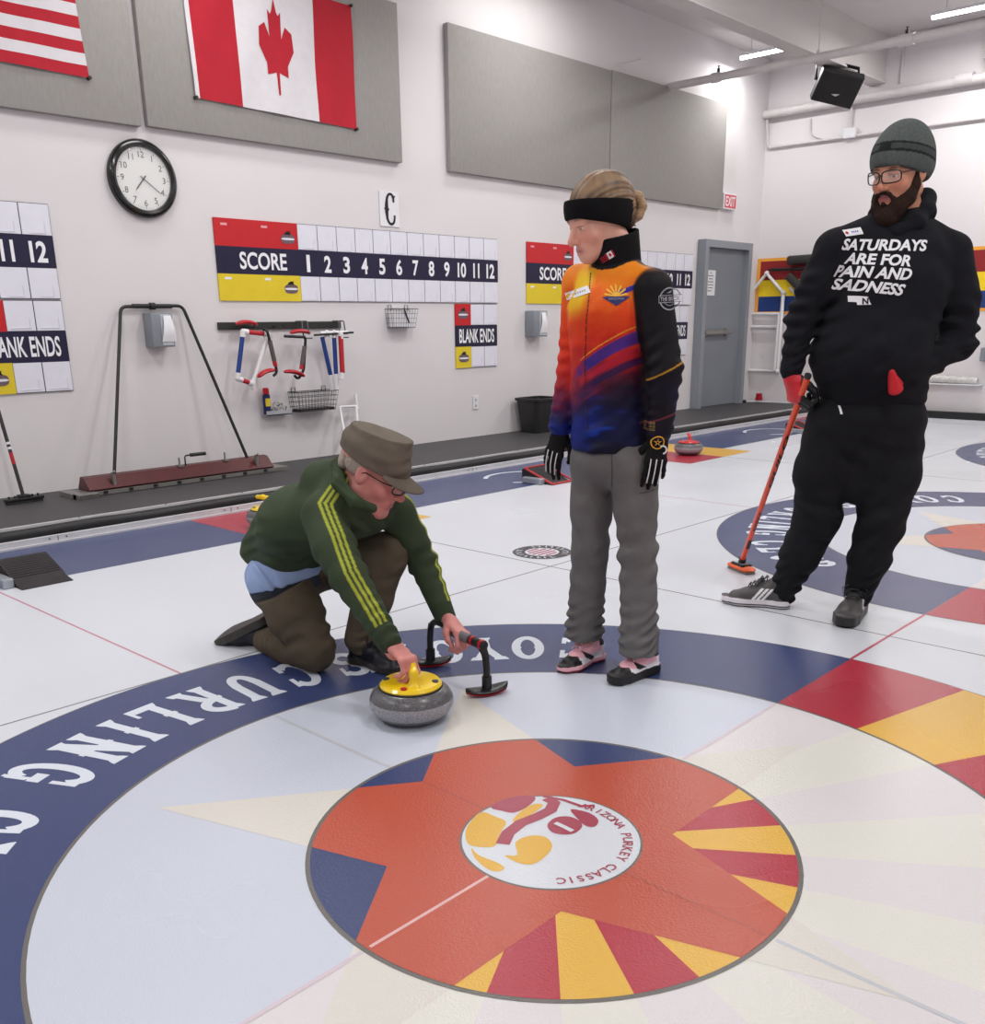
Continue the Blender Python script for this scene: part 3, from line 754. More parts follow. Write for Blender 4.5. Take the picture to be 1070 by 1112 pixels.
# clock
t = empty('wall_clock', (2.215, WY, 2.035), 'round black-rimmed wall clock with white face between flag and scoreboard', 'clock')
cx, cz, rr = 2.215, 2.302, .268
M_rim = mat('glossy_black_rim', '121212', .25, var=.05, coat=.3)
prof = [(rr, 0), (rr + .002, .03), (rr - .012, .05), (rr - .03, .058), (rr - .048, .05), (rr - .056, .03)]
MB().lathe(prof + [(rr - .056, .0)], (cx, WY, cz), 64, axis='y').build('rim', M_rim, t, smooth=True)
fc = MB().lathe([(rr - .054, 0), (rr - .054, .028), (0, .028)], (cx, WY, cz), 64, axis='y'); 
fc.build('face', mat('clock_face', 'e4e4e2', .35, var=.01), t)
tk = MB(); yf = WY - .0295
for i in range(60):
    q = 2 * pi * i / 60; a = np.array([sin(q), 0, cos(q)]); b = np.array([cos(q), 0, -sin(q)]); c0 = np.array([cx, yf, cz]); l0 = .196 if i % 5 else .188; w_ = .0009 if i % 5 else .002
    tk.add([c0 + a * l0 - b * w_, c0 + a * l0 + b * w_, c0 + a * .205 + b * w_, c0 + a * .205 - b * w_], [(0, 1, 2, 3)])
for i in range(1, 13):
    q = 2 * pi * i / 12; put_text(tk, str(i), 1, (cx + .165 * sin(q), yf, cz + .165 * cos(q)), AX, AZ, 0, fit=(None, .042))
tk.build('dial_numeral', M_black, t, fix=False)
def hand(q, l, w_, nm, y):
    q = R(q); a = np.array([sin(q), 0, cos(q)]); b = np.array([cos(q), 0, -sin(q)]); c0 = np.array([cx, y, cz])
    MB().prism([(-w_, -.03), (w_, -.03), (w_ * .8, l * .8), (0, l), (-w_ * .8, l * .8)], lambda p, r_, t_: c0 + a * r_ + b * p + np.array([0, -t_, 0]), 0, .0015).build(nm, M_black, t)
hand(221, .11, .005, 'hour_hand', WY - .031); hand(126, .17, .003, 'minute_hand', WY - .034)
MB().lathe([(.009, 0), (.009, .007), (0, .009)], (cx, WY - .0285, cz), 16, axis='y').build('hub', M_black, t)
M_glass = mat('clear_glass', 'ffffff', .03, var=0); M_glass.node_tree.nodes['Principled BSDF'].inputs['Alpha'].default_value = .07
MB().lathe([(rr - .05, .04), (.1, .046), (0, .047)], (cx, WY, cz), 48, axis='y').build('glass', M_glass, t, smooth=True)

# exit sign, dispensers, outlet
t = empty('exit_sign', (10.62, WY, 2.68), 'small red and white EXIT sign right of the last grey panel', 'sign')
MB().box((10.47, WY - .06, 2.67), (10.80, WY, 2.87), bev=.008).build('housing', M_white, t)
e_ = MB(); e_.poly([(10.49, WY - .0615, 2.69), (10.78, WY - .0615, 2.69), (10.78, WY - .0615, 2.85), (10.49, WY - .0615, 2.85)]); e_.build('sign_face', mat('red_sign_face', 'c8414b', .4, emit=.15), t, fix=False)
e_ = MB(); put_text(e_, 'EXIT', 1, (10.635, WY - .063, 2.77), AX, AZ, 0, fit=(.24, .12), bold=.02); e_.build('lettering', M_swhite, t, fix=False)
M_gpl = mat('grey_dispenser_plastic', '858a92', .35, var=.05)
M_tis = mat('white_tissue', 'eeeef2', .9, var=.03)
def dispenser(x0, x1, z0, z1, label, tis):
    t = empty('glove_dispenser' if 0 else 'tissue_dispenser', ((x0 + x1) / 2, WY, z0), label, 'dispenser', 'grey tissue dispensers on the end wall')
    b = MB().box((x0, WY - .13, z0), (x1, WY, z1), bev=.008); b.build('box', M_gpl, t, smooth=True)
    MB().box((x0 + (x1 - x0) * .42, WY - .134, z0 + .012), (x1 - .012, WY - .129, z1 - .012), bev=.002).build('slot_plate', mat('pale_slot', 'b9bfc6', .3), t)
    a = MB(); n = 7
    v = []; xc = x0 + (x1 - x0) * tis; 
    for jj in range(n + 1):
        for ii in range(5):
            zz = z0 + .04 + (z1 - z0 - .06) * jj / n; w_ = .06 * (1 - .5 * jj / n); v.append((xc - w_ + 2 * w_ * ii / 4, WY - .136 - .018 * sin(jj / n * pi) - .008 * (ii % 2), zz))
    f = [(jj * 5 + ii, jj * 5 + ii + 1, jj * 5 + ii + 6, jj * 5 + ii + 5) for jj in range(n) for ii in range(4)]
    a.add(v, f); a.build('tissue', M_tis, t, smooth=True, fix=False)
dispenser(2.095, 2.275, 1.11, 1.36, 'grey tissue dispenser on the wall inside the frame of the red scraper', .72)
dispenser(6.53, 6.76, 1.11, 1.38, 'grey tissue dispenser on the wall left of the woman', .68)
t = empty('wall_outlet', (5.735, WY, .385), 'white electrical outlet low on the wall left of the bin', 'outlet')
MB().box((5.695, WY - .008, .39), (5.78, WY, .53), bev=.003).build('cover_plate', M_white, t)
s = MB()
for z in (.425, .485): s.box((5.727, WY - .0095, z - .012), (5.731, WY - .0075, z + .012)); s.box((5.743, WY - .0095, z - .012), (5.747, WY - .0075, z + .012))
s.build('socket_slot', M_black, t)

# steel door
M_door = mat('grey_door_paint', '80868e', .45, var=.03, vscale=3); M_dfr = mat('grey_frame_paint', '8b9097', .45, var=.03)
dx0, dx1, dz = 10.0, 11.22, 2.27
t = empty('door_1', (10.6, WY, ZP)); tag(t, 'grey steel exit door with push bar at the end of the walkway', kind='structure')
fr_ = MB(); W_ = .09
fr_.box((dx0 - .02, WY - .12, ZP), (dx0 + W_ - .02, WY, dz - W_)); fr_.box((dx1 - W_, WY - .12, ZP), (dx1, WY, dz - W_)); fr_.box((dx0 - .02, WY - .12, dz - W_), (dx1, WY, dz))
fr_.build('door_frame', M_dfr, t)
MB().box((dx0 + W_ - .02, WY - .035, ZP + .005), (dx1 - W_, WY - .005, dz - W_), bev=.002).build('door_leaf', M_door, t)
pb = MB().box((dx0 + .10, WY - .12, 1.075), (dx0 + .80, WY - .07, 1.135), bev=.01).box((dx0 + .10, WY - .075, 1.06), (dx0 + .19, WY - .03, 1.15)).box((dx0 + .7, WY - .075, 1.06), (dx0 + .80, WY - .03, 1.15))
pb.build('push_bar', mat('satin_steel', '9b9a98', .3, metal=.7), t, smooth=True)
hg = MB()
for z in (.4, 1.2, 2.0): hg.tube([(dx1 - W_ - .004, WY - .042, z - .05), (dx1 - W_ - .004, WY - .042, z + .05)], .008, 10)
hg.build('hinge', M_dfr, t)
n_ = MB().box((10.16, WY - .038, 1.58), (10.40, WY - .0355, 1.90)); nt_ = n_.build('door_notice', M_white, t)
l_ = MB()
for i, (a, b) in enumerate(((.10, .14), (.05, .19), (.07, .17), (.05, .19), (.05, .19), (.06, .18), (.05, .15))): frontal(l_, 10.16 + a, 10.16 + b, 1.86 - i * .038, 1.873 - i * .038, WY - .0385, 0)
l_.build('notice_print', mat('grey_print', '8a8a92', .6), nt_, fix=False)

# waste bin
M_bin = mat('black_bin_plastic', '232325', .4, var=.08)
bx, by = 6.50, WY - .22; t = empty('waste_bin', (bx, by, ZP), 'black rectangular waste bin standing on the walkway', 'bin')
def rrect(cx_, cy_, hx, hy, r, z, n=5):
    out = []
    for (sx, sy, q0) in ((1, 1, 0), (-1, 1, pi / 2), (-1, -1, pi), (1, -1, 3 * pi / 2)):
        for i in range(n + 1): q = q0 + pi / 2 * i / n; out.append((cx_ + sx * (hx - r) + r * cos(q), cy_ + sy * (hy - r) + r * sin(q), z))
    return out
def loft(mb, rings, m=0, cap0=True, cap1=True):
    n = len(rings[0]); v = [p for r_ in rings for p in r_]; f = []
    for i in range(len(rings) - 1):
        for k in range(n): f.append((i * n + k, i * n + (k + 1) % n, (i + 1) * n + (k + 1) % n, (i + 1) * n + k))
    if cap0: f.append(tuple(range(n))[::-1])
    if cap1: f.append(tuple((len(rings) - 1) * n + k for k in range(n)))
    return mb.add(v, f, m)
b = MB(); loft(b, [rrect(bx, by, .165, .13, .05, ZP + .001), rrect(bx, by, .205, .165, .055, .46), rrect(bx, by, .198, .158, .052, .46), rrect(bx, by, .16, .125, .05, ZP + .02)])
b.build('body', M_bin, t, smooth=True)
b = MB(); loft(b, [rrect(bx, by, .208, .168, .055, .445), rrect(bx, by, .220, .180, .06, .45), rrect(bx, by, .220, .180, .06, .475), rrect(bx, by, .196, .156, .05, .475), rrect(bx, by, .196, .156, .05, .45)], cap0=False, cap1=False)
b.build('rim', M_bin, t, smooth=True)

# wire baskets
M_wire = mat('black_wire', '2a2a2c', .4, metal=.5); M_wire2 = mat('grey_wire', '6c6c70', .4, metal=.5)
def basket(x0, x1, z0, z1, d, label, m, slope=.03, sheet=None):
    t = empty('wire_basket', ((x0 + x1) / 2, WY, z0), label, 'basket'); g = MB()
    def rim(z, dd, xa, xb): 
        return [(xa, WY - .006, z), (xb, WY - .006, z), (xb, WY - dd, z), (xa, WY - dd, z)]
    g.tube(rim(z1, d, x0, x1), .0035, 6, closed=True); g.tube(rim(z0, d - slope, x0 + .02, x1 - .02), .0035, 6, closed=True)
    nx = int((x1 - x0) / .034); nz = max(3, int((z1 - z0) / .034)); ny = max(3, int(d / .034))
    for i in range(nx + 1):
        a = x0 + (x1 - x0) * i / nx; b = x0 + .02 + (x1 - x0 - .04) * i / nx
        g.tube([(a, WY - d, z1), (b, WY - d + slope, z0), (b, WY - .006, z0), (a, WY - .006, z1)], .0017, 4)
    for i in range(1, nz):
        k = i / nz; g.tube(rim(z0 + (z1 - z0) * k, d - slope * (1 - k), x0 + .02 * (1 - k), x1 - .02 * (1 - k)), .0017, 4, closed=True)
    for i in range(1, ny):
        y = WY - d + (d) * i / ny
        for xa, xb in ((x0, x0 + .02), (x1, x1 - .02)): g.tube([(xa, y, z1), (xb, y, z0)], .0017, 4)
    g.build('wire_mesh', m, t)
    h = MB()
    for xx in (x0 + .04, x1 - .06): h.tube([(xx, WY - .004, z1 - .01), (xx, WY - .004, z1 + .035), (xx + .04, WY - .004, z1 + .035), (xx + .04, WY - .004, z1 - .01)], .003, 6)
    h.build('hanger', m, t)
    return t
tb = basket(3.37, 3.80, .535, .70, .17, 'black wire basket low on the wall beneath the delivery aids', M_wire)
MB().box((3.40, WY - .14, .541), (3.77, WY - .012, .556)).build('tray', M_black, tb)
tb2 = basket(4.53, 4.84, 1.225, 1.395, .13, 'small wire basket with a black pen under the scoreboard', M_wire2)
MB().box((4.56, WY - .1, 1.235), (4.82, WY - .02, 1.37)).build('paper_stack', M_white, tb2)
pe = MB().tube([(4.67, WY - .115, 1.40), (4.74, WY - .105, 1.27)], .007, 8); tag(settle(pe.build('marker_pen', M_black)), 'black marker pen stuck in the small wire basket', 'pen')

# spray can and brush on a hook under the rack
t = empty('spray_can', (3.115, WY - .05, .53), 'blue and yellow spray can with red cap on the wall', 'spray can')
MB().lathe([(.031, .53), (.032, .54), (.032, .69), (.022, .70)], (3.115, WY - .05, 0), 24).build('body', mat('can_blue', '232b62', .3, metal=.3, var=.1), t, smooth=True)
MB().lathe([(.026, .70), (.026, .745), (.02, .752), (0, .752)], (3.115, WY - .05, 0), 20).build('cap', M_sred, t, smooth=True)
sh = MB(); sector(sh, (0, 0), .0325, .0325, 0, .1, 0, 0) if 0 else None
for i in range(6):
    q0, q1 = R(-140 + i * 18), R(-140 + (i + 1) * 18); c_ = (3.115, WY - .05)
    sh.add([(c_[0] + .0327 * cos(q0), c_[1] + .0327 * sin(q0), .60), (c_[0] + .0327 * cos(q1), c_[1] + .0327 * sin(q1), .60), (c_[0] + .0327 * cos(q1), c_[1] + .0327 * sin(q1), .665), (c_[0] + .0327 * cos(q0), c_[1] + .0327 * sin(q0), .665)], [(0, 1, 2, 3)])
sh.build('label_shield', M_syel, t, fix=False)
hk = MB().box((3.08, WY - .09, .52), (3.34, WY, .528)).box((3.08, WY - .09, .52), (3.34, WY - .085, .56)); tag(settle(hk.build('wall_shelf', mat('pale_shelf', 'a9a9ae', .4))), 'small pale shelf on the wall under the spray can', 'shelf')
tg = MB()
for i, (cx_, cz_, r_) in enumerate(((3.20, .565, .032), (3.25, .58, .04), (3.29, .56, .03), (3.22, .60, .025))):
    a0 = [(cx_ + r_ * cos(q), WY - .045 + .02 * sin(2 * q + i), cz_ + r_ * sin(q)) for q in np.linspace(0, 2 * pi, 20)[:-1]]; tg.tube(a0, .006, 6, closed=True)
tag(settle(tg.build('tangled_cord', mat('grey_white_cord', 'b3b0ae', .6, var=.3, vscale=40), smooth=True)), 'grey and white tangle of cord beside the spray can', 'cord')

# rack with delivery aids
M_rail = mat('dark_rail', '2b2d2b', .5); M_pvc = mat('white_pvc', 'e3e2e4', .35, var=.03); M_blue = mat('blue_tape', '1f3f86', .4); M_rtape = mat('red_tape', 'b8232f', .45)
t = empty('wall_rack', (3.36, WY, 1.23), 'dark horizontal rack rail on the wall holding delivery aids', 'rack')
MB().box((2.735, WY - .02, 1.228), (3.99, WY, 1.288), bev=.003).build('rail', M_rail, t)
for x in (3.52, 3.92):
    h = MB().tube(rounded([(x - .025, WY - .02, 1.29), (x - .025, WY - .11, 1.29), (x - .03, WY - .12, 1.19), (x - .03, WY - .14, 1.15), (x + .05, WY - .14, 1.15)], .015), .006, 8).tube(rounded([(x + .03, WY - .02, 1.29), (x + .03, WY - .11, 1.29), (x + .035, WY - .12, 1.18)], .015), .006, 8)
    h.build('hook', M_wire2, t)
for x in (2.98, 3.26):
    MB().tube(rounded([(x, WY - .02, 1.25), (x, WY - .16, 1.24), (x, WY - .165, 1.27)], .01), .006, 8).build('hook', M_wire, t)
def pipe_aid(name, label, segs, joints, group='delivery aids hanging on the rack'):
    """PVC stabiliser: segs (a, b, r, mat, partname), joints = points"""
    a0 = np.min([s_[1] for s_ in segs], 0); t = empty(name, (a0[0], a0[1], a0[2]), label, 'delivery aid', group)
    for a, b, r_, m_, nm in segs: MB().tube([a, b], r_, 14).build(nm, m_, t, smooth=True)
    for p in joints:
        g = MB(); 
        for d in p[1]: g.tube([np.array(p[0]) - np.array(d) * .004, np.array(p[0]) + np.array(d) * .045], .023, 14)
        g.lathe([(0.001, -.023), (.016, -.0165), (.023, 0), (.016, .0165), (.001, .023)], p[0], 14); g.build('pipe_joint', M_pvc, t, smooth=True)
    return t
def wp(px, py, d=.12): return at(px, py, 1, WY - d)
A1, A2, A3, A4, A5 = wp(264, 360, .15), wp(291, 363, .15), wp(258, 411, .15), wp(275, 417, .15), wp(276, 428, .14)
pipe_aid('delivery_stabilizer', 'white, red and blue pipe stabilizer at the left end of the rack', [
    (A1, A3, .019, M_blue, 'blue_tube'), (A1, A2, .019, M_rtape, 'top_tube'), (A3, A4, .019, M_rtape, 'foot_tube'), (A2, A4, .019, M_pvc, 'rear_tube')],
    [(A1, [unit(A3 - A1), unit(A2 - A1)]), (A2, [unit(A1 - A2), unit(A4 - A2)]), (A3, [unit(A1 - A3), unit(A4 - A3)]), (A4, [unit(A3 - A4), unit(A2 - A4), unit(A5 - A4)])])
B1, B2, B3, B4 = wp(352, 360, .13), wp(372, 361, .2), wp(363, 408, .16), wp(358, 407, .09)
D1_, D2_ = wp(371, 406, .22), wp(366, 422, .16)
pipe_aid('delivery_stabilizer', 'white, blue and red pipe stabilizer at the right end of the rack', [
    (wp(348, 362, .1), wp(378, 361, .2), .018, M_pvc, 'top_tube'), (wp(350, 366, .1), wp(359, 407, .1), .019, M_blue, 'blue_tube'), (wp(363, 366, .15), wp(365, 406, .15), .019, M_blue, 'blue_tube'),
    (wp(370, 365, .2), wp(372, 405, .2), .022, M_rtape, 'red_tube'), (wp(359, 407, .1), wp(361, 424, .1), .021, M_pvc, 'foot_tube'), (wp(365, 406, .15), wp(366, 425, .15), .021, M_pvc, 'foot_tube'), (wp(372, 405, .2), wp(371, 412, .2), .023, M_pvc, 'foot_tube')],
    [(wp(355, 361, .12), [(0, 0, -1)]), (wp(363, 361, .15), [(0, 0, -1)]), (wp(370, 362, .2), [(0, 0, -1)])])
MB().tube([wp(341, 364, .1), wp(384, 361, .24)], .009, 10).build('threaded_rod', M_black, bpy.data.objects['delivery_stabilizer.001'])
M_gry = mat('grey_rubber_grip', '5c5552', .6, var=.1); M_rplas = mat('red_plastic', 'b6202c', .35, var=.05)
def slider(label, foot, hinge, low, wing, par2=None):
    t = empty('folding_stabilizer', low, label, 'delivery aid', 'delivery aids hanging on the rack')
    for k, P in enumerate(wing):
        g = MB(); c0 = (np.array(P[0]) + P[1]) / 2; d = unit(np.array(P[1]) - P[0]); L_ = np.linalg.norm(np.array(P[1]) - P[0]) / 2; up = unit(np.cross(d, [0, 1., 0])); n = 12; rings = []
        for i in range(n + 1):
            s_ = -1 + 2 * i / n; w_ = .028 * math.sqrt(max(0, 1 - s_ ** 4)) + .004; th = .014 * (1 - .6 * abs(s_)); o_ = c0 + d * L_ * s_ + up * .02 * (1 - s_ * s_)
            rings.append([o_ + up * w_ * .55 * cos(q) + np.array([0, 1, 0]) * w_ * 1.2 * sin(q) for q in np.linspace(0, 2 * pi, 13)[:-1]])
        loft(g, rings); g.build('red_pad', M_rplas, t, smooth=True)
    MB().tube(rounded(hinge, .03), .012, 12).build('black_arm', M_black, t, smooth=True)
    a, b = foot; MB().tube([a, b], .019, 14).build('grey_grip', M_gry, t, smooth=True); c_ = np.array(b) + (np.array(b) - a) * .25
    MB().tube([b, c_], .018, 14).build('red_collar', M_rplas, t, smooth=True)
slider('red and grey folding stabilizer hanging second from the left', (wp(293, 370, .2), wp(298, 392, .2)), [wp(286, 358, .16), wp(290, 358, .2), wp(299, 395, .2), wp(301, 405, .2), wp(297, 408, .2)], wp(290, 410), [(wp(280, 410, .2), wp(299, 402, .2)), (wp(256, 352, .09), wp(280, 353, .09))])
slider('red and black folding stabilizer on the middle hook of the rack', (wp(331, 376, .16), wp(328, 396, .16)), [wp(309, 365, .15), wp(328, 366, .16), wp(332, 366, .16), wp(330, 402, .16), wp(324, 412, .16), wp(320, 408, .16)], wp(320, 412), [(wp(308, 404, .16), wp(331, 409, .16)), (wp(315, 362, .14), wp(337, 362, .14))])

# white pipe stand leaning by the kneeling man's cap
K = [wp(368, 470, .2), wp(368, 441, .08), wp(388, 440, .08), wp(392, 468, .2)]
g = MB().tube(rounded([at(378, 492, 1, WY - .35), wp(369, 442, .08), wp(387, 441, .08), at(391, 489, 1, WY - .35)], .02), .012, 12)
t = empty('pipe_crutch', at(385, 492, 1, WY - .35), 'white pipe pushing stick leaning on the wall above the cap', 'delivery aid')
g.build('pipe_frame', M_pvc, t, smooth=True)
MB().tube([wp(388, 444, .08), wp(386, 428, .05)], .016, 12).build('handle', M_pvc, t, smooth=True)

# ice scraper with frame
M_maroon = mat('maroon_steel', '4b1517', .35, metal=.2, var=.15, vscale=6); M_alum = mat('grey_aluminium', '83817e', .4, metal=.4, var=.1)
t = empty('ice_scraper', (2.25, WY - .28, ZP), 'wide maroon ice scraper with tall black frame on the walkway', 'ice scraper')
L0 = at(110, 520, 2, ZP + .06); R0 = at(290, 496, 2, ZP + .06)
L0 = np.array([1.50, WY - .42, ZP]); R0 = np.array([3.02, WY - .16, ZP]); L0 = np.append(atz(84, 527, ZP)[:2], ZP); R0 = np.append(atz(296, 501, ZP)[:2], ZP)
yb = WY - .33
L0 = np.array([at(80, 525, 1, yb)[0], yb, ZP]); R0 = np.array([at(293, 503, 1, yb)[0], yb, ZP])
x0, x1 = L0[0], R0[0]
b = MB(); prof_ = [(0, .035), (-.10, .035), (-.11, .05), (-.03, .15), (0, .155), (.03, .14), (.05, .05)]
def xprism(mb, prof, xa, xb, yc, zc, m=0): mb.prism(prof, lambda a, b_, t_: (t_, yc + a, zc + b_), xa, xb, m)
xprism(b, [(-.10, .03), (-.115, .045), (-.035, .125), (.02, .13), (.07, .045), (.06, .03)], x0 + .06, x1 - .04, yb, ZP); b.build('scraper_body', M_maroon, t)
b = MB(); xprism(b, [(-.13, .005), (-.13, .032), (.08, .032), (.08, .005)], x0 + .02, x1 + .02, yb, ZP); xprism(b, [(-.18, .0), (-.19, .03), (-.17, .035), (-.10, .035), (-.10, .0)], x0 - .06, x0 + .09, yb, ZP); xprism(b, [(-.15, .0), (-.15, .03), (.12, .03), (.12, 0)], x0 - .06, x0 + .05, yb, ZP); xprism(b, [(-.12, .0), (-.12, .03), (.10, .03), (.10, 0)], x1 - .03, x1 + .10, yb, ZP)
b.build('blade_carrier', M_alum, t)
b = MB()
for i in range(8): x = x0 + .15 + i * (x1 - x0 - .3) / 7; b.box((x, yb - .137, ZP + .012), (x + .03, yb - .128, ZP + .032))
b.build('blade_clamp', M_black, t)
tl = at(131, 333, 1, WY - .035); tr = at(198, 332, 1, WY - .035); bl = np.array([at(123, 507, 1, yb)[0], yb, ZP + .12]); br = np.array([at(268, 490, 1, yb)[0], yb, ZP + .12])
MB().tube(rounded([bl, tl, tr, br], .05), .0125, 14).build('push_frame', M_black, t, smooth=True)
g = MB(); m_ = (tl + tr) / 2; g.tube([m_ - AX * .16, m_ + AX * .16], .017, 14).tube([m_ - AX * .02, m_ + AX * .02], .026, 14); g.build('foam_grip', M_foam, t, smooth=True)
g = MB()
for x in (bl[0] - .05, br[0] + .03): g.box((x - .008, yb - .10, ZP + .05), (x + .012, yb - .07, ZP + .15)); g.tube([(x, yb - .11, ZP + .16), (x, yb - .06, ZP + .10)], .008, 8)
for x in ((bl[0] + br[0]) / 2 - .05, (bl[0] + br[0]) / 2 + .35): g.tube([(x, yb - .02, ZP + .12), (x, yb - .02, ZP + .19)], .007, 8); g.box((x - .02, yb - .05, ZP + .12), (x + .02, yb, ZP + .135))
g.build('bracket', M_alum, t)
x = (bl[0] + br[0]) / 2
MB().tube(rounded([(x, yb - .02, ZP + .12), (x, yb - .02, ZP + .20), (x + .17, yb - .02, ZP + .20)], .02), .006, 8).tube([(x + .05, yb - .02, ZP + .20), (x + .18, yb - .02, ZP + .20)], .014, 12).build('crank_handle', M_black, t, smooth=True)

# black broom leaning at the left edge
t = empty('curling_broom', (1.0, WY - .25, ZP), 'dark curling broom leaning against the wall at the left edge', 'broom')
fo = at(26, 541, 2, ZP + .03); top = np.array([.43, WY - .03, 1.32]); dr = unit(fo - top)
hd = at(0, 452, 1, WY - .2); top = fo + (hd - fo) * 2.2
MB().tube([fo, top], .0125, 14).build('shaft', mat('dark_carbon', '37353a', .3, var=.1), t, smooth=True)
q_ = fo + (hd - fo) * .50; r_ = fo + (hd - fo) * .60; MB().tube([fo + (hd - fo) * .42, fo + (hd - fo) * .56], .0131, 14).build('red_band', M_rtape, t, smooth=True)
MB().tube([fo + (hd - fo) * .60, fo + (hd - fo) * .63], .0132, 14).build('white_band', M_white, t, smooth=True); MB().tube([fo + (hd - fo) * .66, fo + (hd - fo) * .69], .0132, 14).build('white_band', M_white, t, smooth=True)
g = MB(); sd = unit(hd - fo); ax_ = unit(np.cross(sd, -HF)); ndir = unit(np.cross(ax_, sd))
for k in range(6):      # worn pale lettering running up the shaft
    c_ = fo + sd * (.07 + .022 * k) + ndir * -.0135 
    g.obox(c_, sd, ax_, ndir, .007, .006 if k % 2 else .009, .0006)
g.build('shaft_lettering', mat('pale_print', 'b9b6b6', .5), t)
g = MB().obox((fo[0], fo[1], ZP + .028), (1, .05, 0), (-.05, 1, 0), (0, 0, 1), .13, .035, .012, bev=.008); g.obox((fo[0], fo[1], ZP + .045), (1, .05, 0), (-.05, 1, 0), (0, 0, 1), .04, .028, .012, bev=.006)
g.build('head', M_black, t, smooth=True)
MB().obox((fo[0], fo[1], ZP + .009), (1, .05, 0), (-.05, 1, 0), (0, 0, 1), .12, .03, .009, bev=.004).build('brush_pad', mat('dark_pad', '2c2c2e', .9), t)
g = MB()
for k in (-.1, -.06, .06, .1): g.lathe([(.008, 0), (.008, .012), (0, .014)], (fo[0] + k, fo[1] + k * .05, ZP + .04), 10)
g.build('pad_screw', M_black, t)
# ------------------------------------------------------------------ side wall, pipes, lamps, speaker
def side(mb, y0, y1, z0, z1, x, m): mb.add([(x, y0, z0), (x, y1, z0), (x, y1, z1), (x, y0, z1)], [(0, 3, 2, 1)], m)
b = MB(); bands = [(1.335, 1.37, 2), (1.37, 1.575, 0), (1.575, 1.795, 1), (1.795, 2.05, 3), (2.05, 2.09, 2)]
for z0, z1, m in bands: b.box((RX - .004, -7.9, z0), (RX, 5.74, z1), m)
b.box((RX - .0045, 5.74, 1.335), (RX, 5.79, 2.09), 2)
b.build('painted_band', [mat('blue_wall_paint', '1b3a7a', .6), mat('yellow_wall_paint', 'f2d21f', .6), mat('orange_wall_trim', 'f0a63a', .6), mat('brick_red_wall_paint', '8e1f22', .6)], wr)
# PVC frames on the wall
def wq(px, py, d=.05): return at(px, py, 0, RX - d)
t = empty('pvc_frame', wq(828, 404), 'white pipe frame with two rungs and peaked top hung on the side wall', 'pipe frame')
T = wq(833, 297); a, b_, c_, d_ = wq(814, 320), wq(851, 318), wq(844, 403), wq(810, 402)
MB().tube([d_, a, T, b_, c_, d_, d_ + [0, .001, 0]], .028, 14).build('outer_frame', M_pvc, t, smooth=True)
T2 = T + [.04, 0, -.0]; g = MB()
g.tube([wq(816, 341, .05), wq(848, 341, .05)], .022, 12).tube([wq(813, 355, .05), wq(846, 355, .05)], .022, 12).tube([wq(815, 357, .03), wq(813, 402, .03)], .016, 12).tube([wq(846, 341, .1), wq(841, 402, .1)], .018, 12)
g.build('rung', M_pvc, t, smooth=True)
g = MB()
for p in (T, a, b_, c_, d_): g.lathe([(.001, -.038), (.028, -.026), (.038, 0), (.028, .026), (.001, .038)], p, 14)
g.build('pipe_joint', M_pvc, t, smooth=True)
t = empty('pvc_frame', wq(861, 404), 'second white pipe frame, half hidden by the black sleeve of the man', 'pipe frame')
MB().tube([wq(860, 404), wq(865, 320), wq(858, 312)], .02, 12).tube([wq(865, 320), wq(890, 330)], .02, 12).build('outer_frame', M_pvc, t, smooth=True)
# broom heads / bags on the wall rack
M_dk = mat('dark_nylon', '33312f', .7, var=.15, bump=.2, bscale=80)
def slab_bag(p, q, h, d, name, label, m, cat):
    p = np.array(p); q = np.array(q); c0 = (p + q) / 2; ax = unit(q - p); up = unit(np.cross(ax, [-1, 0, 0])); 
    o = MB().obox(c0, ax, up, (-1, 0, 0), np.linalg.norm(q - p) / 2, h, d, bev=min(h, d) * .6).build(name, m, smooth=True); tag(settle(o), label, cat); return o
slab_bag(wq(856, 283, .10), wq(900, 280, .10), .06, .07, 'sweeper_head', 'black sweeper head on the wall rack, beside the sleeve of the man', M_dk, 'sweeper')
slab_bag(wq(856, 299, .10), wq(876, 319, .10), .055, .045, 'hanging_pad', 'dark tilted pad hanging over the yellow band of the side wall', M_dk, 'pad')
g = MB().tube([wq(836, 293, .04), wq(900, 291, .2)], .022, 10); tag(settle(g.build('rack_bar', M_black, smooth=True)), 'black rack bar across the wall band above the pipe frame', 'rack')
# rolled sheet, red cup, power strip, grey box
g = MB(); P = [at(1010, 411, 0, RX - .06), at(1062, 414, 0, RX - .06)]; pts = [P[0] + (P[1] - P[0]) * i / 14 for i in range(15)]
g.tube(pts, [.045 + .008 * sin(i * 2.1) for i in range(15)], 14); o = g.build('rolled_plastic_sheet', mat('crumpled_clear_plastic', 'c9c8c4', .3, var=.15, vscale=30, bump=.8, bscale=25), smooth=True); tag(settle(o), 'crumpled roll of clear plastic on the side wall shelf', 'roll')
z_ = P[0][2] - .055; g = MB().box((RX - .13, P[1][1] - .05, z_ - .012), (RX, P[0][1] + .4, z_)); tag(settle(g.build('wall_ledge', M_white)), 'narrow white ledge on the side wall right of the man', 'shelf')
g = MB().box((RX - .09, 2.45, .735), (RX, 2.61, .90), bev=.01); tag(settle(g.build('wall_box', M_gpl)), 'grey box on the side wall at the right edge', 'box')
cp = atz(821, 433, ZP + .01); cp = np.array([RX - .14, 5.55, ZP]); 
g = MB().lathe([(.05, .03), (.055, .04), (.042, .12), (.045, .125), (.03, .13), (0, .13)], cp, 24); tag(settle(g.build('red_cup', M_rplas, smooth=True)), 'red upturned cup at the end of the walkway', 'cup')
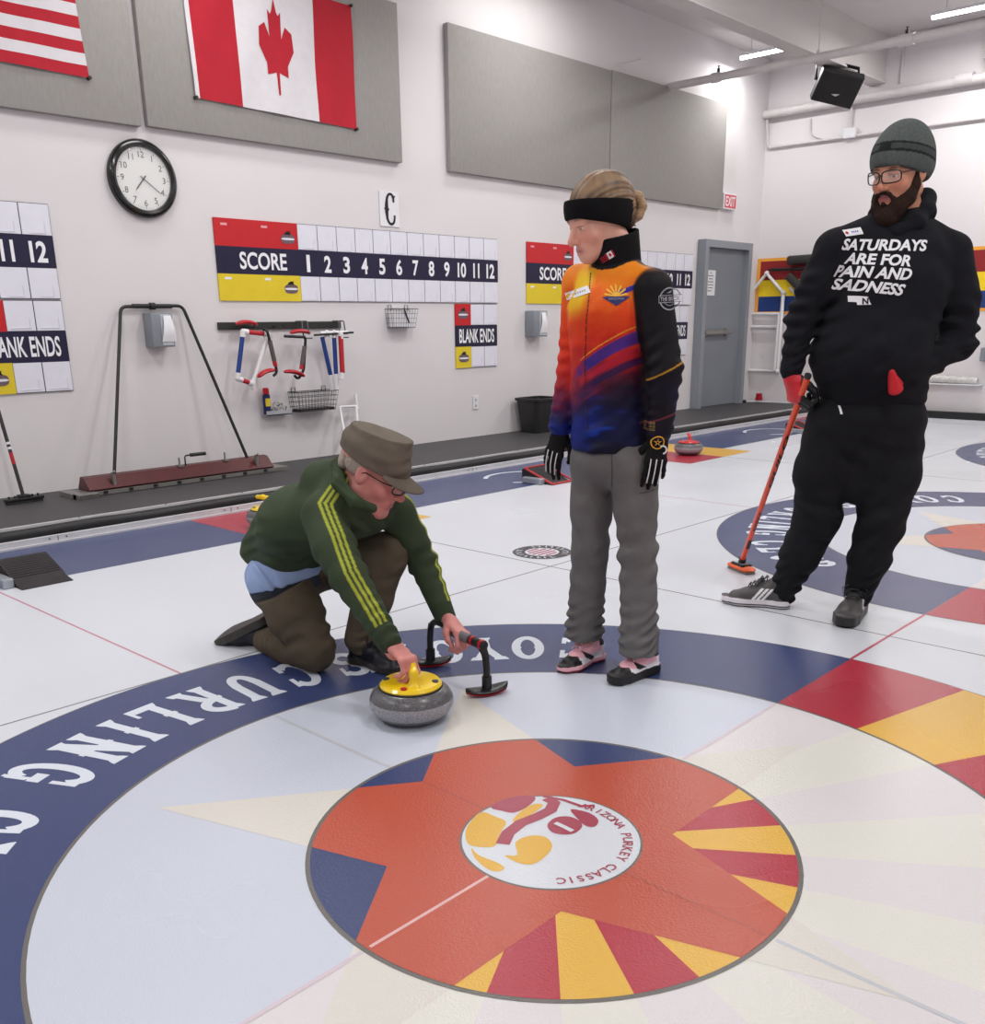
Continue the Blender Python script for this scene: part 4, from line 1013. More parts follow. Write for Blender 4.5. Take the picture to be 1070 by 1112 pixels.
g = MB().box((RX - .36, 5.66, ZP), (RX - .30, 5.78, ZP + .04), bev=.006); t = empty('power_adapter', (RX - .33, 5.72, ZP), 'black power adapter with cable on the walkway beside the door', 'adapter'); g.build('case', M_black, t)
MB().tube(rounded([(RX - .30, 5.70, ZP + .012), (RX - .2, 5.66, ZP + .01), (RX - .12, 5.4, ZP + .01), (RX - .1, 4.9, ZP + .01), (RX - .14, 4.66, ZP + .01)], .05), .007, 8).build('cable', M_white, t, smooth=True)

# pipes
M_pipe = mat('white_painted_pipe', 'cfcaca', .5, var=.04)
def pipe(name, pts, r, label, collars=(), m=M_pipe, rr=.03):
    t = empty(name, pts[0], label, 'pipe'); MB().tube(rounded(pts, rr) if len(pts) > 2 else pts, r, 18).build('pipe_run', m, t, smooth=True)
    for a, b in collars: MB().tube([a, b], r * 1.28, 18).build('collar', m, t, smooth=True)
    return t
X1, Z1 = 9.10, 3.912
sp = pipe('sprinkler_pipe', [(X1, WY, Z1), (X1, -7.9, Z1)], .042, 'big white sprinkler pipe crossing the picture below the ceiling', [((X1, 5.18, Z1), (X1, 5.08, Z1)), ((X1, 3.05, Z1), (X1, 2.9, Z1)), ((X1, .9, Z1), (X1, .75, Z1))])
for y in (5.1, 2.98):
    MB().tube([(X1, y, Z1 + .035), (X1, y, Z1 + .08)], .016, 10).lathe([(.02, .08), (.02, .086), (.007, .088), (.007, .11), (.018, .114)], (X1, y, Z1), 14).build('sprinkler_head', M_brass, sp)
for y in (3.9,):
    MB().tube([(X1, y, Z1), (X1, y, 4.45)], .008, 8).tube([(X1, y, Z1 + .02), (X1, y, Z1 + .07)], .02, 8).build('hanger_rod', M_pipe, sp)
p2 = pipe('wall_pipe', [(RX - .09, WY, 3.93), (RX - .09, -7.9, 4.0)], .055, 'large white pipe along the top of the side wall', [((RX - .09, 3.3, 3.96), (RX - .09, 3.1, 3.96)), ((RX - .09, 2.3, 3.97), (RX - .09, 2.15, 3.97))])
pipe('wall_pipe', [(RX - .09, 2.95, CZ), (RX - .09, 2.95, 4.12), (RX - .09, 2.7, 4.0)], .055, 'thick white pipe dropping from the ceiling at the right edge', [((RX - .09, 2.95, 4.22), (RX - .09, 2.95, 4.14))])
cdt = pipe('conduit', [(RX - .1, WY - .05, 3.86), (RX - .03, WY - .05, 3.52), (RX - .03, -7.9, 3.52)], .016, 'thin white conduit along the side wall', rr=.05)
pipe('conduit', [(RX - .03, 4.59, 4.0), (RX - .03, 4.59, 3.56)], .014, 'short white vertical conduit down to a junction box', )
jb = MB().box((RX - .07, 4.50, 3.50), (RX, 4.66, 3.62), bev=.006); tag(settle(jb.build('junction_box', M_white)), 'white junction box on the side wall conduit', 'junction box')
pipe('conduit', [(RX - .02, 5.15, 3.80), (RX - .02, 5.15, 3.62), (RX - .02, 4.95, 3.53), (RX - .02, 4.7, 3.53)], .01, 'small curved conduit beside the junction box', rr=.08)
pipe('conduit', [(RX - .02, 4.0, 4.05), (RX - .02, 4.0, 4.52), (RX - .02, 3.7, 4.57), (RX - .02, 2.2, 4.57)], .012, 'dark-edged conduit bending under the ceiling right of the beam', rr=.1)
g = MB().tube([at(671, 70, 1, WY - .01), at(697, 64, 1, WY - .15)], .006, 8); g.tube([at(671, 70, 1, WY), at(671, 70, 1, WY - .02)], .012, 8); tag(settle(g.build('wall_rod', M_pipe)), 'thin grey rod sticking out of the wall above the joined panels', 'rod')

# tube lamps
M_lamp = mat('lit_tube', 'f4f8ff', .4, emit=14., var=0)
LAMPS = []
def lamp(x, y0, y1, z, label, vis=True):
    t = empty('tube_lamp', (x, (y0 + y1) / 2, z), label, 'ceiling lamp', 'tube lamps under the ceiling')
    MB().box((x - .035, y0, z + .016), (x + .035, y1, z + .045), bev=.006).build('housing', M_white, t)
    MB().tube([(x, y0 + .01, z), (x, y1 - .01, z)], .018, 14).build('lit_tube', M_lamp, t, smooth=True)
    g = MB()
    for y in (y0 + .15, y1 - .15): g.tube([(x, y, z + .07), (x, y, CZ)], .005, 6)
    g.build('hanger_rod', M_pipe, t); LAMPS.append((x, (y0 + y1) / 2, z))
lamp(10.43, 4.98, 5.60, 4.40, 'lit tube lamp in the far corner between wall and beam')
lamp(10.42, 2.0, 3.26, 4.40, 'lit tube lamp at the top right corner of the picture')


# speaker
t = empty('ceiling_speaker', (8.78, 3.65, 3.55), 'black loudspeaker hanging from a bracket under the beam', 'speaker')
def sp_at(px, py, y=3.62): return at(px, py, 1, y)
M_grille = mat('black_grille', '141414', .5, bump=.5, bscale=200); 
c0 = at(909, 92, 1, 4.27); ax = unit(HR * 1.0 + np.array([0, 0, -.22])); nn = unit(-HF * .75 + np.array([0, 0, -.62])); nn = unit(nn - (nn @ ax) * ax); up = np.cross(ax, -nn)
S = np.linalg.norm(c0 - CAM) / F_PX   # metres per pixel at the speaker
hw, hh, dd = 19 * S, 14 * S, 12 * S
F4 = [c0 + nn * dd * .7 + ax * sx * hw + up * sy * hh for sx, sy in ((-1, -1), (1, -1), (1, 1), (-1, 1))]
B4 = [c0 - nn * dd + ax * sx * hw * .8 + up * sy * hh * .62 for sx, sy in ((-1, -1), (1, -1), (1, 1), (-1, 1))]
M4 = [c0 + nn * dd * .1 + ax * sx * hw * 1.02 + up * sy * hh * 1.02 for sx, sy in ((-1, -1), (1, -1), (1, 1), (-1, 1))]
g = MB(); loft(g, [F4, M4, B4]); o = g.build('cabinet', M_black, t)
bv = o.modifiers.new('bev', 'BEVEL'); bv.width = .012; bv.segments = 2
G4 = [c0 + nn * (dd * .7 + .004) + ax * sx * hw * .9 + up * sy * hh * .86 for sx, sy in ((-1, -1), (1, -1), (1, 1), (-1, 1))]
g = MB(); loft(g, [[p - nn * .01 for p in G4], G4]); g.build('grille', M_grille, t)
g = MB(); c1 = c0 + nn * (dd * .7 + .006) + up * hh * -.35 + ax * hw * .0
g.add([c1 - ax * .05, c1 + ax * .01 - up * .014, c1 + ax * .05 + up * .02, c1 - ax * .005 + up * .012], [(0, 1, 2, 3)]); g.build('badge', mat('silver_badge', 'b9b9bb', .3, metal=.5), t, fix=False)
tp = np.array([c0[0], c0[1], c0[2] + 22 * S]) ; axh = unit([ax[0], ax[1], 0])
g = MB().tube([c0 - ax * hw * 1.05, c0 - ax * hw * 1.05 + AZ * 17 * S, c0 + ax * hw * 1.0 + AZ * 21 * S * .8, c0 + ax * hw * 1.05], .022, 4); g.build('bracket', M_black, t)
ctop = c0 + AZ * 18 * S

MB().tube(rounded([c0 - nn * dd * .9, c0 - nn * dd - HR * .2 + AZ * .05, c0 - HR * .12 + AZ * .3], .08), .004, 6).build('cable', M_black, t)

# ------------------------------------------------------------------ hacks, stones
M_hack = mat('black_hack_rubber', '2a2628', .7, var=.12, bump=.3, bscale=60)
def hack(px, label, x, mirror=1, red=False):
    t = empty('hack', (x, 3.72, 0), label, 'hack', 'rubber hacks at the back of the sheets')
    P = [(-.0, 0), (.30, .0), (.33, .012), (.12, .05), (.02, .10), (0, .10)]
    b = MB(); y0 = 3.56; w = .26
    # wedge: high at the wall side, thin lip toward the house
    prof = [(y0 - .03, .004), (y0 + .05, .018), (y0 + .07, .035), (y0 + .27, .11), (y0 + .30, .10), (y0 + .30, .0), (y0 - .03, .0)]
    b.prism(prof, lambda a, z, t_: (t_, a, z), x, x + w); b.build('foot_rest', M_hack, t)
    b = MB().box((x - .06, y0 + .05, 0), (x - .003, y0 + .25, .05), bev=.008); b.build('bracket', mat('galvanised', 'a6acb4', .35, metal=.5), t)
    b = MB()
    for i in range(9): b.box((x + .01, y0 + .085 + i * .02, .040 + i * .0073), (x + w - .01, y0 + .090 + i * .02, .0445 + i * .0073))
    b.build('tread', M_hack, t)
    if red:
        MB().tube([(x, y0 - .03, .010), (x + w, y0 - .03, .010), (x + w, y0 + .27, .112), (x, y0 + .27, .112)], .009, 8, closed=True).build('red_edging', mat('red_edging', 'c23a3c', .5), t)
    return t
hack(0, 'black rubber hack at the left edge of the ice', .09)
hack(1, 'rubber hack edged in red seen between the two standing people\'s left', 4.28, red=True)['label'] = 'red-edged black hack by the gloved hand of the woman'
hack(2, 'hack', 8.95, red=True)['label'] = 'far red-edged hack behind the orange broom shaft'

M_gran = mat('grey_granite', '97959a', .5, var=.4, vscale=220, spec=.5); M_grandk = mat('polished_granite', '5e5d60', .3, var=.5, vscale=220, spec=.5, coat=.08)
def stone(loc, rot, color, label, R_=.140):
    t = empty('curling_stone', loc, label, 'curling stone', 'curling stones')
    k = R_ / .140
    prof = [(.062, .0), (.075, .002), (.108, .013), (.129, .033), (.138, .050), (.140, .058), (.140, .070), (.1385, .078), (.130, .096), (.113, .111), (.098, .117), (.06, .118), (.0, .118)]
    x, y, z = loc
    b = MB().lathe([(a * k, h * k) for a, h in prof], (x, y, z), 72, mfun=lambda i: 1 if 3 <= i <= 6 else 0)
    b.build('granite_body', [M_grandk, M_gran], t, smooth=True)
    mh = mat('yellow_handle_plastic', 'f2cc14', .28, coat=.4, var=.02) if color == 'y' else mat('red_handle_plastic', 'cf2f30', .3, coat=.4, var=.02)
    zz = .1165 * k
    MB().lathe([(.103 * k, zz), (.104 * k, zz + .006), (.096 * k, zz + .015), (.06 * k, zz + .02), (0, zz + .021)], (x, y, z), 64).build('cover_disc', mh, t, smooth=True)
    MB().tube([(x + .1045 * k * cos(q), y + .1045 * k * sin(q), z + zz) for q in np.linspace(0, 2 * pi, 65)[:-1]], .003, 6, closed=True).build('seal_ring', M_black, t, smooth=True)
    a = R(rot); d = np.array([cos(a), sin(a), 0]); s_ = np.array([-sin(a), cos(a), 0])
    f = Field(.003)
    c = np.array([x, y, z + zz + .012])
    f.ecap(c - d * .052, c - d * .045 + AZ * .045, (.020, .020), (.013, .016), s_, .01)
    f.chain([c - d * .045 + AZ * .045, c - d * .015 + AZ * .060, c + d * .03 + AZ * .064, c + d * .082 + AZ * .060], [.014, .0145, .0145, .013], .012)
    f.ecap(c - d * .075, c - d * .02, (.022, .008), (.03, .01), s_, .02)
    hd = f.run('handle', mh, t)
    g = MB()
    for q, m in ((rot + 62, 0), (rot - 118, 0), (rot - 30, 1), (rot + 150, 1)):
        q = R(q); p = np.array([x + .083 * k * cos(q), y + .083 * k * sin(q), z + zz + .018]); g.lathe([(.011, -.002), (.011, .002), (0, .0022)], p, 20, m=m)
    g.build('number_disc', [mat('dark_number_disc', '3b3f52', .3), M_rplas], t)
    return t, hd
SC = atz(447, 761, .06)
stone_near, handle_near = stone((SC[0], SC[1], 0), 62, 'y', 'yellow-handled curling stone under the kneeling man\'s hand')
sR = atz(748, 487, .06); stone((sR[0], sR[1], .0006), 40, 'r', 'red-handled curling stone on the gold and red blocks, right of the woman', .14)
sY = atz(291, 562, .06); stone((sY[0], sY[1], .0006), 100, 'y', 'yellow-handled curling stone behind the kneeling man\'s back', .14)
# ------------------------------------------------------------------ figures
def skinmat(nm): return mat(nm, 'd9a38c', .5, var=.03, vscale=60, attr=True, bump=.05, bscale=300)
def cloth(nm, c, **k): return mat(nm, c, k.pop('rough', .85), var=k.pop('var', .08), vscale=k.pop('vscale', 14), bump=k.pop('bump', .25), bscale=k.pop('bscale', 260), spec=.25, **k)
def head_shape(f, C, A, s=1., ears=True, female=False, jaw=1., ch=1.):
    """A rows: side (their left), forward, up;  C between the ears"""
    C = np.asarray(C, float)
    def L(x, y, z): return C + s * (A[0] * x + A[1] * y + A[2] * z)
    f.ell(L(0, -.018, .038), np.array([.076, .098, .086]) * s, A, .02)
    f.ell(L(0, .020, -.030 * ch), np.array([.064, .074, .090 * ch]) * s, A, .03)
    for q in (-1, 1):
        f.cone(L(q * .052 * jaw, -.005, -.055), L(q * .018, .070, -.098 * ch), .024 * s, .020 * s, .025)
        f.ell(L(q * .040, .058, -.026), np.array([.024, .022, .024]) * s, A, .02)
    f.ball(L(0, .076, -.098 * ch), .020 * s, .02)
    f.cone(L(-.034, .078, .026), L(.034, .078, .026), .014 * s, None, .02)
    for q in (-1, 1):
        f.ball(L(q * .032, .104, .004), .017 * s, .014, 's')
        f.ball(L(q * .031, .074, .003), .0155 * s, .004)
        f.cone(L(q * .020, .0855, .0105), L(q * .043, .079, .009), .0055 * s, .0045 * s, .005)
    f.cone(L(0, .088, .012), L(0, .112, -.026), .0085 * s, .0115 * s, .014)
    f.ball(L(0, .113, -.031), .0115 * s, .008)
    for q in (-1, 1): f.ball(L(q * .0125, .101, -.034), .0085 * s, .008)
    f.ell(L(0, .080, -.062), np.array([.030, .020, .022]) * s, A, .012)
    f.cone(L(-.020, .090, -.0575), L(.020, .090, -.0575), .0060 * s, None, .006)
    f.cone(L(-.016, .0905, -.0685), L(.016, .0905, -.0685), .0070 * s, None, .006)
    f.cone(L(-.022, .1005, -.063), L(.022, .1005, -.063), .0042 * s, None, .004, 's')
    if ears:
        for q in (-1, 1):
            f.ell(L(q * .078, -.008, -.002), np.array([.008, .019, .031]) * s, fr(A[0] * 1 + A[1] * .35 * q, A[1] - A[0] * .35 * q), .006)
            f.ell(L(q * .088, -.004, .003), np.array([.0075, .011, .020]) * s, A, .003, 's')
    return L
def face_color(P, C, A, s, base, lip, brow, lid=1.):
    """brown: brow colour;  returns colours for the whole body mesh"""
    q = (P - np.asarray(C)) @ np.asarray(A).T / s; x, y, z = q[:, 0], q[:, 1], q[:, 2]
    col = np.tile(C3(base), (len(P), 1)) * (1 + .05 * vnoise(P, 60, 3))[:, None]
    near = (np.linalg.norm(q, axis=1) < .16)
    red = C3(base) * np.array([1.03, .80, .78])
    w = np.exp(-(((np.abs(x) - .042) / .02) ** 2 + ((z + .028) / .022) ** 2)) * (y > .03) + np.exp(-((x / .014) ** 2 + ((z + .03) / .014) ** 2)) * (y > .09)
    col = mixc(col, np.tile(red, (len(P), 1)), np.clip(w, 0, 1) * near * .8)
    w = np.exp(-((x / .024) ** 4 + ((z + .0635) / .0105) ** 4)) * (y > .07); col = mixc(col, np.tile(C3(lip), (len(P), 1)), np.clip(w * 1.3, 0, 1) * near)
    w = np.exp(-((x / .02) ** 4 + ((z + .063) / .0022) ** 2)) * (y > .07); col = mixc(col, np.tile(C3(lip) * .55, (len(P), 1)), np.clip(w, 0, 1) * near)
    ax = np.abs(x)
    w = np.exp(-(((ax - .033) / .017) ** 4 + ((z - .0285 + 3 * (ax - .033) ** 2 * 4) / .0042) ** 2)) * (y > .05); col = mixc(col, np.tile(C3(brow), (len(P), 1)), np.clip(w * 1.2, 0, 1) * near * .85)
    e = ((ax - .031) / .0125) ** 2 + ((z - .0035 * (1 - lid) * -1 - .0015) / (.0048 * lid)) ** 2; eye = (e < 1) & (y > .06) & near
    col[eye] = C3('d8cdc8'); ir = (((ax - .031) / .0052) ** 2 + ((z - .001) / .0052) ** 2 < 1) & eye; col[ir] = C3('3d2c22')
    w = np.exp(-(((ax - .031) / .015) ** 4 + ((z - .0065) / .0016) ** 2)) * (y > .06) * near; col = mixc(col, np.tile(C3('2a1c18'), (len(P), 1)), np.clip(w, 0, 1) * .8)
    return col, (x, y, z, near)
def hand_shape(f, W, d, n, t, curl=(.3, .35, .4, .45), spread=.06, s=1., thumb=None, r=.0088, k=.006, palm=True):
    """W wrist, d toward the fingers, n out of the back of the hand, t toward the thumb side"""
    W = np.asarray(W, float); d = unit(d); n = unit(n - (np.asarray(n) @ d) * d); tt = np.cross(n, d); t = tt if tt @ np.asarray(t) > 0 else -tt
    def P(a, b, c): return W + s * (d * a + t * b + n * c)
    if palm:
        f.ecap(P(.0, .0, 0), P(.03, .002, 0), (.027 * s, .020 * s), (.034 * s, .017 * s), t, .01)
        f.ecap(P(.03, .002, 0), P(.082, .004, -.002), (.034 * s, .016 * s), (.038 * s, .0135 * s), t, .01)
    tips = []
    for i in range(4):
        b = .030 - i * .0195; L = [(.044, .028, .021), (.048, .031, .022), (.045, .029, .021), (.036, .022, .019)][i]
        rr = [r, r * 1.03, r * .98, r * .86][i]; q0 = P([.086, .090, .087, .080][i], b + .003, -.001)
        sp = spread * (1.5 - i); c = curl[i] if hasattr(curl, '__len__') else curl
        a = .45 * c; p = q0; dir0 = unit(d * cos(sp) + t * sin(sp))
        f.ball(q0, rr * s * 1.12, .008)
        for j, l in enumerate(L):
            a += c * [.45, 1.1, .8][j] if j else c * .35
            dv = dir0 * cos(a) - n * sin(a); p2 = p + dv * l * s; f.cone(p, p2, rr * s * (1 - .07 * j), rr * s * (.93 - .08 * j), k if j else .009); p = p2
        tips.append(p)
    th = thumb or [(.022, .030, -.010), (.050, .052, -.020), (.078, .060, -.028), (.100, .058, -.032)]
    f.chain([P(*q) for q in th], [r * 1.55 * s, r * 1.25 * s, r * 1.12 * s, r * .95 * s], .009)
    return P, tips
def shoe_frame(heel, toe, up=(0, 0, 1)):
    X = unit(np.asarray(toe, float) - heel); Z = np.asarray(up, float); Z = unit(Z - (Z @ X) * X); return np.stack([X, np.cross(Z, X), Z])
def shoe(name, heel, toe, par, color, m, up=(0, 0, 1), L=.28, h=.0032, wide=1., solet=.028, side=1, high=0.):
    """shoe mesh; color(local points in units of metres) -> rgb"""
    A = shoe_frame(heel, toe, up); o = np.asarray(heel, float); k = L / .28
    def G(x, y, z): return o + A[0] * x * k + A[1] * y * k * wide * side + A[2] * z * k
    f = Field(h)
    # sole: flat slab around a foot outline
    P2 = [(.040, .0, .036), (.10, -.004, .032), (.17, .004, .040), (.205, .006, .044), (.245, .002, .034)]
    def sole(X, Y, Z):
        x, y, z = X - o[0], Y - o[1], Z - o[2]
        a = (x * A[0][0] + y * A[0][1] + z * A[0][2]) / k; b = (x * A[1][0] + y * A[1][1] + z * A[1][2]) / (k * side * wide); c = (x * A[2][0] + y * A[2][1] + z * A[2][2]) / k
        D = None
        for (x0, y0, r0), (x1, y1, r1) in zip(P2, P2[1:]):
            dx, dy = x1 - x0, y1 - y0; t = np.clip(((a - x0) * dx + (b - y0) * dy) / (dx * dx + dy * dy), 0, 1)
            d = np.sqrt((a - x0 - t * dx) ** 2 + (b - y0 - t * dy) ** 2) - (r0 + (r1 - r0) * t); D = d if D is None else np.minimum(D, d)
        rise = .012 * np.clip((a - .22) / .06, 0, 1) ** 2
        return np.maximum(D - .001, np.abs(c - solet / 2 - .001 - rise * .6) - solet / 2 + .002) * k
    lo = np.min([G(x, y, z) for x in (0, .29) for y in (-.055, .055) for z in (-.01, .05)], 0); hi = np.max([G(x, y, z) for x in (0, .29) for y in (-.055, .055) for z in (-.01, .05)], 0)
    f._add(sole, lo, hi, .004, 'u')
    f.ecap(G(.225, .003, .034), G(.17, .004, .044), (.034 * k, .024 * k), (.038 * k, .030 * k), A[1], .02)
    f.ecap(G(.17, .004, .044), G(.10, 0, .062), (.038 * k, .030 * k), (.032 * k, .036 * k), A[1], .02)
    f.cone(G(.10, 0, .062), G(.05, 0, .066), .032 * k, .033 * k, .02)
    f.cone(G(.045, 0, .04), G(.045, 0, .082 + high), .034 * k, .030 * k, .015)
    f.cone(G(.09, 0, .075), G(.075, 0, .095 + high), .031 * k, .028 * k, .015)
    # tongue and laces
    f.ecap(G(.165, .002, .072), G(.105, 0, .104 + high), (.018 * k, .006 * k), (.020 * k, .006 * k), A[1], .008)
    f.plane(G(0, 0, .001), -A[2], .002)
    ob = f.run(name, m, par, color=(lambda P: color((((P - o) @ A.T) / k) * np.array([1, side / wide, 1]))), smooth=1)
    return ob, G
def laces(G, par, m, n=5, r=.0028, bow=True, side=1):
    g = MB()
    for i in range(n):
        t = i / (n - 1); x = .172 - .062 * t; z = .090 + .034 * t; w_ = .022
        g.tube([G(x, -w_, z - .010), G(x - .004, -w_ * .5, z + .003), G(x - .008, w_ * .5, z + .004), G(x - .012, w_, z - .008)], r, 6)
        g.tube([G(x, w_, z - .010), G(x - .004, w_ * .5, z + .003), G(x - .008, -w_ * .5, z + .004), G(x - .012, -w_, z - .008)], r, 6)
    if bow:
        c = np.array([.112, .0, .112])
        for q in (-1, 1):
            pts = [G(c[0], c[1], c[2]), G(c[0] + .012, q * .022, c[2] + .010), G(c[0] + .018, q * .040, c[2] + .0), G(c[0] + .022, q * .036, c[2] - .018), G(c[0] + .012, q * .016, c[2] - .006), G(c[0], 0, c[2])]
            g.tube(pts, r, 6); g.tube([G(c[0], 0, c[2]), G(c[0] + .02, q * .012, c[2] - .002), G(c[0] + .035, q * .03, c[2] - .022)], r, 6)
    return g.build('lace', m, par, smooth=True)
def glasses_mesh(par, L, s, frame_m, lens_m, w=.027, h=.019, y=.112, z=.002, open_top=False):
    g = MB(); ln_ = MB()
    for q in (-1, 1):
        c = q * .033; pts = []
        for i in range(20):
            a = 2 * pi * i / 20; xx = np.sign(cos(a)) * abs(cos(a)) ** .6 * w; zz = np.sign(sin(a)) * abs(sin(a)) ** .6 * h; pts.append(L(c + xx, y - 2.2 * (abs(c + xx)) ** 2 * 3, z + zz))
        g.tube(pts, .0024 * s, 6, closed=True); ln_.poly(pts)
        g.tube([L(q * .060, y - .030, z + .008), L(q * .074, y - .055, z + .008), L(q * .080, .0, z + .010), L(q * .079, -.02, z - .008)], .0022 * s, 6)
    g.tube([L(-.008, y, z + .004), L(0, y + .001, z + .007), L(.008, y, z + .004)], .0024 * s, 6)
    o = g.build('glasses', frame_m, par, smooth=True); ln_.build('lens', lens_m, o, fix=False); return o
M_lens = bpy.data.materials.new('clear_lens'); M_lens.use_nodes = True
_b = M_lens.node_tree.nodes['Principled BSDF']; _b.inputs['Base Color'].default_value = (.9, .93, .95, 1); _b.inputs['Roughness'].default_value = .03; _b.inputs['Alpha'].default_value = .14
# ------------------------------------------------------------------ the woman in the bright jacket
base = (1.12, .62); Q = person_at(base)
wo = empty('person', (base[0], base[1], 0), 'woman standing in an orange and blue jacket, black headband and grey trousers', 'person')
F_ = np.array([-1., 0.02, 0]); SL = np.array([0., -1., 0])            # facing, her left
neck = Q(671, 280, 0.0); shC = Q(669, 306, .0)
chest = Q(664, 340, 0); waist = Q(663, 425, 0); hip = Q(665, 490, .0)
shL = shC + SL * .165; shR = shC - SL * .165 + F_ * .01
shL = Q(709, 312, -.12); shR = Q(630, 306, .12)
elL, wrL = Q(722, 402, -.17), Q(716, 474, -.16)
elR, wrR = Q(623, 400, .14), Q(609, 468, .10)
hipL, hipR = Q(690, 500, -.07), Q(646, 500, .07)
knL, knR = Q(693, 600, -.07), Q(641, 598, .06)
anL, anR = Q(694, 702, -.07), Q(635, 694, .08)
HC = Q(652, 239, .0); HS = 1.07
Fh = unit(-HR * .93 - HF * .36 + np.array([0, 0, -.36])); Ah = fr(np.cross(Fh, [0, 0, -1.]), Fh); Ah = np.stack([Ah[0], Ah[1], Ah[2] if Ah[2][2] > 0 else -Ah[2]])
f = Field(.0034)
Lw = head_shape(f, HC, Ah, HS, jaw=.84, ch=.86, ears=False)
f.chain([HC + Ah[1] * -.012 + Ah[2] * -.05, neck + [0, 0, .02], neck - [0, 0, .05]], [.052, .052, .062], .03)
f.ecap(shC + [0, 0, -.03], waist, (.13, .08), (.11, .075), SL, .03)
f.ecap(waist, hip + [0, 0, -.02], (.11, .075), (.125, .085), SL, .03)
for a, b, c in ((shL, elL, wrL), (shR, elR, wrR)): f.chain([shC, a, b, c], [.05, .042, .034, .025], .02)
for a, b, c in ((hipL, knL, anL), (hipR, knR, anR)): f.chain([a, b, c, c - [0, 0, .04]], [.070, .048, .032, .026], .03)
hdL = dict(d=Q(712, 520, -.18) - Q(716, 474, -.16), n=-HF * 1.0 + [0, 0, .25], t=-HR)
hdR = dict(d=Q(596, 506, .10) - Q(609, 468, .10), n=-HF * .8 - HR * .5, t=HR)
for W, h_ in ((wrL, hdL), (wrR, hdR)): hand_shape(f, W, h_['d'], h_['n'], h_['t'], (.25, .3, .35, .4), r=.0075, s=.92)
body = f.run('body', skinmat('fair_skin'), wo, color=lambda P: face_color(P, HC, Ah, HS, 'dfa692', 'd08c82', '8a6a50', lid=.5)[0])

# jacket
f = Field(.0036)
f.ecap(shC + [0, 0, -.035], chest + [0, 0, -.01], (.150, .098), (.152, .118), SL, .03)
f.ecap(chest + F_ * .012, waist, (.150, .122), (.142, .112), SL, .03)
f.ecap(waist, hip + [0, 0, .035], (.142, .112), (.160, .125), SL, .03)
f.chain([neck + [0, 0, -.045], neck + [0, 0, -.0]], [.085, .066], .03)
f.cone(shL, neck - [0, 0, .06], .058, .06, .035); f.cone(shR, neck - [0, 0, .06], .058, .06, .035)
f.chain([shL + [0, 0, -.012], elL, wrL + [0, 0, .02]], [.064, .057, .044], .018)
f.chain([shR + [0, 0, -.012], elR, wrR + [0, 0, .02]], [.062, .056, .044], .018)
f.plane(hip + [0, 0, .005], (0, 0, -1), .01)
for c, r_, a_, am, wl in ((elL, .11, wrL - shL, .006, .05), (elR, .11, wrR - shR, .006, .05), (wrL + [0, 0, .05], .08, (0, 0, 1), .005, .035), (waist + [0, 0, -.05], .17, (.1, .2, 1), .005, .075), (chest + [0, 0, .0] - SL * .05, .16, (0, .7, 1), .004, .07), (wrR + [0, 0, .06], .08, (0, 0, 1), .006, .035), (hip + [0, 0, .08], .18, (0, .4, 1), .006, .06)): f.folds(c, r_, a_, am, wl, ph=float(c[0]) * 7)
ZT, ZB = shC[2] + .02, hip[2]
def seg_d(P, a, b):
    d = b - a; t = np.clip((P - a) @ d / (d @ d), 0, 1); return np.linalg.norm(P - a - t[:, None] * d, axis=1)
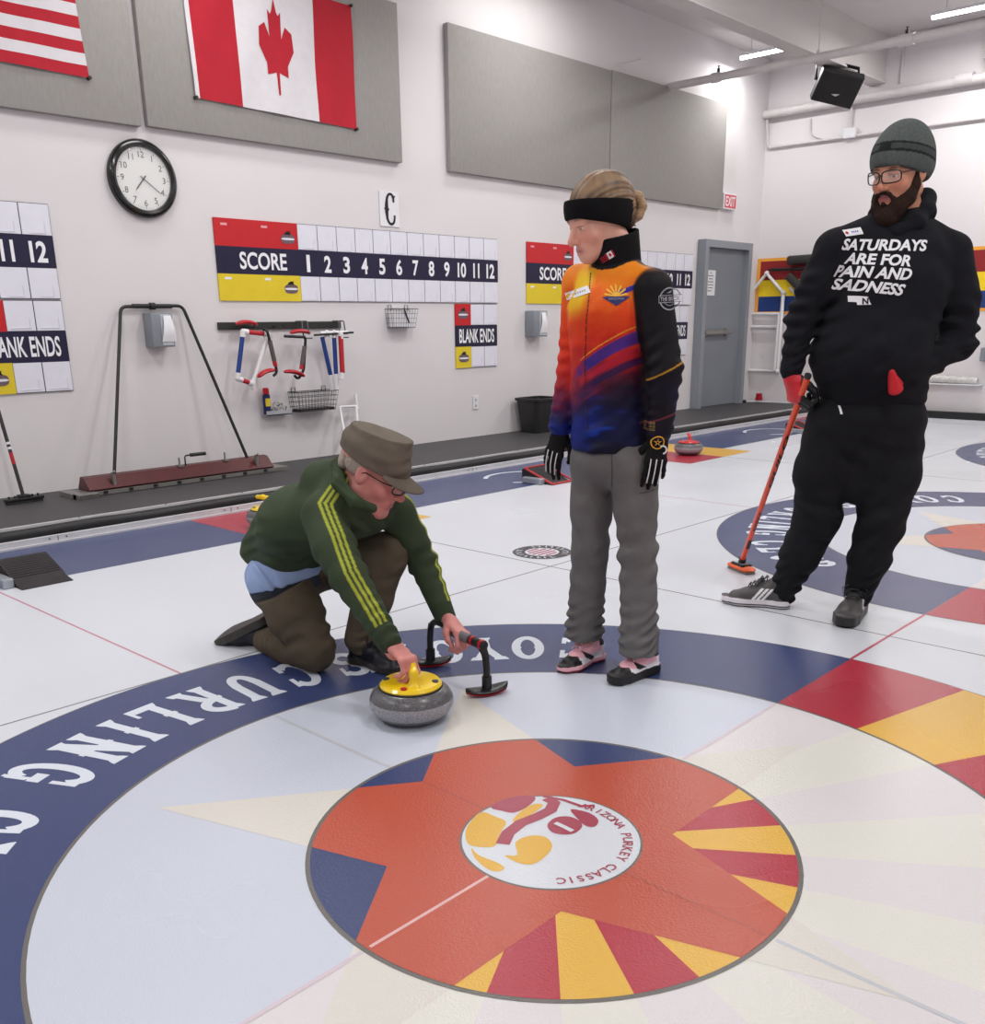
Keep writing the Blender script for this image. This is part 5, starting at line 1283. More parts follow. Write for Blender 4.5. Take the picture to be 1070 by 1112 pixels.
def wcol(P):
    q = P - shC; sx = q @ SL; fy = q @ F_; z = P[:, 2]; t = (z - ZB) / (ZT - ZB)          # 1 top, 0 hem
    dia = t + .45 * (-sx) * 1.0 + .03 * vnoise(P, 25, 1)
    keys = [(-.2, '07081a'), (.04, '0a0d28'), (.10, '101f66'), (.20, '15277c'), (.30, '1c1a4e'), (.38, '4a1a48'), (.46, '7e1a34'), (.56, 'b82420'), (.68, 'd8351a'), (.80, 'e04a18'), (.92, 'e8711a'), (1.02, 'ea861c'), (1.3, 'f0a020')]
    c = np.empty((len(P), 3)); ks = [k[0] for k in keys]; cc = np.array([C3(k[1]) for k in keys])
    tt = t + .9 * np.clip(-sx, 0, .13) * ss(.8, .5, t) + .05 * vnoise(P * np.array([1, 1, 3.]), 30, 1) + .025 * vnoise(P * np.array([1, 1, 4.]), 90, 6)
    for i in range(3): c[:, i] = np.interp(tt, ks, cc[:, i])
    # yellow-green flash on her right breast
    w = ss(.0, .05, -sx) * ss(.76, .9, t + .35 * (-sx)) * (1 - ss(.98, 1.1, t)); w *= ss(.135, .10, -sx + .06 * vnoise(P, 18, 5) * .3)
    c = mixc(c, np.tile(C3('e8c81a'), (len(P), 1)), np.clip(w, 0, 1) * .8)
    # sweeping stripes rising to her left
    l = t - 1.0 * sx
    for c0, wd, col in ((.53, .040, '2a2a8a'), (.455, .022, 'b81f3a'), (.40, .026, '2c1650'), (.345, .012, '7c1d42')):
        w = ss(wd, wd * .7, np.abs(l - c0)) * ss(-.08, .0, sx + .04 * vnoise(P, 40, 2)); c = mixc(c, np.tile(C3(col), (len(P), 1)), w * .9)
    w = ss(.0035, .0022, np.abs(l - .585)) * ss(-.06, -.03, sx); c = mixc(c, np.tile(C3('f0a23a'), (len(P), 1)), w)
    w = ss(.017, .013, np.abs(t - .6 * sx - .85)) * ss(.062, .07, sx) * (fy > 0); c = mixc(c, np.tile(C3('32309a'), (len(P), 1)), w)
    w = ss(.56, .30, t - .5 * sx + .12 * vnoise(P, 20, 8)) * ss(-.02, .07, sx); c = mixc(c, np.tile(C3('0e0b18'), (len(P), 1)), np.clip(w, 0, 1) * .75)
    w = ss(.05, .55, vnoise(P * np.array([1, 1, 3.]), 28, 13)) * ss(.36, .26, t) * ss(.05, .12, t) * ss(-.03, .02, sx) * ss(.13, .08, sx); c = mixc(c, np.tile(C3('1a40b0'), (len(P), 1)), np.clip(w, 0, 1) * .6)
    # black side panels and back
    blk = C3('0c0a0e'); th = np.degrees(np.arctan2(sx, fy + .0))
    w = ss(74, 84, th - 14 * ss(.55, .1, t) + 4 * vnoise(P, 20, 4)) * (th > 0); c = mixc(c, np.tile(blk, (len(P), 1)), np.clip(w, 0, 1))
    # left sleeve black with blue hints low down and a thin gold line
    dl = np.minimum(seg_d(P, shL + [0, 0, -.01], elL), seg_d(P, elL, wrL)); dt = seg_d(P, shC + [0, 0, -.04], hip)
    wl_ = ss(.074, .068, dl) * ss(.112, .125, sx + (1 - t) * .05 * (t < .6))
    g = C3('0d0b10'); sl = np.tile(g, (len(P), 1)); u = P @ SL
    sl = mixc(sl, np.tile(C3('231a4a'), (len(P), 1)), np.clip(ss(.55, .3, t) * (.4 + .5 * vnoise(P, 22, 7)), 0, 1) * .7)
    sl = mixc(sl, np.tile(C3('3b1a2c'), (len(P), 1)), np.clip(ss(.3, .1, t) * (vnoise(P, 16, 9)), 0, 1) * .6)
    h_ = (P - elL) @ HR
    w = ss(.0035, .002, np.abs((z - elL[2]) - .5 * h_ + .0)) ; sl = mixc(sl, np.tile(C3('c08a2c'), (len(P), 1)), w)
    w = ss(.003, .0018, np.abs((z - elL[2]) - .35 * h_ + .15)) ; sl = mixc(sl, np.tile(C3('7a3040'), (len(P), 1)), w)
    c = mixc(c, sl, np.clip(wl_, 0, 1))
    # collar
    w = (np.linalg.norm((P - neck)[:, :2], axis=1) < .088) & (z > neck[2] - .052 + .20 * ((P - neck) @ F_) * -1 * .45); c[w] = C3('0b0a0d')
    return c
jk = f.run('jacket', cloth('printed_jacket_fabric', 'ffffff', attr=True, rough=.6, var=.05, bump=.12), wo, color=wcol)
# stand-up collar
f = Field(.0035)
nt_ = neck + [0, 0, .0]; 
f.ecap(neck + [0, 0, -.03], neck + [0, 0, .085] + F_ * .014, (.080, .080), (.074, .078), SL, .01)
f.cone(neck + [0, 0, -.02], neck + [0, 0, .18] + F_ * .02, .056, .064, .008, 's')
f.plane(neck + [0, 0, .078], unit(np.array([0, 0, 1]) + F_ * .30), .006)
col_ = f.run('collar', cloth('black_collar_knit', '0d0c0f'), jk)
# prints on the jacket
bpy.context.view_layer.update()
nv = -HF * .95 + F_ * .3
def on(px, py): return Q(px, py, -.10)
def print_on(name, mb, mats, par, targets, n=-HF, off=.002, **k):
    return cut_to_surface(mb, n, targets, off=off, **k).build(name, mats, par, fix=False)
M_pw = mat('white_print', 'e6e6ea', .6, var=.02); M_pg = mat('gold_print', 'f0b63c', .6, var=.03); M_pb = mat('navy_print', '232b66', .6); M_pgr = mat('grey_print_light', '9a9aa2', .6)
g = MB(); c0 = on(668, 322); U = HR; Vv = AZ * .98
k_ = .0032
for i in range(7):
    q = R(90 + (i - 3) * 26); a = U * cos(q) + Vv * sin(q); b = np.cross(a, -HF)
    g.add([c0 + a * .010 - b * .0022, c0 + a * .034 - b * .0035, c0 + a * .040, c0 + a * .034 + b * .0035, c0 + a * .010 + b * .0022], [(0, 1, 2, 3, 4)], 0)
g.add([c0 + U * .013 * cos(q) + Vv * .013 * sin(q) for q in np.linspace(0, pi, 12)], [tuple(range(12))], 0)
g.add([c0 - U * .045 - Vv * .001, c0 + U * .045 - Vv * .001, c0 + U * .03 - Vv * .012, c0 - Vv * .030, c0 - U * .03 - Vv * .012], [(0, 1, 2, 3, 4)], 1)
put_text(g, 'ARIZONA', 1, c0 - Vv * .0075 - HF * .0015, U, Vv, 2, fit=(.05, .007))
print_on('chest_emblem', g, [M_pg, M_pb, M_pgr], jk, [jk])
g = MB(); c0 = on(630, 317); a = unit(U * .93 + Vv * .30); b = unit(np.cross(a, -HF)) * -1; b = b if b[2] > 0 else -b
g.add([c0 - a * .034 - b * .012, c0 + a * .034 - b * .012, c0 + a * .034 + b * .012, c0 - a * .034 + b * .012], [(0, 1, 2, 3)], 0)
for i in range(5): g.add([c0 - HF * .001 + a * (-.010 + i * .007) - b * .003, c0 - HF * .001 + a * (-.006 + i * .007) - b * .003, c0 - HF * .001 + a * (-.006 + i * .007) + b * .003, c0 - HF * .001 + a * (-.010 + i * .007) + b * .003], [(0, 1, 2, 3)], 1)
g.add([c0 - HF * .001 + a * (-.026 + .008 * cos(q)) + b * .008 * sin(q) for q in np.linspace(0, 2 * pi, 13)[:-1]], [tuple(range(12))], 2)
print_on('name_badge', g, [M_pw, M_pgr, M_pg], jk, [jk], off=.004)
g = MB(); c0 = on(661, 278); a = unit(U * .85 + Vv * .5); b = unit(np.cross(-HF, a)); b = b if b[2] > 0 else -b
g.add([c0 - a * .004 - b * .011, c0 + a * .022 - b * .011, c0 + a * .022 + b * .011, c0 - a * .004 + b * .011], [(0, 1, 2, 3)], 0)
lf2 = [c0 - HF * .001 + a * (.009 + x * .0075) + b * ((y - .4) * .013) for x, y in leaf]; bm3 = bmesh.new(); bm3.faces.new([bm3.verts.new(p) for p in lf2]); bmesh.ops.triangulate(bm3, faces=bm3.faces); bm3.verts.index_update(); g.add([v.co[:] for v in bm3.verts], [[v.index for v in q_.verts] for q_ in bm3.faces], 1); bm3.free()
for xx in (-.004, .017): g.add([c0 - HF * .001 + a * xx - b * .011, c0 - HF * .001 + a * (xx + .005) - b * .011, c0 - HF * .001 + a * (xx + .005) + b * .011, c0 - HF * .001 + a * xx + b * .011], [(0, 1, 2, 3)], 1)
for i in range(3): g.add([c0 - HF * .001 - a * .022 + b * (-.010 + .007 * i), c0 - HF * .001 - a * .005 + b * (-.010 + .007 * i), c0 - HF * .001 - a * .005 + b * (-.007 + .007 * i), c0 - HF * .001 - a * .022 + b * (-.007 + .007 * i)], [(0, 1, 2, 3)], 1)
print_on('collar_flags', g, [M_pw, M_fred], col_, [col_, jk])
g = MB(); c0 = on(723, 325); a = unit(U + Vv * .06); b = Vv
def arc_band(g, c, r0, r1, q0, q1, m, n=16):
    v = []; 
    for i in range(n + 1): q = R(q0 + (q1 - q0) * i / n); v += [c + a * r0 * cos(q) + b * r0 * sin(q), c + a * r1 * cos(q) + b * r1 * sin(q)]
    g.add(v, [(2 * i, 2 * i + 1, 2 * i + 3, 2 * i + 2) for i in range(n)], m)
arc_band(g, c0, .032, .036, 15, 165, 0); arc_band(g, c0, .032, .036, 195, 345, 0); arc_band(g, c0, .020, .022, 200, 340, 0)
for zz in (.010, -.012): g.add([c0 - a * .038 + b * zz, c0 + a * .038 + b * zz, c0 + a * .038 + b * (zz + .002), c0 - a * .038 + b * (zz + .002)], [(0, 1, 2, 3)], 0)
g.add([c0 - a * .038 - b * .012, c0 - a * .036 - b * .012, c0 - a * .036 + b * .012, c0 - a * .038 + b * .012], [(0, 1, 2, 3)], 0)
put_text(g, 'THE BRICK', 1, c0, a, b, 0, fit=(.066, .013), bold=.03); g.add([c0 - a * .012 + b * .018, c0 + a * .002 + b * .018, c0 + a * .013 + b * .028], [(0, 1, 2)], 0)
print_on('sleeve_badge', g, [M_pgr], jk, [jk])
g = MB(); P_ = [on(644, 295), on(641, 315), on(637, 345), on(636, 400), on(638, 470)]
for i in range(4): 
    for j in range(6):
        p, q = P_[i] + (P_[i + 1] - P_[i]) * j / 6, P_[i] + (P_[i + 1] - P_[i]) * (j + .8) / 6; g.add([p - U * .0014, p + U * .0014, q + U * .0014, q - U * .0014], [(0, 1, 2, 3)])
print_on('zipper', g, [mat('dark_zip', '3a1812', .5)], jk, [jk], sub=False)
g = MB(); c0 = on(702, 460); 
for i in range(3): put_text(g, ['THE', 'RIV', 'ER'][i] if 0 else '===', 1, c0 + Vv * (.011 - .011 * i), U, Vv, 0, fit=(.026, .007), bold=.02)
print_on('hem_badge', g, [mat('bronze_print', '8c7440', .6)], jk, [jk])

# trousers
f = Field(.0045); TR = [.086, .080, .068]
f.ecap(hip + [0, 0, .07], hip + [0, 0, -.02], (.138, .105), (.148, .115), SL, .03)
for h_, kn, an, s_ in ((hipL, knL, anL, 1), (hipR, knR, anR, -1)):
    mid = (h_ + kn) / 2 + F_ * .005
    f.ecap(h_ + [0, 0, .01], mid, (.080, .100), (.072, .082), SL, .025)
    f.ecap(mid, kn, (.072, .082), (.064, .072), SL, .02)
    f.ecap(kn, an + [0, 0, .04], (.064, .072), (.064, .078), SL, .02)
    f.ecap(an + [0, 0, .04], an + [0, 0, -.012], (.064, .078), (.066, .084), SL, .02)
    f.folds(an + [0, 0, .04], .10, (0, .12, 1), .016, .040, s_); f.folds(an + [0, 0, .09], .09, (.2, .3, 1), .010, .055, 2 * s_); f.folds(kn, .14, (.2, .3 * s_, 1), .008, .08, 2 * s_)
    f.folds(h_ + [0, 0, -.08], .13, (.3, .6 * s_, 1), .0045, .09, s_); f.plane(an + [0, 0, -.03], (0, 0, -1), .01) if s_ == 5 else None
f.plane((0, 0, .068), (0, .05, -1), .008)
f.plane(hip + [0, 0, .06], (0, 0, 1), .01)
tr = f.run('trousers', cloth('grey_trouser_cloth', '6c6a6a', var=.1), wo)
bpy.context.view_layer.update()
g = MB()
for (p, q) in (((692, 533), (716, 530)), ((663, 482), (665, 545))):
    for j in range(8):
        a0 = np.array(p) + (np.array(q) - p) * j / 8; a1 = np.array(p) + (np.array(q) - p) * (j + .9) / 8; p3, q3 = on(*a0), on(*a1); nn = unit(np.cross(q3 - p3, HF)) * .0012; g.add([p3 - nn, p3 + nn, q3 + nn, q3 - nn], [(0, 1, 2, 3)])
print_on('seam', g, [mat('dark_seam', '3c3a3b', .8)], tr, [tr], sub=False)

# shoes: pink, white and black
def wshoe(black_sole):
    def fn(q):
        x, y, z = q[:, 0], q[:, 1], q[:, 2]; c = np.tile(C3('efb3bf'), (len(q), 1)); n = len(q)
        def put(m, col): c[m] = C3(col)
        put((z < .056) & (x > .05) & (x < .20), 'e9e6ea')
        put((x > .198 + .30 * np.abs(y) * 0) & (z < .062), '161416'); put((x > .19) & (z < .046), '161416')
        sw = np.abs(z - (.040 + .55 * (x - .12))) < (.012 + .00 * x); put(sw & (x > .10) & (x < .17), '161416')
        put((x < .05) & (z > .045), 'e9e6ea'); put((x < .065) & (z > .078), '161416'); put((x > .06) & (x < .09) & (z > .070) & (np.abs(y) > .02), 'efb3bf')
        if black_sole: put(z < .040, '1b1a1b'); put((z > .040) & (z < .046) & (x < .19) & (x > .04), 'e9e6ea')
        else: put(z < .029, 'f0b4c0'); put(z < .012, '7c2434')
        return c
    return fn
M_sh = mat('shoe_leather', 'ffffff', .45, var=.03, attr=True, bump=.05, bscale=200)
hl, tl_ = atz(712, 727), atz(668, 741); d = unit(np.array([-1, .10, 0])); hl = np.array([1.215, .520, 0]) + HR * .028
s1, G1 = shoe('shoe', hl, hl + d, wo, wshoe(True), M_sh, L=.262, wide=1.12, solet=.038, side=-1); s1['label'] = 'pink and black shoe on a thick black slider sole'; laces(G1, s1, mat('pink_lace', 'ecbcc8', .8), bow=True)
d = unit(np.array([-1, .05, 0])); hl = np.array([1.205, .800, 0]) + HR * .048 - HF * .045
s2, G2 = shoe('shoe', hl, hl + d, wo, wshoe(False), M_sh, L=.255, wide=1.08, solet=.028, side=1); s2['label'] = 'pink and black shoe with a pink sole edge'; laces(G2, s2, MATS['pink_lace'], bow=True)

# gloves
M_gl = cloth('black_glove_knit', '100f12', rough=.7)
for W, h_, nm in ((wrL, hdL, 0), (wrR, hdR, 1)):
    f = Field(.003); P_, tips = hand_shape(f, W, h_['d'], h_['n'], h_['t'], (.25, .3, .35, .4), r=.0088, s=.98, k=.006)
    f.ecap(W - unit(h_['d']) * .05, W + unit(h_['d']) * .01, (.040, .036), (.031, .026), h_['t'], .012)
    gl_ = f.run('glove', M_gl, wo, smooth=1)
    g = MB()
    for i in range(3):      # pale piping between the fingers
        b = .021 - i * .0195; pts = [P_(.078, b + .002, .015), P_(.10, b + .003, .012), P_(.125, b + .004, .004), P_(.148, b + .005, -.010), P_(.160, b + .005, -.022)]
        g.tube(pts, .0022, 6)
    g.build('piping', M_pw, gl_, smooth=True)
    if nm == 0:
        g = MB(); c0 = P_(.045, -.012, .0225); g.tube([c0 + HR * .013 * cos(q) + AZ * .013 * sin(q) for q in np.linspace(-1.4, 2.2, 12)], .0028, 6); g.build('glove_logo', M_pw, gl_, smooth=True)
bpy.context.view_layer.update()
g = MB(); c0 = Q(715, 481, -.2); g.tube([c0 + HR * .021 * cos(q) + AZ * .021 * sin(q) for q in np.linspace(0, 2 * pi, 25)[:-1]], .002, 6, closed=True)
for i in range(5): q = R(i * 72 + 90); g.add([c0 + HR * .004 * cos(q + .6) + AZ * .004 * sin(q + .6), c0 + HR * .015 * cos(q) + AZ * .015 * sin(q), c0 + HR * .004 * cos(q - .6) + AZ * .004 * sin(q - .6)], [(0, 1, 2)])
print_on('cuff_emblem', g, [M_pg], jk, [jk] + [o for o in wo.children if o.name.startswith('glove')], sub=False)

# hair, headband, bun
f = Field(.0034)
f.ell(Lw(0, -.022, .046), np.array([.085, .106, .090]) * HS, Ah, .015)
f.ell(Lw(0, -.075, .0), np.array([.060, .045, .060]) * HS, Ah, .02)
fc_ = Lw(0, .085, -.02); f.ell(Lw(0, .085, -.012), np.array([.072, .06, .062]) * HS, Ah, .012, 's')
f.plane(Lw(0, 0, -.055), -Ah[2], .01)
bn = Lw(-.0, -.118, .050)
hairdir = unit(Ah[1] * -1 + Ah[2] * .35)
def strands(F, X, Y, Z):
    q0 = (X - HC[0]) * Ah[0][0] + (Y - HC[1]) * Ah[0][1] + (Z - HC[2]) * Ah[0][2]; q2 = (X - HC[0]) * Ah[2][0] + (Y - HC[1]) * Ah[2][1] + (Z - HC[2]) * Ah[2][2]
    th = np.arctan2(q0, q2 + .0 + 1e-4); return F + .0016 * np.sin(th * 26 + 3 * np.sin(th * 5))
f.post.append(strands)
def haircol(P):
    q = (P - HC) @ Ah.T; th = np.arctan2(q[:, 0], q[:, 2]); n = .5 + .5 * np.sin(th * 31 + 4 * np.sin(th * 7) + 18 * q[:, 1]); n = n * .6 + .4 * (.5 + .5 * vnoise(P, 120, 2))
    c = mixc(np.tile(C3('4d382b'), (len(P), 1)), np.tile(C3('96795a'), (len(P), 1)), np.clip(n, 0, 1)); 
    return mixc(c, np.tile(C3('4a3329'), (len(P), 1)), ss(.02, -.05, q[:, 2]) * .7)
M_hair = mat('streaked_hair', 'ffffff', .5, var=.12, vscale=60, attr=True, stretch=(1, 1, .4))
hair = f.run('hair', M_hair, wo, color=haircol)
f = Field(.003)      # looped bun
bc = Q(684, 222, .03)
P_ = [bc + HR * -.018 + AZ * .012, bc + HR * .002 + AZ * .030, bc + HR * .026 + AZ * .022, bc + HR * .040 - AZ * .008, bc + HR * .030 - AZ * .036, bc + HR * .012 - AZ * .050, bc + HR * .004 - AZ * .062]
for dz_, k2 in ((-.018, 1), (0, 1.05), (.018, .95)):
    f.chain([p + HF * dz_ for p in P_], [.012 * k2, .015, .015, .015, .014, .011, .006], .006)
f.cone(bc - HR * .03, bc + HR * .00 - AZ * .03, .02, .012, .01)
f.cone(P_[-1], P_[-1] + HR * .022 - AZ * .004, .005, .002, .004)
f.run('bun', mat('blond_hair', 'a88a68', .45, var=.25, vscale=90, bump=.5, bscale=150, stretch=(.4, .4, 2)), hair)
g = MB(); 
for i in range(7): q = i * .9; g.lathe([(.0, -.005), (.0045, 0), (0, .005)], bc + HR * (-.022 + .008 * cos(q)) + AZ * (.012 + .010 * sin(q)) - HF * .022, 8)
g.build('hair_clip', mat('silver_beads', 'b9b3c0', .2, metal=.8), hair)
f = Field(.003)
f.ell(Lw(0, -.008, .034), np.array([.092, .114, .112]) * HS, Ah, .01)
f.plane(Lw(0, .09, .088), unit(Ah[2] - Ah[1] * .34), .008); f.plane(Lw(0, .09, .030), unit(-Ah[2] + Ah[1] * .52), .008)
f.run('headband', cloth('black_fleece', '0e0d10', rough=.95), wo)
# ------------------------------------------------------------------ the man in black
base = (2.33, .36); Q = person_at(base)
mo = empty('person', (base[0], base[1], 0), 'bearded man in black hoodie, grey knit beanie and glasses holding an orange broom', 'person')
F_ = unit([-.93, -.32, 0]); SL = np.array([-F_[1], F_[0], 0]); SL = -SL if SL @ HR < 0 else SL   # his left = image right
neck = Q(978, 232, .04); shC = Q(972, 268, .02)
shR = Q(907, 272, .03); shL = Q(1032, 276, -.02)
elR, wrR = Q(872, 345, .05), Q(859, 406, .02)
elL, wrL = Q(1040, 372, -.02), Q(985, 412, -.15)
chest = Q(962, 310, .0); belly = Q(945, 385, -.02); hem = Q(948, 436, .0)
hipR, hipL = Q(906, 458, .03), Q(975, 458, -.01)
knR, knL = Q(888, 562, .04), Q(957, 566, -.05)
anR, anL = Q(852, 640, .10), Q(932, 645, -.03)
HS = 1.13; Fh = unit(-HF * .60 - HR * .78 + np.array([0, 0, -.20])); Ah = fr(np.cross(Fh, [0, 0, -1.]), Fh); Ah[2] = Ah[2] if Ah[2][2] > 0 else -Ah[2]
HC = Q(977, 189, .0)
f = Field(.0036)
Lm = head_shape(f, HC, Ah, HS, jaw=1.12)
f.chain([HC + Ah[1] * -.012 - Ah[2] * .05, neck + [0, 0, .01], neck - [0, 0, .06]], [.068, .070, .08], .03)
f.ecap(shC + [0, 0, -.04], belly, (.18, .11), (.18, .13), SL, .03); f.ecap(belly, hem - [0, 0, .05], (.17, .13), (.17, .12), SL, .03)
for a, b, c in ((shL, elL, wrL), (shR, elR, wrR)): f.chain([shC, a, b, c], [.07, .055, .040, .025], .02)
for a, b, c in ((hipL, knL, anL), (hipR, knR, anR)): f.chain([a, b, c, c - [0, 0, .03]], [.085, .055, .034, .026], .03)
broom_top_dir = None
hR = dict(d=Q(858, 436, -.02) - wrR, n=-HR * .9 - HF * .4, t=-HF * .6 + HR * .5)
hL = dict(d=Q(958, 428, -.18) - wrL, n=-HF + HR * .1, t=AZ * .8 - HR * .5)
gW = wrR + [0, 0, -.005]; gd = Q(866, 446, .0) - gW
GH = dict(d=gd, n=-HR * 1.0 - HF * .35, t=-HF * .7 + HR * .2, curl=(1.0, 1.05, 1.1, 1.15), s=1.2, thumb=[(.022, .026, -.012), (.050, .044, -.030), (.072, .046, -.048), (.090, .040, -.058)])
hand_shape(f, gW, r=.0080, **GH)
pW = Q(982, 414, -.13); GP = dict(d=Q(950, 424, -.03) - pW, n=-HF, t=AZ - HR * .2, curl=(.25, .3, .3, .3), s=1.0)
hand_shape(f, pW, r=.0080, **GP)
def mcol(P):
    col, (x, y, z, near) = face_color(P, HC, Ah, HS, 'c98d72', 'b0686a', '2a1e1a', lid=.6); return col
mbody = f.run('body', skinmat('fair_skin'), mo, color=mcol)
# beard
f = Field(.0032)
for q in (-1, 1):
    f.chain([Lm(q * .066, .006, -.004), Lm(q * .060, .012, -.040), Lm(q * .050, .034, -.074), Lm(q * .034, .064, -.098), Lm(0, .080, -.116)], [.014, .022, .030, .031, .030], .02)
    f.chain([Lm(q * .006, .106, -.049), Lm(q * .022, .100, -.054), Lm(q * .033, .090, -.070), Lm(q * .032, .088, -.092)], [.0065, .0075, .0075, .010], .008)
f.ell(Lm(0, .075, -.135), np.array([.040, .034, .030]) * HS, Ah, .03)
f.ball(Lm(0, .102, -.084), .0085 * HS, .008)
f.cone(Lm(-.016, .110, -.063), Lm(.016, .110, -.063), .0085 * HS, None, .006, 's')
f.warp(lambda X, Y, Z: .0016 * np.sin(X * 420 + 3 * np.sin(Z * 160)) * np.sin(Y * 400 + 2 * np.sin(Z * 210)))
f.run('beard', cloth('dark_beard_hair', '33221c', rough=.85, var=.35, vscale=150, bump=.8, bscale=350), mo, smooth=1)
# beanie
f = Field(.0034)
f.ell(Lm(0, -.020, .050), np.array([.100, .124, .108]) * HS, Ah, .02); f.ell(Lm(0, -.034, .094), np.array([.072, .086, .074]) * HS, Ah, .03)
f.ell(Lm(0, -.05, .01), np.array([.088, .085, .07]) * HS, Ah, .02)
f.plane(Lm(0, .09, .034), unit(-Ah[2] + Ah[1] * .42), .006)
def bcol(P):
    q = (P - HC) @ Ah.T / HS; u = q[:, 2] - .38 * (q[:, 1] - .09); c = np.tile(C3('555b5a'), (len(P), 1)) * (1 + .10 * vnoise(P * np.array([1, 1, 6]), 130, 2))[:, None]
    for a, b in ((.080, .089), (.108, .116)): c[(u > a) & (u < b)] = C3('1d1f20')
    c[(u >= .089) & (u <= .108)] = C3('404445')
    m = (u > .084) & (u < .112) & (np.abs(q[:, 0] - .0) < .022) & (q[:, 1] > 0); c[m] = C3('18191a')
    return c
bn_ = f.run('beanie', mat('knit_wool', 'ffffff', .95, var=.12, vscale=90, attr=True, bump=.6, bscale=500, stretch=(1, 1, .4)), mo, color=bcol)
glasses_mesh(mo, Lm, HS, M_black, M_lens, w=.029, h=.0195, y=.117)
# hoodie
f = Field(.005)
f.ecap(shC + [0, 0, -.05], chest, (.225, .135), (.235, .155), SL, .04)
f.ecap(chest, belly, (.235, .155), (.232, .185), SL, .04); f.ecap(belly, hem + [0, 0, .03], (.232, .185), (.210, .165), SL, .04)
f.cone(shL, neck - [0, 0, .05], .078, .09, .05); f.cone(shR, neck - [0, 0, .05], .078, .09, .05)
f.chain([shR, (shR + elR) / 2, elR, wrR + [0, 0, .015]], [.080, .076, .066, .045], .022)
f.chain([shL, (shL + elL) / 2 + SL * .015, elL, wrL + (elL - wrL) * .06], [.082, .082, .072, .044], .022)
f.plane(hem + [0, 0, -.002], (0, 0, -1), .012)
f.folds(elL, .17, wrL - shL, .016, .065, 1); f.folds(elR, .15, (0, 0, 1), .012, .06, 2); f.folds(belly, .24, (0.1, .4, 1), .010, .11, 3); f.folds(hem + [0, 0, .04], .2, (0, .1, 1), .010, .07, 4); f.folds(shR - [0, 0, .12], .15, (.3, .5, 1), .009, .08, 6); f.folds(wrR + [0, 0, .06], .08, (0, 0, 1), .006, .035, 1); f.folds(shC + SL * .12 - [0, 0, .05], .15, SL + AZ, .006, .08, 2)
# pouch pocket as a raised flap
pk = belly * .35 + hem * .65
M_hood = cloth('black_fleece_hoodie', '17171d', rough=.92, var=.12, sheen=.0)
hd_ = f.run('hoodie', M_hood, mo)
f = Field(.0045)
nk = neck + [0, 0, -.0]
f.ecap(nk - F_ * .03 - [0, 0, .05], nk - F_ * .045 + [0, 0, .03], (.135, .10), (.10, .075), SL, .03)
f.chain([nk + SL * .085 + F_ * .0 - AZ * .0, nk + SL * .07 + F_ * .075 - AZ * .045, nk + F_ * .105 - AZ * .075, nk - SL * .07 + F_ * .075 - AZ * .045, nk - SL * .085], [.034, .030, .028, .030, .034], .02)
f.chain([nk + SL * .085, nk - F_ * .09 + SL * .04 + AZ * .02, nk - F_ * .09 - SL * .04 + AZ * .02, nk - SL * .085], [.034, .038, .038, .034], .02)
f.cone(nk + F_ * .01, nk + AZ * .2 + F_ * .02, .065, .075, .01, 's')
f.chain([nk + SL * .10 + AZ * .0, nk + SL * .085 - F_ * .07 + AZ * .055, nk - F_ * .12 + AZ * .07], [.030, .036, .038], .03)
f.folds(nk - F_ * .05, .12, (0, .3, 1), .008, .035, 2)
f.run('hood', M_hood, hd_)
bpy.context.view_layer.update()
def on(px, py): return Q(px, py, -.11)
def txt_line(g, body, p0, p1, h, **k):
    a, b = on(*p0), on(*p1); ax = unit(b - a); up = unit(AZ - (AZ @ ax) * ax); put_text(g, body, 1, (a + b) / 2, ax, up, 0, fit=(np.linalg.norm(b - a), h), **k)
g = MB(); S1 = .044
kk = dict(bold=.035, shear=.3)
txt_line(g, 'SATURDAYS', (920, 264), (1006, 267), S1, **kk); txt_line(g, 'ARE FOR', (923, 279), (984, 284), S1, **kk)
txt_line(g, 'PAIN AND', (913, 293), (983, 299), S1, **kk); txt_line(g, 'SADNESS', (911, 307), (975, 316), S1, **kk)
# a state outline with an N
a, b = HR, AZ * .99; c0 = on(933, 326)
ne = [(-.046, .020), (-.006, .018), (.032, .014), (.036, .004), (.042, -.010), (.048, -.020), (.010, -.020), (-.010, -.020), (-.013, -.008), (-.046, -.006)]
g.add([c0 + a * x * .78 + b * y * .9 for x, y in ne], [tuple(range(len(ne)))], 0)
put_text(g, 'N', 1, c0 + a * .017 - b * .004 - HF * .0015, a, b, 1, fit=(.020, .024), bold=.04)
print_on('chest_print', g, [M_pw, M_black], hd_, [hd_], off=.003)
g = MB(); c0 = on(934, 250); ax = unit(on(944, 249) - on(924, 252)); up = unit(AZ - (AZ @ ax) * ax); up = unit(up + ax * -.2)
g.add([c0 - ax * .034 - up * .014, c0 + ax * .034 - up * .014, c0 + ax * .034 + up * .014, c0 - ax * .034 + up * .014], [(0, 1, 2, 3)], 0)
for i in range(4): g.add([c0 - HF * .001 + ax * (-.006 + i * .007) - up * .003, c0 - HF * .001 + ax * (-.002 + i * .007) - up * .003, c0 - HF * .001 + ax * (-.002 + i * .007) + up * .004, c0 - HF * .001 + ax * (-.006 + i * .007) + up * .004], [(0, 1, 2, 3)], 1)
g.add([c0 - HF * .001 + ax * (-.024 + .006 * cos(q)) + up * .006 * sin(q) for q in np.linspace(0, 2 * pi, 13)[:-1]], [tuple(range(12))], 2)
print_on('name_badge', g, [M_pw, mat('blue_print', '3553a0', .5), M_fred], hd_, [hd_], off=.004)
g = MB()
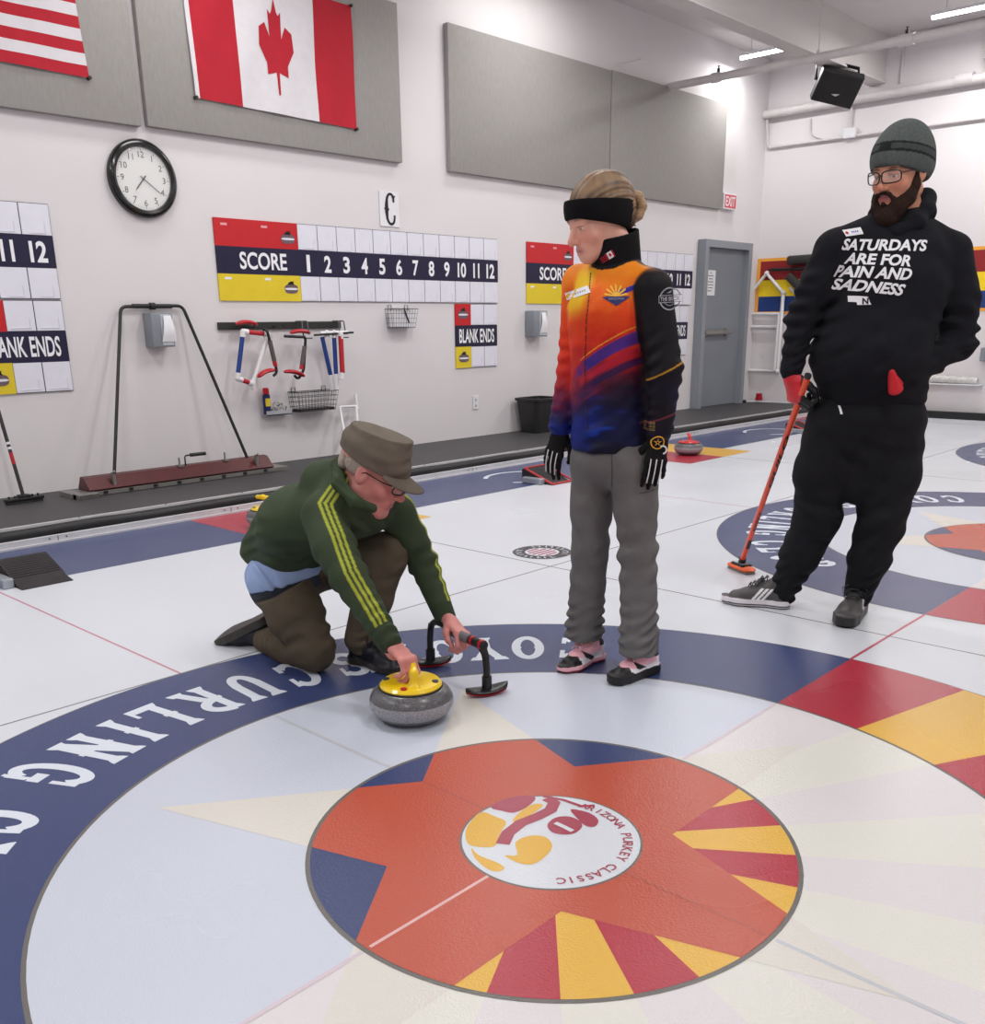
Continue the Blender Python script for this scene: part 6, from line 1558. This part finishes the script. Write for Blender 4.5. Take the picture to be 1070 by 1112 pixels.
def stitched(pts, w=.0022):
    for p, q in zip(pts, pts[1:]):
        a_, b_ = on(*p), on(*q); nn = unit(np.cross(b_ - a_, HF)) * w; g.add([a_ - nn, a_ + nn, b_ + nn, b_ - nn], [(0, 1, 2, 3)])
stitched([(905, 392), (912, 378), (950, 380), (962, 398)])
print_on('pocket_seam', g, [mat('dark_seam_line', '08080a', .9)], hd_, [hd_])
# joggers
f = Field(.005)
f.ecap(hem + [0, 0, .06], hem - [0, 0, .06], (.185, .15), (.200, .160), SL, .03)
f.ecap(hem - [0, 0, .06], Q(930, 520, .0), (.200, .160), (.150, .110), SL, .03)
for h_, kn, an, s_ in ((hipL, knL, anL, 1), (hipR, knR, anR, -1)):
    mid = (h_ + kn) / 2 + (h_ - hem) * .12
    f.ecap(h_, mid, (.115, .135), (.112, .118), SL, .03); f.ecap(mid, kn, (.112, .118), (.098, .105), SL, .03)
    f.ecap(kn, (kn + an) / 2, (.098, .105), (.088, .092), SL, .03); f.ecap((kn + an) / 2, an, (.088, .092), (.060, .064), SL, .02)
    f.ecap(an, an - [0, 0, .025], (.052, .056), (.050, .054), SL, .01)
    f.folds(an + [0, 0, .06], .12, (0, .2, 1), .015, .05, s_); f.folds(kn, .17, (.2, .4 * s_, 1), .012, .09, s_ * 2); f.folds((h_ + hem) / 2 - [0, 0, .15], .17, (.3, .7 * s_, 1), .012, .10, s_)
f.plane(hem + [0, 0, .05], (0, 0, 1), .01)
tr = f.run('joggers', cloth('black_jogger_cloth', '16161b', rough=.85, var=.12), mo)
bpy.context.view_layer.update()
g = MB(); a_, b_ = on(914, 441), on(914.5, 450); g.add([a_ - HR * .004, a_ + HR * .004, b_ + HR * .006, b_ - HR * .003], [(0, 1, 2, 3)]); cut_to_surface(g, -HF, [tr, hd_], off=.004).build('drawstring', M_pw, mo, fix=False)
# sneakers
def mshoe(dark):
    def fn(q):
        x, y, z = q[:, 0], q[:, 1], q[:, 2]; c = np.tile(C3('4a4748'), (len(q), 1))
        def put(m, col): c[m] = C3(col)
        for i in range(3): put((np.abs((x - .098 - i * .019) + .75 * (z - .05)) < .0062) & (z > .03) & (z < .082) & (np.abs(y) > .018), 'e6e2e4')
        put((x < .045) & (z > .062) & (x > -.02), 'dcd8da')
        if dark: put(z < .040, '262626')
        else:
            put(z < .034, 'e6e0e4'); put((z > .010) & (z < .015), '2c2c30'); put(z < .006, '2a2a2c')
        return c
    return fn
toeR, heR = np.array([2.205, .80, 0]), np.array([2.345, .535, 0])
dR = unit(np.append(atz(790, 655)[:2] - atz(860, 663)[:2], 0)); hR0 = np.array([anR[0], anR[1], 0]) - dR * .075
e1 = np.append(atz(859, 661)[:2], 0); dR = unit(np.append(atz(789, 654)[:2], 0) - e1)
sA, GA = shoe('shoe', e1, e1 + dR, mo, mshoe(False), M_sh, L=.315, wide=.95, solet=.032, side=1); sA['label'] = 'grey sneaker with white stripes and white sole'; laces(GA, sA, M_black)
e2 = np.append(atz(934, 659)[:2], 0); dL = unit(np.append(atz(916, 684)[:2], 0) - e2)
e2 = e2 + dL * .04
sB, GB = shoe('shoe', e2, e2 + dL, mo, mshoe(True), M_sh, L=.335, wide=1.08, solet=.040, side=-1); sB['label'] = 'grey sneaker with white stripes on a black slider sole'; laces(GB, sB, M_black)
# red work gloves
M_rg = cloth('red_rubber_glove', 'c92a34', rough=.45, bump=.15); M_bf = cloth('black_glove_finger', '17171a', rough=.6)
sh_top = np.array([2.78, 1.004, .05])
grip = Q(872, 424, -.045); bd = unit(grip - sh_top)
f = Field(.003)
Pg, tips = hand_shape(f, gW, r=.0112, **GH)
f.ecap(gW, gW + unit(gd) * .09, (.034, .024), (.044, .022), GH['t'], .01)
f.ecap(gW - unit(gd) * .03, gW + unit(gd) * .02, (.040, .036), (.036, .030), HF, .012)
def rgcol(P):
    c = np.tile(C3('cb2c36'), (len(P), 1)); q = (P - gW) @ unit(gd); m = ((P - gW) @ HR > .030); c[m] = C3('17171a'); return c
f.run('glove', mat('glove_two_tone', 'ffffff', .5, var=.06, attr=True, bump=.1, bscale=200), mo, color=rgcol, smooth=1)
f2 = Field(.003); Pq, _ = hand_shape(f2, pW, r=.0108, **GP)
f2.ecap(Q(978, 414, -.17), Q(973, 416, -.19), (.020, .020), (.03, .022), AZ, .01); f2.ecap(Q(968, 404, -.205), Q(973, 423, -.205), (.014, .018), (.030, .022), HR, .01)
f2.run('glove', M_rg, mo, smooth=1)
# orange broom
t = empty('curling_broom', (2.78, 1.004, 0), 'orange curling broom held by the bearded man, head on the ice', 'broom')
M_or = mat('orange_shaft_paint', 'ee4a1b', .3, var=.03, coat=.3); M_orh = mat('orange_foam_head', 'f0683a', .5, var=.05)
hd0 = np.array([2.78, 1.004, 0]); top = hd0 + [0, 0, .05] + bd * 1.31
MB().tube([hd0 + [0, 0, .05], top], .0135, 16).build('shaft', M_or, t, smooth=True)
MB().tube([top, top + bd * .012], .0145, 16).build('end_cap', M_black, t, smooth=True)
pa = atz(791, 607, .02); pb = atz(822, 619, .02); hx = unit(np.append((pb - pa)[:2], 0)); hy = np.cross([0, 0, 1.], hx)
g = MB()
rings = []
for i in range(13):
    s_ = -1 + 2 * i / 12; wd = .037 * (1 - abs(s_) ** 5) ** .5 + .004; rings.append([hd0 + hx * .10 * s_ + hy * wd * cos(q) + AZ * (.022 + .015 * (1 - abs(s_) ** 6) * sin(q)) for q in np.linspace(0, 2 * pi, 21)[:-1]])
loft(g, rings); g.build('head', M_orh, t, smooth=True)
MB().obox(hd0 + [0, 0, .006], hx, hy, AZ, .085, .030, .006, bev=.004).build('brush_pad', mat('grey_pad_fabric', '8a8886', .9), t)
MB().obox(hd0 + [0, 0, .037], hx, hy, AZ, .052, .031, .008, bev=.005).build('mounting_plate', M_black, t)
MB().tube([hd0 + [0, 0, .036], hd0 + [0, 0, .05] + bd * .03], .019, 14).build('swivel_joint', M_black, t, smooth=True)
g = MB()
for i, (sx_, w_) in enumerate(((-.03, .010), (-.012, .006), (.018, .010), (.036, .005))): g.obox(hd0 + [0, 0, .0455] + hx * sx_ - hy * .012, hx, hy, AZ, w_ * .6, .010, .0006)
g.build('plate_marking', M_pw, t)
sx_ = unit(np.cross(bd, -HF)); nn_ = unit(np.cross(sx_, bd)); nn_ = nn_ if nn_ @ HF < 0 else -nn_
g = MB(); put_text(g, 'GUILO', 1, hd0 + [0, 0, .05] + bd * .80 + nn_ * .0142, bd, np.cross(nn_, bd), 0, fit=(.36, .018), bold=.03, shear=.3)
put_text(g, '=====', 1, hd0 + [0, 0, .05] + bd * .36 + nn_ * .0142, bd, np.cross(nn_, bd), 0, fit=(.16, .013), bold=.02, shear=.3)
g.obox(hd0 + [0, 0, .05] + bd * .17 + nn_ * .0135, bd, np.cross(nn_, bd), nn_, .035, .009, .0015)
g.build('shaft_lettering', M_black, t, fix=False)
# ------------------------------------------------------------------ the kneeling man
base = (.45, 1.40); Q = person_at(base)
ko = empty('person', (base[0], base[1], 0), 'kneeling man in green track jacket and grey-brown cap holding a curling stone', 'person')
F_ = unit([.05, -1, 0]); SR = np.array([-1., -.05, 0]); SL = -SR
hipC = Q(322, 608, .20); hipR = Q(300, 622, .12); hipL = Q(350, 612, .28)
shC = Q(392, 545, -.06); shR = Q(352, 560, -.19); shL = Q(430, 556, .05)
neckb = Q(388, 520, -.08)
elR, wrR = Q(379, 626, -.36), Q(428, 708, -.46)
elL, wrL = Q(460, 612, .10), Q(484, 671, -.02)
kR = np.array([.36, 1.46, .065]); aR = Q(288, 694, .26)
kL = Q(418, 603, .04); aL = Q(392, 694, .05)
HS = 1.15
Fh = unit(HR * .90 - HF * .20 + np.array([0, 0, -.50])); Ah = fr(np.cross(Fh, [0, 0, -1.]), Fh); Ah[2] = Ah[2] if Ah[2][2] > 0 else -Ah[2]
HC = Q(405, 512, -.13)
f = Field(.0034)
Lk = head_shape(f, HC, Ah, HS, jaw=1.05)
f.chain([HC - Ah[1] * .015 - Ah[2] * .05, neckb], [.062, .068], .03)
f.ecap(shC, hipC + [0, 0, .03], (.13, .08), (.11, .08), SR, .03)
for a, b, c in ((shL, elL, wrL), (shR, elR, wrR)): f.chain([shC, a, b, c], [.06, .048, .038, .028], .02)
f.chain([hipR - [0, 0, .03], kR + [0, 0, .02], aR], [.055, .045, .034], .02); f.chain([hipL - [0, 0, .02], kL - [0, 0, .02], aL], [.055, .045, .034], .02)
# right hand on the stone handle, left hand round the stabiliser bar
hx = unit([cos(R(62)), sin(R(62)), 0]); hp = np.array([SC[0], SC[1], 0]) + hx * -.0 + [0, 0, .195]
gr = np.array([SC[0], SC[1], .190]) + hx * .035
handR_d = unit(gr - wrR + [0, 0, -.005])
WR = gr - handR_d * .080 + [0, 0, .018]
wrR = WR - unit(WR - elR) * .005
dR_ = unit(gr + [0, 0, .020] - WR)
crossd = unit(-HF * .55 + HR * .6 + [0, 0, -.30])
PR, _ = hand_shape(f, WR, unit(HR * .55 - HF * .35 + np.array([0, 0, -.45])), unit(-HR * .1 + AZ * .9 + HR * .25), unit(HF), (.75, .8, .85, .9), r=.0098, s=1.05, spread=.03,
    thumb=[(.020, .030, -.006), (.050, .046, -.014), (.076, .044, -.028), (.096, .034, -.040)])
f.cone(wrR, WR, .029, .026, .02)
barM = Q(497, 688, -.10)
f_feet = [np.append(atz(529, 754)[:2], 0), np.append(atz(468, 723)[:2], 0)]
mid = (f_feet[0] + f_feet[1]) / 2; bar_dir = unit(f_feet[0] - f_feet[1])
# height of the bar above the ice so that it passes under his hand
def zfor(p, py):
    lo_, hi_ = 0., .4
    for _ in range(30):
        z = (lo_ + hi_) / 2; d = p + [0, 0, z] - CAM; yy = 556 + OFFY - F_PX * (d @ _u2) / (d @ _fw)
        if yy > py: lo_ = z
        else: hi_ = z
    return z
zb = zfor(mid, 688); BM = mid + [0, 0, zb]
dLh = unit(BM + [0, 0, .0] - wrL); WL = BM - dLh * .062 + [0, 0, .012]
PL, _ = hand_shape(f, WL, unit(dLh * .9 + HR * .25 + np.array([0, 0, -.10])), unit(AZ * .6 + HR * .5 - HF * .3), unit(-HF - HR * .2), (1.0, 1.05, 1.1, 1.1), r=.0095, s=1.0, spread=.02,
    thumb=[(.020, .028, -.010), (.046, .044, -.024), (.070, .042, -.040), (.088, .032, -.050)])
f.cone(wrL, WL, .027, .025, .02)
def kcol(P):
    col, (x, y, z, near) = face_color(P, HC, Ah, HS, 'd48a82', 'b8605f', 'b09a80'); m = near & (z > .03) & (y < .06); 
    g = near & (y < -.0) & (z > -.05) & (np.abs(x) > .04); col[g] = col[g] * .9 + C3('b9a79a') * .1
    return col
f.plane(Lk(0, 0, .108), Ah[2], .02)
kb_ = f.run('body', skinmat('fair_skin'), ko, color=kcol)
# grey hair at the side under the cap
f = Field(.003); 
for q in (-1, 1): f.ell(Lk(q * .072, -.035, .012), np.array([.012, .038, .028]) * HS, Ah, .01)
f.ell(Lk(0, -.080, .0), np.array([.06, .03, .04]) * HS, Ah, .01)
f.run('hair', mat('grey_hair', 'a09488', .7, var=.2, vscale=120, bump=.4, bscale=300), ko)
# cap
M_cap = cloth('taupe_cap_cotton', '6b6257', var=.1, bump=.35)
f = Field(.0032)
f.ell(Lk(0, -.018, .062), np.array([.094, .112, .078]) * HS, Ah, .02)
f.ecap(Lk(0, -.014, .030), Lk(0, -.020, .105), (.090 * HS, .108 * HS), (.080 * HS, .098 * HS), Ah[0], .015)
f.ell(Lk(0, .060, .046), np.array([.062, .045, .026]) * HS, Ah, .02)
f.plane(Lk(0, -.02, .122), unit(Ah[2] - Ah[1] * .16), .03); f.plane(Lk(0, .0, .026), unit(-Ah[2] - Ah[1] * .06), .006)
f.folds(Lk(0, .05, .06), .12, Ah[2] + Ah[0] * .2, .004, .045, 1); f.folds(Lk(.0, -.05, .08), .12, Ah[2], .003, .05, 2)
cap = f.run('cap', M_cap, ko)
f = Field(.003)
def brim(X, Y, Z):
    x, y, z = X - HC[0], Y - HC[1], Z - HC[2]; q = [(A_[0] * x + A_[1] * y + A_[2] * z) / HS for A_ in Ah]
    r_ = np.sqrt((q[0] / .082) ** 2 + ((q[1] - .062) / .105) ** 2); d1 = (r_ - 1) * .085; surf = q[2] - (.036 - 3.2 * q[0] ** 2 - .22 * (q[1] - .09)); return np.maximum(np.maximum(d1, np.abs(surf) - .003), .05 - q[1]) * HS
f._add(brim, HC - .22, HC + .22, .004, 'u'); f.run('brim', M_cap, cap)
glasses_mesh(ko, Lk, HS, M_black, M_lens, w=.026, h=.015, y=.115, z=.0)

# track jacket
M_grn = None
f = Field(.0045)
mid_b = (shC * .5 + hipC * .5) + np.array([0, 0, .045])
mid_b = Q(325, 565, .06)
f.ecap(shC + [0, 0, -.01], mid_b, (.165, .115), (.165, .125), SR, .04)
f.ecap(mid_b, hipC + [0, 0, .03], (.165, .125), (.165, .135), SR, .04)
f.cone(Q(300, 570, .14), Q(285, 598, .18), .085, .085, .04)
f.cone(Q(352, 525, -.02), Q(372, 520, -.06), .085, .075, .04)
f.cone(shR, neckb, .070, .075, .04); f.cone(shL, neckb, .070, .07, .04)
f.chain([shR, (shR + elR) / 2 + SR * .012, elR, wrR], [.078, .072, .060, .043], .02)
f.chain([shL, (shL + elL) / 2, elL, wrL - unit(elL - wrL) * .0], [.070, .066, .056, .040], .02)
NU = unit(AZ * .94 + HR * .34)
f.plane(Q(300, 620, .15), -NU, .012)
f.folds(elR, .13, wrR - shR, .008, .06, 1); f.folds(elL, .12, wrL - shL, .007, .055, 2); f.folds(Q(310, 592, .0), .17, unit(AZ + HR * .25), .012, .075, 3); f.folds(Q(395, 575, -.2), .12, (1, .2, .6), .007, .06, 1); f.folds(Q(285, 600, .05), .12, (.2, .2, 1), .008, .05, 5); f.folds(wrR + (elR - wrR) * .3, .10, wrR - elR, .006, .04, 5)
RS = [(shR, (shR + elR) / 2 + SR * .012), ((shR + elR) / 2 + SR * .012, elR), (elR, wrR)]
def armstripe(P, a, b, out, c, base_off=0., u0=0., u1=1.):
    """three stripes along a sleeve; out = direction the stripe band faces"""
    return
colP = []
def jcol(P):
    c = np.tile(C3('3a4632'), (len(P), 1)) * (1 + .07 * vnoise(P, 30, 2))[:, None]
    for (S_h, E_, W_, out) in ((shR, elR, wrR, OUTR), (shL, elL, wrL, OUTL)):
        pts = [neckb + (S_h - neckb) * .25 + AZ * .06 + out * .02, S_h + out * .02 + AZ * .02, E_, W_]
        best = np.full(len(P), 9.); lat = np.zeros(len(P)); uu = np.zeros(len(P)); fac = np.zeros(len(P))
        for i in range(3):
            a, b = pts[i], pts[i + 1]; d = b - a; L_ = np.linalg.norm(d); d = d / L_; q = P - a; t = np.clip(q @ d, 0, L_); r_ = q - t[:, None] * d; dist = np.linalg.norm(r_, axis=1)
            o_ = unit(out - (out @ d) * d); sd = np.cross(d, o_); m = dist < best
            best[m] = dist[m]; lat[m] = (r_ @ sd)[m]; uu[m] = i + (t / L_)[m]; fac[m] = (r_ @ o_)[m]
        lim = .105
        for k in (-1, 0, 1):
            w = ss(.0058, .0042, np.abs(lat - k * .0185)) * (fac > 0) * (best < lim) * ss(2.86, 2.82, uu); c = mixc(c, np.tile(C3('a9b13c'), (len(P), 1)), w)
    # ribbed cuffs are plain
    for E_, W_ in ((elR, wrR), (elL, wrL)):
        d = unit(W_ - E_); s_ = (P - W_) @ d; m = (s_ > -.05) & (np.linalg.norm(P - W_, axis=1) < .09); c[m] = C3('34402d') * (1 + .06 * np.sin(s_[m] * 0 + (P[m] @ unit(np.cross(d, [0, 0, 1.]))) * 1200))[:, None]
    return c
OUTR = unit(-HF * .85 + HR * .25 + AZ * .50); OUTL = unit(HR * .75 + AZ * .55 + HF * .10)
jk2 = f.run('track_jacket', cloth('green_track_cloth', 'ffffff', attr=True, rough=.75, var=.06, bump=.12), ko, color=jcol)
f = Field(.0035)      # collar
f.chain([Q(368, 505, -.10), Q(368, 525, -.22), Q(385, 545, -.26), Q(405, 552, -.24)], [.024, .022, .020, .016], .02); f.chain([Q(368, 505, -.10), Q(378, 494, .0), Q(398, 500, .04)], [.024, .022, .018], .02)
f.folds(Q(375, 530, -.2), .1, (1, 0, .5), .003, .03)
f.run('collar', cloth('green_collar_cloth', '38442f', rough=.75, var=.06), jk2)
# shirt tail and dark waistband
f = Field(.004)
f.ecap(hipC + [0, 0, .03], Q(312, 628, .19), (.176, .146), (.172, .144), SR, .03); f.plane(Q(280, 638, .15), unit(-AZ + HR * .24), .01); f.plane(Q(350, 628, .1), HR, .02)
f.folds(Q(280, 625, .05), .14, (1, .2, .2), .007, .04)
f.run('shirt', cloth('light_blue_shirt', '9fb4dc', var=.05), ko)
# trousers
f = Field(.0045)
f.ecap(hipC, Q(308, 632, .18), (.150, .130), (.150, .130), SR, .03)
f.ecap(hipR - [0, 0, .02], (hipR + kR) / 2 + [0, 0, .0], (.100, .105), (.105, .108), SR, .04); f.ecap((hipR + kR) / 2, kR + [0, 0, .03], (.105, .108), (.075, .082), SR, .03)
f.ecap(kR + [0, 0, .010], (kR + aR) / 2, (.070, .072), (.070, .068), SR, .03); f.ecap((kR + aR) / 2, aR, (.070, .066), (.058, .058), SR, .02)
f.ecap(hipL, (hipL + kL) / 2, (.115, .110), (.098, .098), SL, .04); f.ecap((hipL + kL) / 2, kL, (.098, .098), (.084, .084), SL, .03)
f.ecap(kL, (kL + aL) / 2, (.082, .082), (.074, .078), SL, .03); f.ecap((kL + aL) / 2, aL, (.074, .078), (.062, .066), SL, .02)
f.plane((0, 0, .004), (0, 0, -1), .01); f.plane(aR, unit(aR - kR), .01); _c = Q(300, 641, .15); _n = unit(AZ * .9 - HR * .42); _l = Q(368, 620, .1) @ HR
f.post.append(lambda F, X, Y, Z: np.maximum(F, (X - _c[0]) * _n[0] + (Y - _c[1]) * _n[1] + (Z - _c[2]) * _n[2] - .5 * np.clip((X * HR[0] + Y * HR[1] - _l) / .08, 0, 1)))
f.folds((kR + aR) / 2, .12, aR - kR, .011, .045, 1); f.folds(kR + [0, 0, .10], .14, (.3, .4, 1), .008, .07, 2); f.folds(hipR - [0, 0, .05], .14, (.5, .3, .8), .006, .08, 3); f.folds(kL, .12, (.4, .3, 1), .006, .06, 1); f.folds(aL, .1, (0, 0, 1), .008, .04, 1)
f.run('trousers', cloth('olive_brown_trousers', '584e40', var=.08), ko)
f = Field(.004); f.ecap(hipC + [0, 0, .0], Q(312, 634, .19), (.166, .138), (.164, .138), SR, .03); f.plane(Q(300, 622, .15), AZ, .008); f.plane(Q(290, 660, .15), unit(-AZ * .92 + HR * .40), .008); f.plane(Q(362, 628, .1), HR, .02)
f.run('waistband', cloth('dark_grey_band', '3b3f48', var=.08), ko)
# shoes
def kshoe(q):
    x, y, z = q[:, 0], q[:, 1], q[:, 2]; c = np.tile(C3('14151f'), (len(q), 1)); c[z < .030] = C3('37322d'); return c
toe = Q(231, 698, .36); toe[2] = max(toe[2], .03); heel = Q(291, 664, .24)
upv = unit(HR * .5 + AZ * -.62 + HF * .1)
toe = Q(229, 694, .34); L_ = np.linalg.norm(toe - heel)
sC, GC = shoe('shoe', heel, toe, ko, kshoe, M_sh, up=unit(Q(300, 700, .25) - Q(262, 660, .25)), L=.31, wide=1.05, solet=.034, side=1); sC['label'] = 'dark shoe of the kneeling leg, sole turned up'
zmin = min((sC.matrix_world @ v.co)[2] for v in sC.data.vertices)
laces(GC, sC, M_pgr, n=4, bow=False); 
e3 = np.append(atz(378, 722)[:2], 0) + HF * .05; d3 = unit(np.append(atz(440, 738)[:2], 0) + HF * .05 - e3)
sD, GD = shoe('shoe', e3, e3 + d3, ko, kshoe, M_sh, L=.29, wide=1.0, solet=.030, side=-1); sD['label'] = 'black shoe planted flat on the ice'; laces(GD, sD, M_black, n=4)

# delivery stabiliser he leans on
t = empty('delivery_stabilizer', mid, 'black and grey delivery stabilizer held in the kneeling man\'s left hand', 'delivery aid')
A_, B_ = f_feet
topA, topB = A_ + (mid - A_) * .16 + [0, 0, zb - .005], B_ + (mid - B_) * .16 + [0, 0, zb + .012]
MB().tube(rounded([A_ + [0, 0, .028], A_ + [0, 0, zb * .72], topA + bar_dir * .01, topA - bar_dir * .10, topB + bar_dir * .10, topB - bar_dir * .01, B_ + [0, 0, zb * .72], B_ + [0, 0, .028]], .045, 7), .0125, 14).build('frame_tube', M_black, t, smooth=True)
MB().tube([BM - bar_dir * .03, BM + bar_dir * .085], .018, 16).build('grey_grip', mat('grey_foam_grip', '77757a', .8, bump=.3, bscale=300), t, smooth=True)
g = MB()
for a in (.10, .155): g.tube([BM + bar_dir * a, BM + bar_dir * (a + .014)], .0185, 16)
g.build('red_ring', M_rplas, t, smooth=True); MB().tube([BM + bar_dir * .09, BM + bar_dir * .175], .0165, 16).build('black_sleeve', M_foam, t, smooth=True)
for c_, lb in ((A_, 0), (B_, 1)):
    ax = unit(HR * .9 + HF * .42) if lb == 0 else unit(HR * .9 + HF * .2); ay = np.cross([0, 0, 1.], ax); g = MB(); g2 = MB(); rings = []; r2 = []
    for i in range(15):
        s_ = -1 + 2 * i / 14; wd = .032 * math.sqrt(max(0, 1 - abs(s_) ** 2.4)) + .003; up = .012 * s_ * s_
        rings.append([c_ + ax * .082 * s_ + ay * wd * cos(q) + AZ * (.017 + up + .009 * sin(q)) for q in np.linspace(0, 2 * pi, 17)[:-1]]); r2.append([c_ + ax * .080 * s_ + ay * wd * .9 * cos(q) + AZ * (.007 + up + .005 * sin(q)) for q in np.linspace(0, 2 * pi, 17)[:-1]])
    loft(g, rings); fo_ = g.build('foot', M_black, t, smooth=True); loft(g2, r2); g2.build('slider_pad', M_rplas, fo_, smooth=True)
    MB().tube([c_ + [0, 0, .02], c_ + [0, 0, .07]], .018, 14).build('socket', M_black, t, smooth=True)
# ------------------------------------------------------------------ countable little parts become parts of their own
def split_loose(o):
    me = o.data; n = len(me.vertices); par = list(range(n))
    def find(a):
        while par[a] != a: par[a] = par[par[a]]; a = par[a]
        return a
    for e in me.edges:
        a, b = find(e.vertices[0]), find(e.vertices[1])
        if a != b: par[a] = b
    groups = {}
    for p in me.polygons: groups.setdefault(find(p.vertices[0]), []).append(p)
    if len(groups) < 2: return
    # pieces that overlap (a joint built of a ball and sockets) stay together
    items = []
    for ps in groups.values():
        vs = {i for p in ps for i in p.vertices}; A = np.array([me.vertices[i].co[:] for i in vs]); items.append([ps, A.min(0), A.max(0)])
    merged = True
    while merged:
        merged = False
        for i in range(len(items)):
            for j in range(i + 1, len(items)):
                if (items[i][1] < items[j][2] + 1e-4).all() and (items[j][1] < items[i][2] + 1e-4).all():
                    items[i] = [items[i][0] + items[j][0], np.minimum(items[i][1], items[j][1]), np.maximum(items[i][2], items[j][2])]; del items[j]; merged = True; break
            if merged: break
    if len(items) < 2: return
    base = o.name.split('.')[0]; sm = [p.use_smooth for p in me.polygons]
    for ps, _, _ in items:
        ix = {}; 
        for p in ps:
            for i in p.vertices: ix.setdefault(i, len(ix))
        m2 = bpy.data.meshes.new(base); m2.from_pydata([me.vertices[i].co[:] for i in ix], [], [[ix[i] for i in p.vertices] for p in ps])
        for m in me.materials: m2.materials.append(m)
        for q, p in zip(m2.polygons, ps): q.material_index = p.material_index; q.use_smooth = p.use_smooth
        if sm[0]: m2.set_sharp_from_angle(angle=R(40))
        m2.update(); c = bpy.data.objects.new(base, m2); COL.objects.link(c); c.parent = o.parent; c.matrix_parent_inverse = o.matrix_parent_inverse.copy(); c.location = o.location
    bpy.data.objects.remove(o)
SPLIT = {'pipe_joint', 'bracket', 'hook', 'red_ring', 'socket_slot', 'pad_screw', 'edging_screw', 'blade_clamp', 'hanger', 'hanger_rod', 'number_disc', 'piping', 'hinge', 'fixing_button', 'board_joint', 'rung', 'canton_star', 'plate_marking', 'foam_grip', 'printed_stone', 'blade_carrier'}
for o in list(bpy.data.objects):
    if o.type == 'MESH' and o.name.split('.')[0] in SPLIT and not any(c.parent == o for c in bpy.data.objects): split_loose(o)
# ------------------------------------------------------------------ light
def area(x, y, z, sx, sy, power, rot=(0, 0, 0), c=(1, .985, .97)):
    l = bpy.data.lights.new('lamp_light', 'AREA'); l.shape = 'RECTANGLE'; l.size = sx; l.size_y = sy; l.energy = power; l.color = c
    o = bpy.data.objects.new('lamp_light', l); o.location = (x, y, z); o.rotation_euler = rot; COL.objects.link(o); return o
for (x, y) in ((-3.2, 2.9), (.2, 2.9), (3.6, 2.9), (6.2, 2.7), (-3.2, -1.2), (1.2, -1.2), (5.8, -1.2), (10.2, -1.2), (-.5, -5.), (5., -5.)):
    area(x, y, CZ - .12, .32, 1.5, 57)
area(10.42, 2.63, 4.375, .07, 1.2, 57); area(10.43, 5.29, 4.375, .07, .58, 22)
for (x, y) in ((-2., 5.0), (2.5, 5.0), (6.2, 5.0)): area(x, y, CZ - .1, 1.4, .35, 27)
w = bpy.data.worlds.new('world'); sc.world = w; w.use_nodes = True
w.node_tree.nodes['Background'].inputs[0].default_value = (.9, .92, 1, 1); w.node_tree.nodes['Background'].inputs[1].default_value = .4
sc.view_settings.view_transform = 'Standard'; sc.view_settings.look = 'None'; sc.view_settings.gamma = 1; sc.view_settings.exposure = 0.; sc.view_settings.use_curve_mapping = False
sc.cycles.max_bounces = 8; sc.cycles.diffuse_bounces = 4; sc.cycles.use_denoising = True
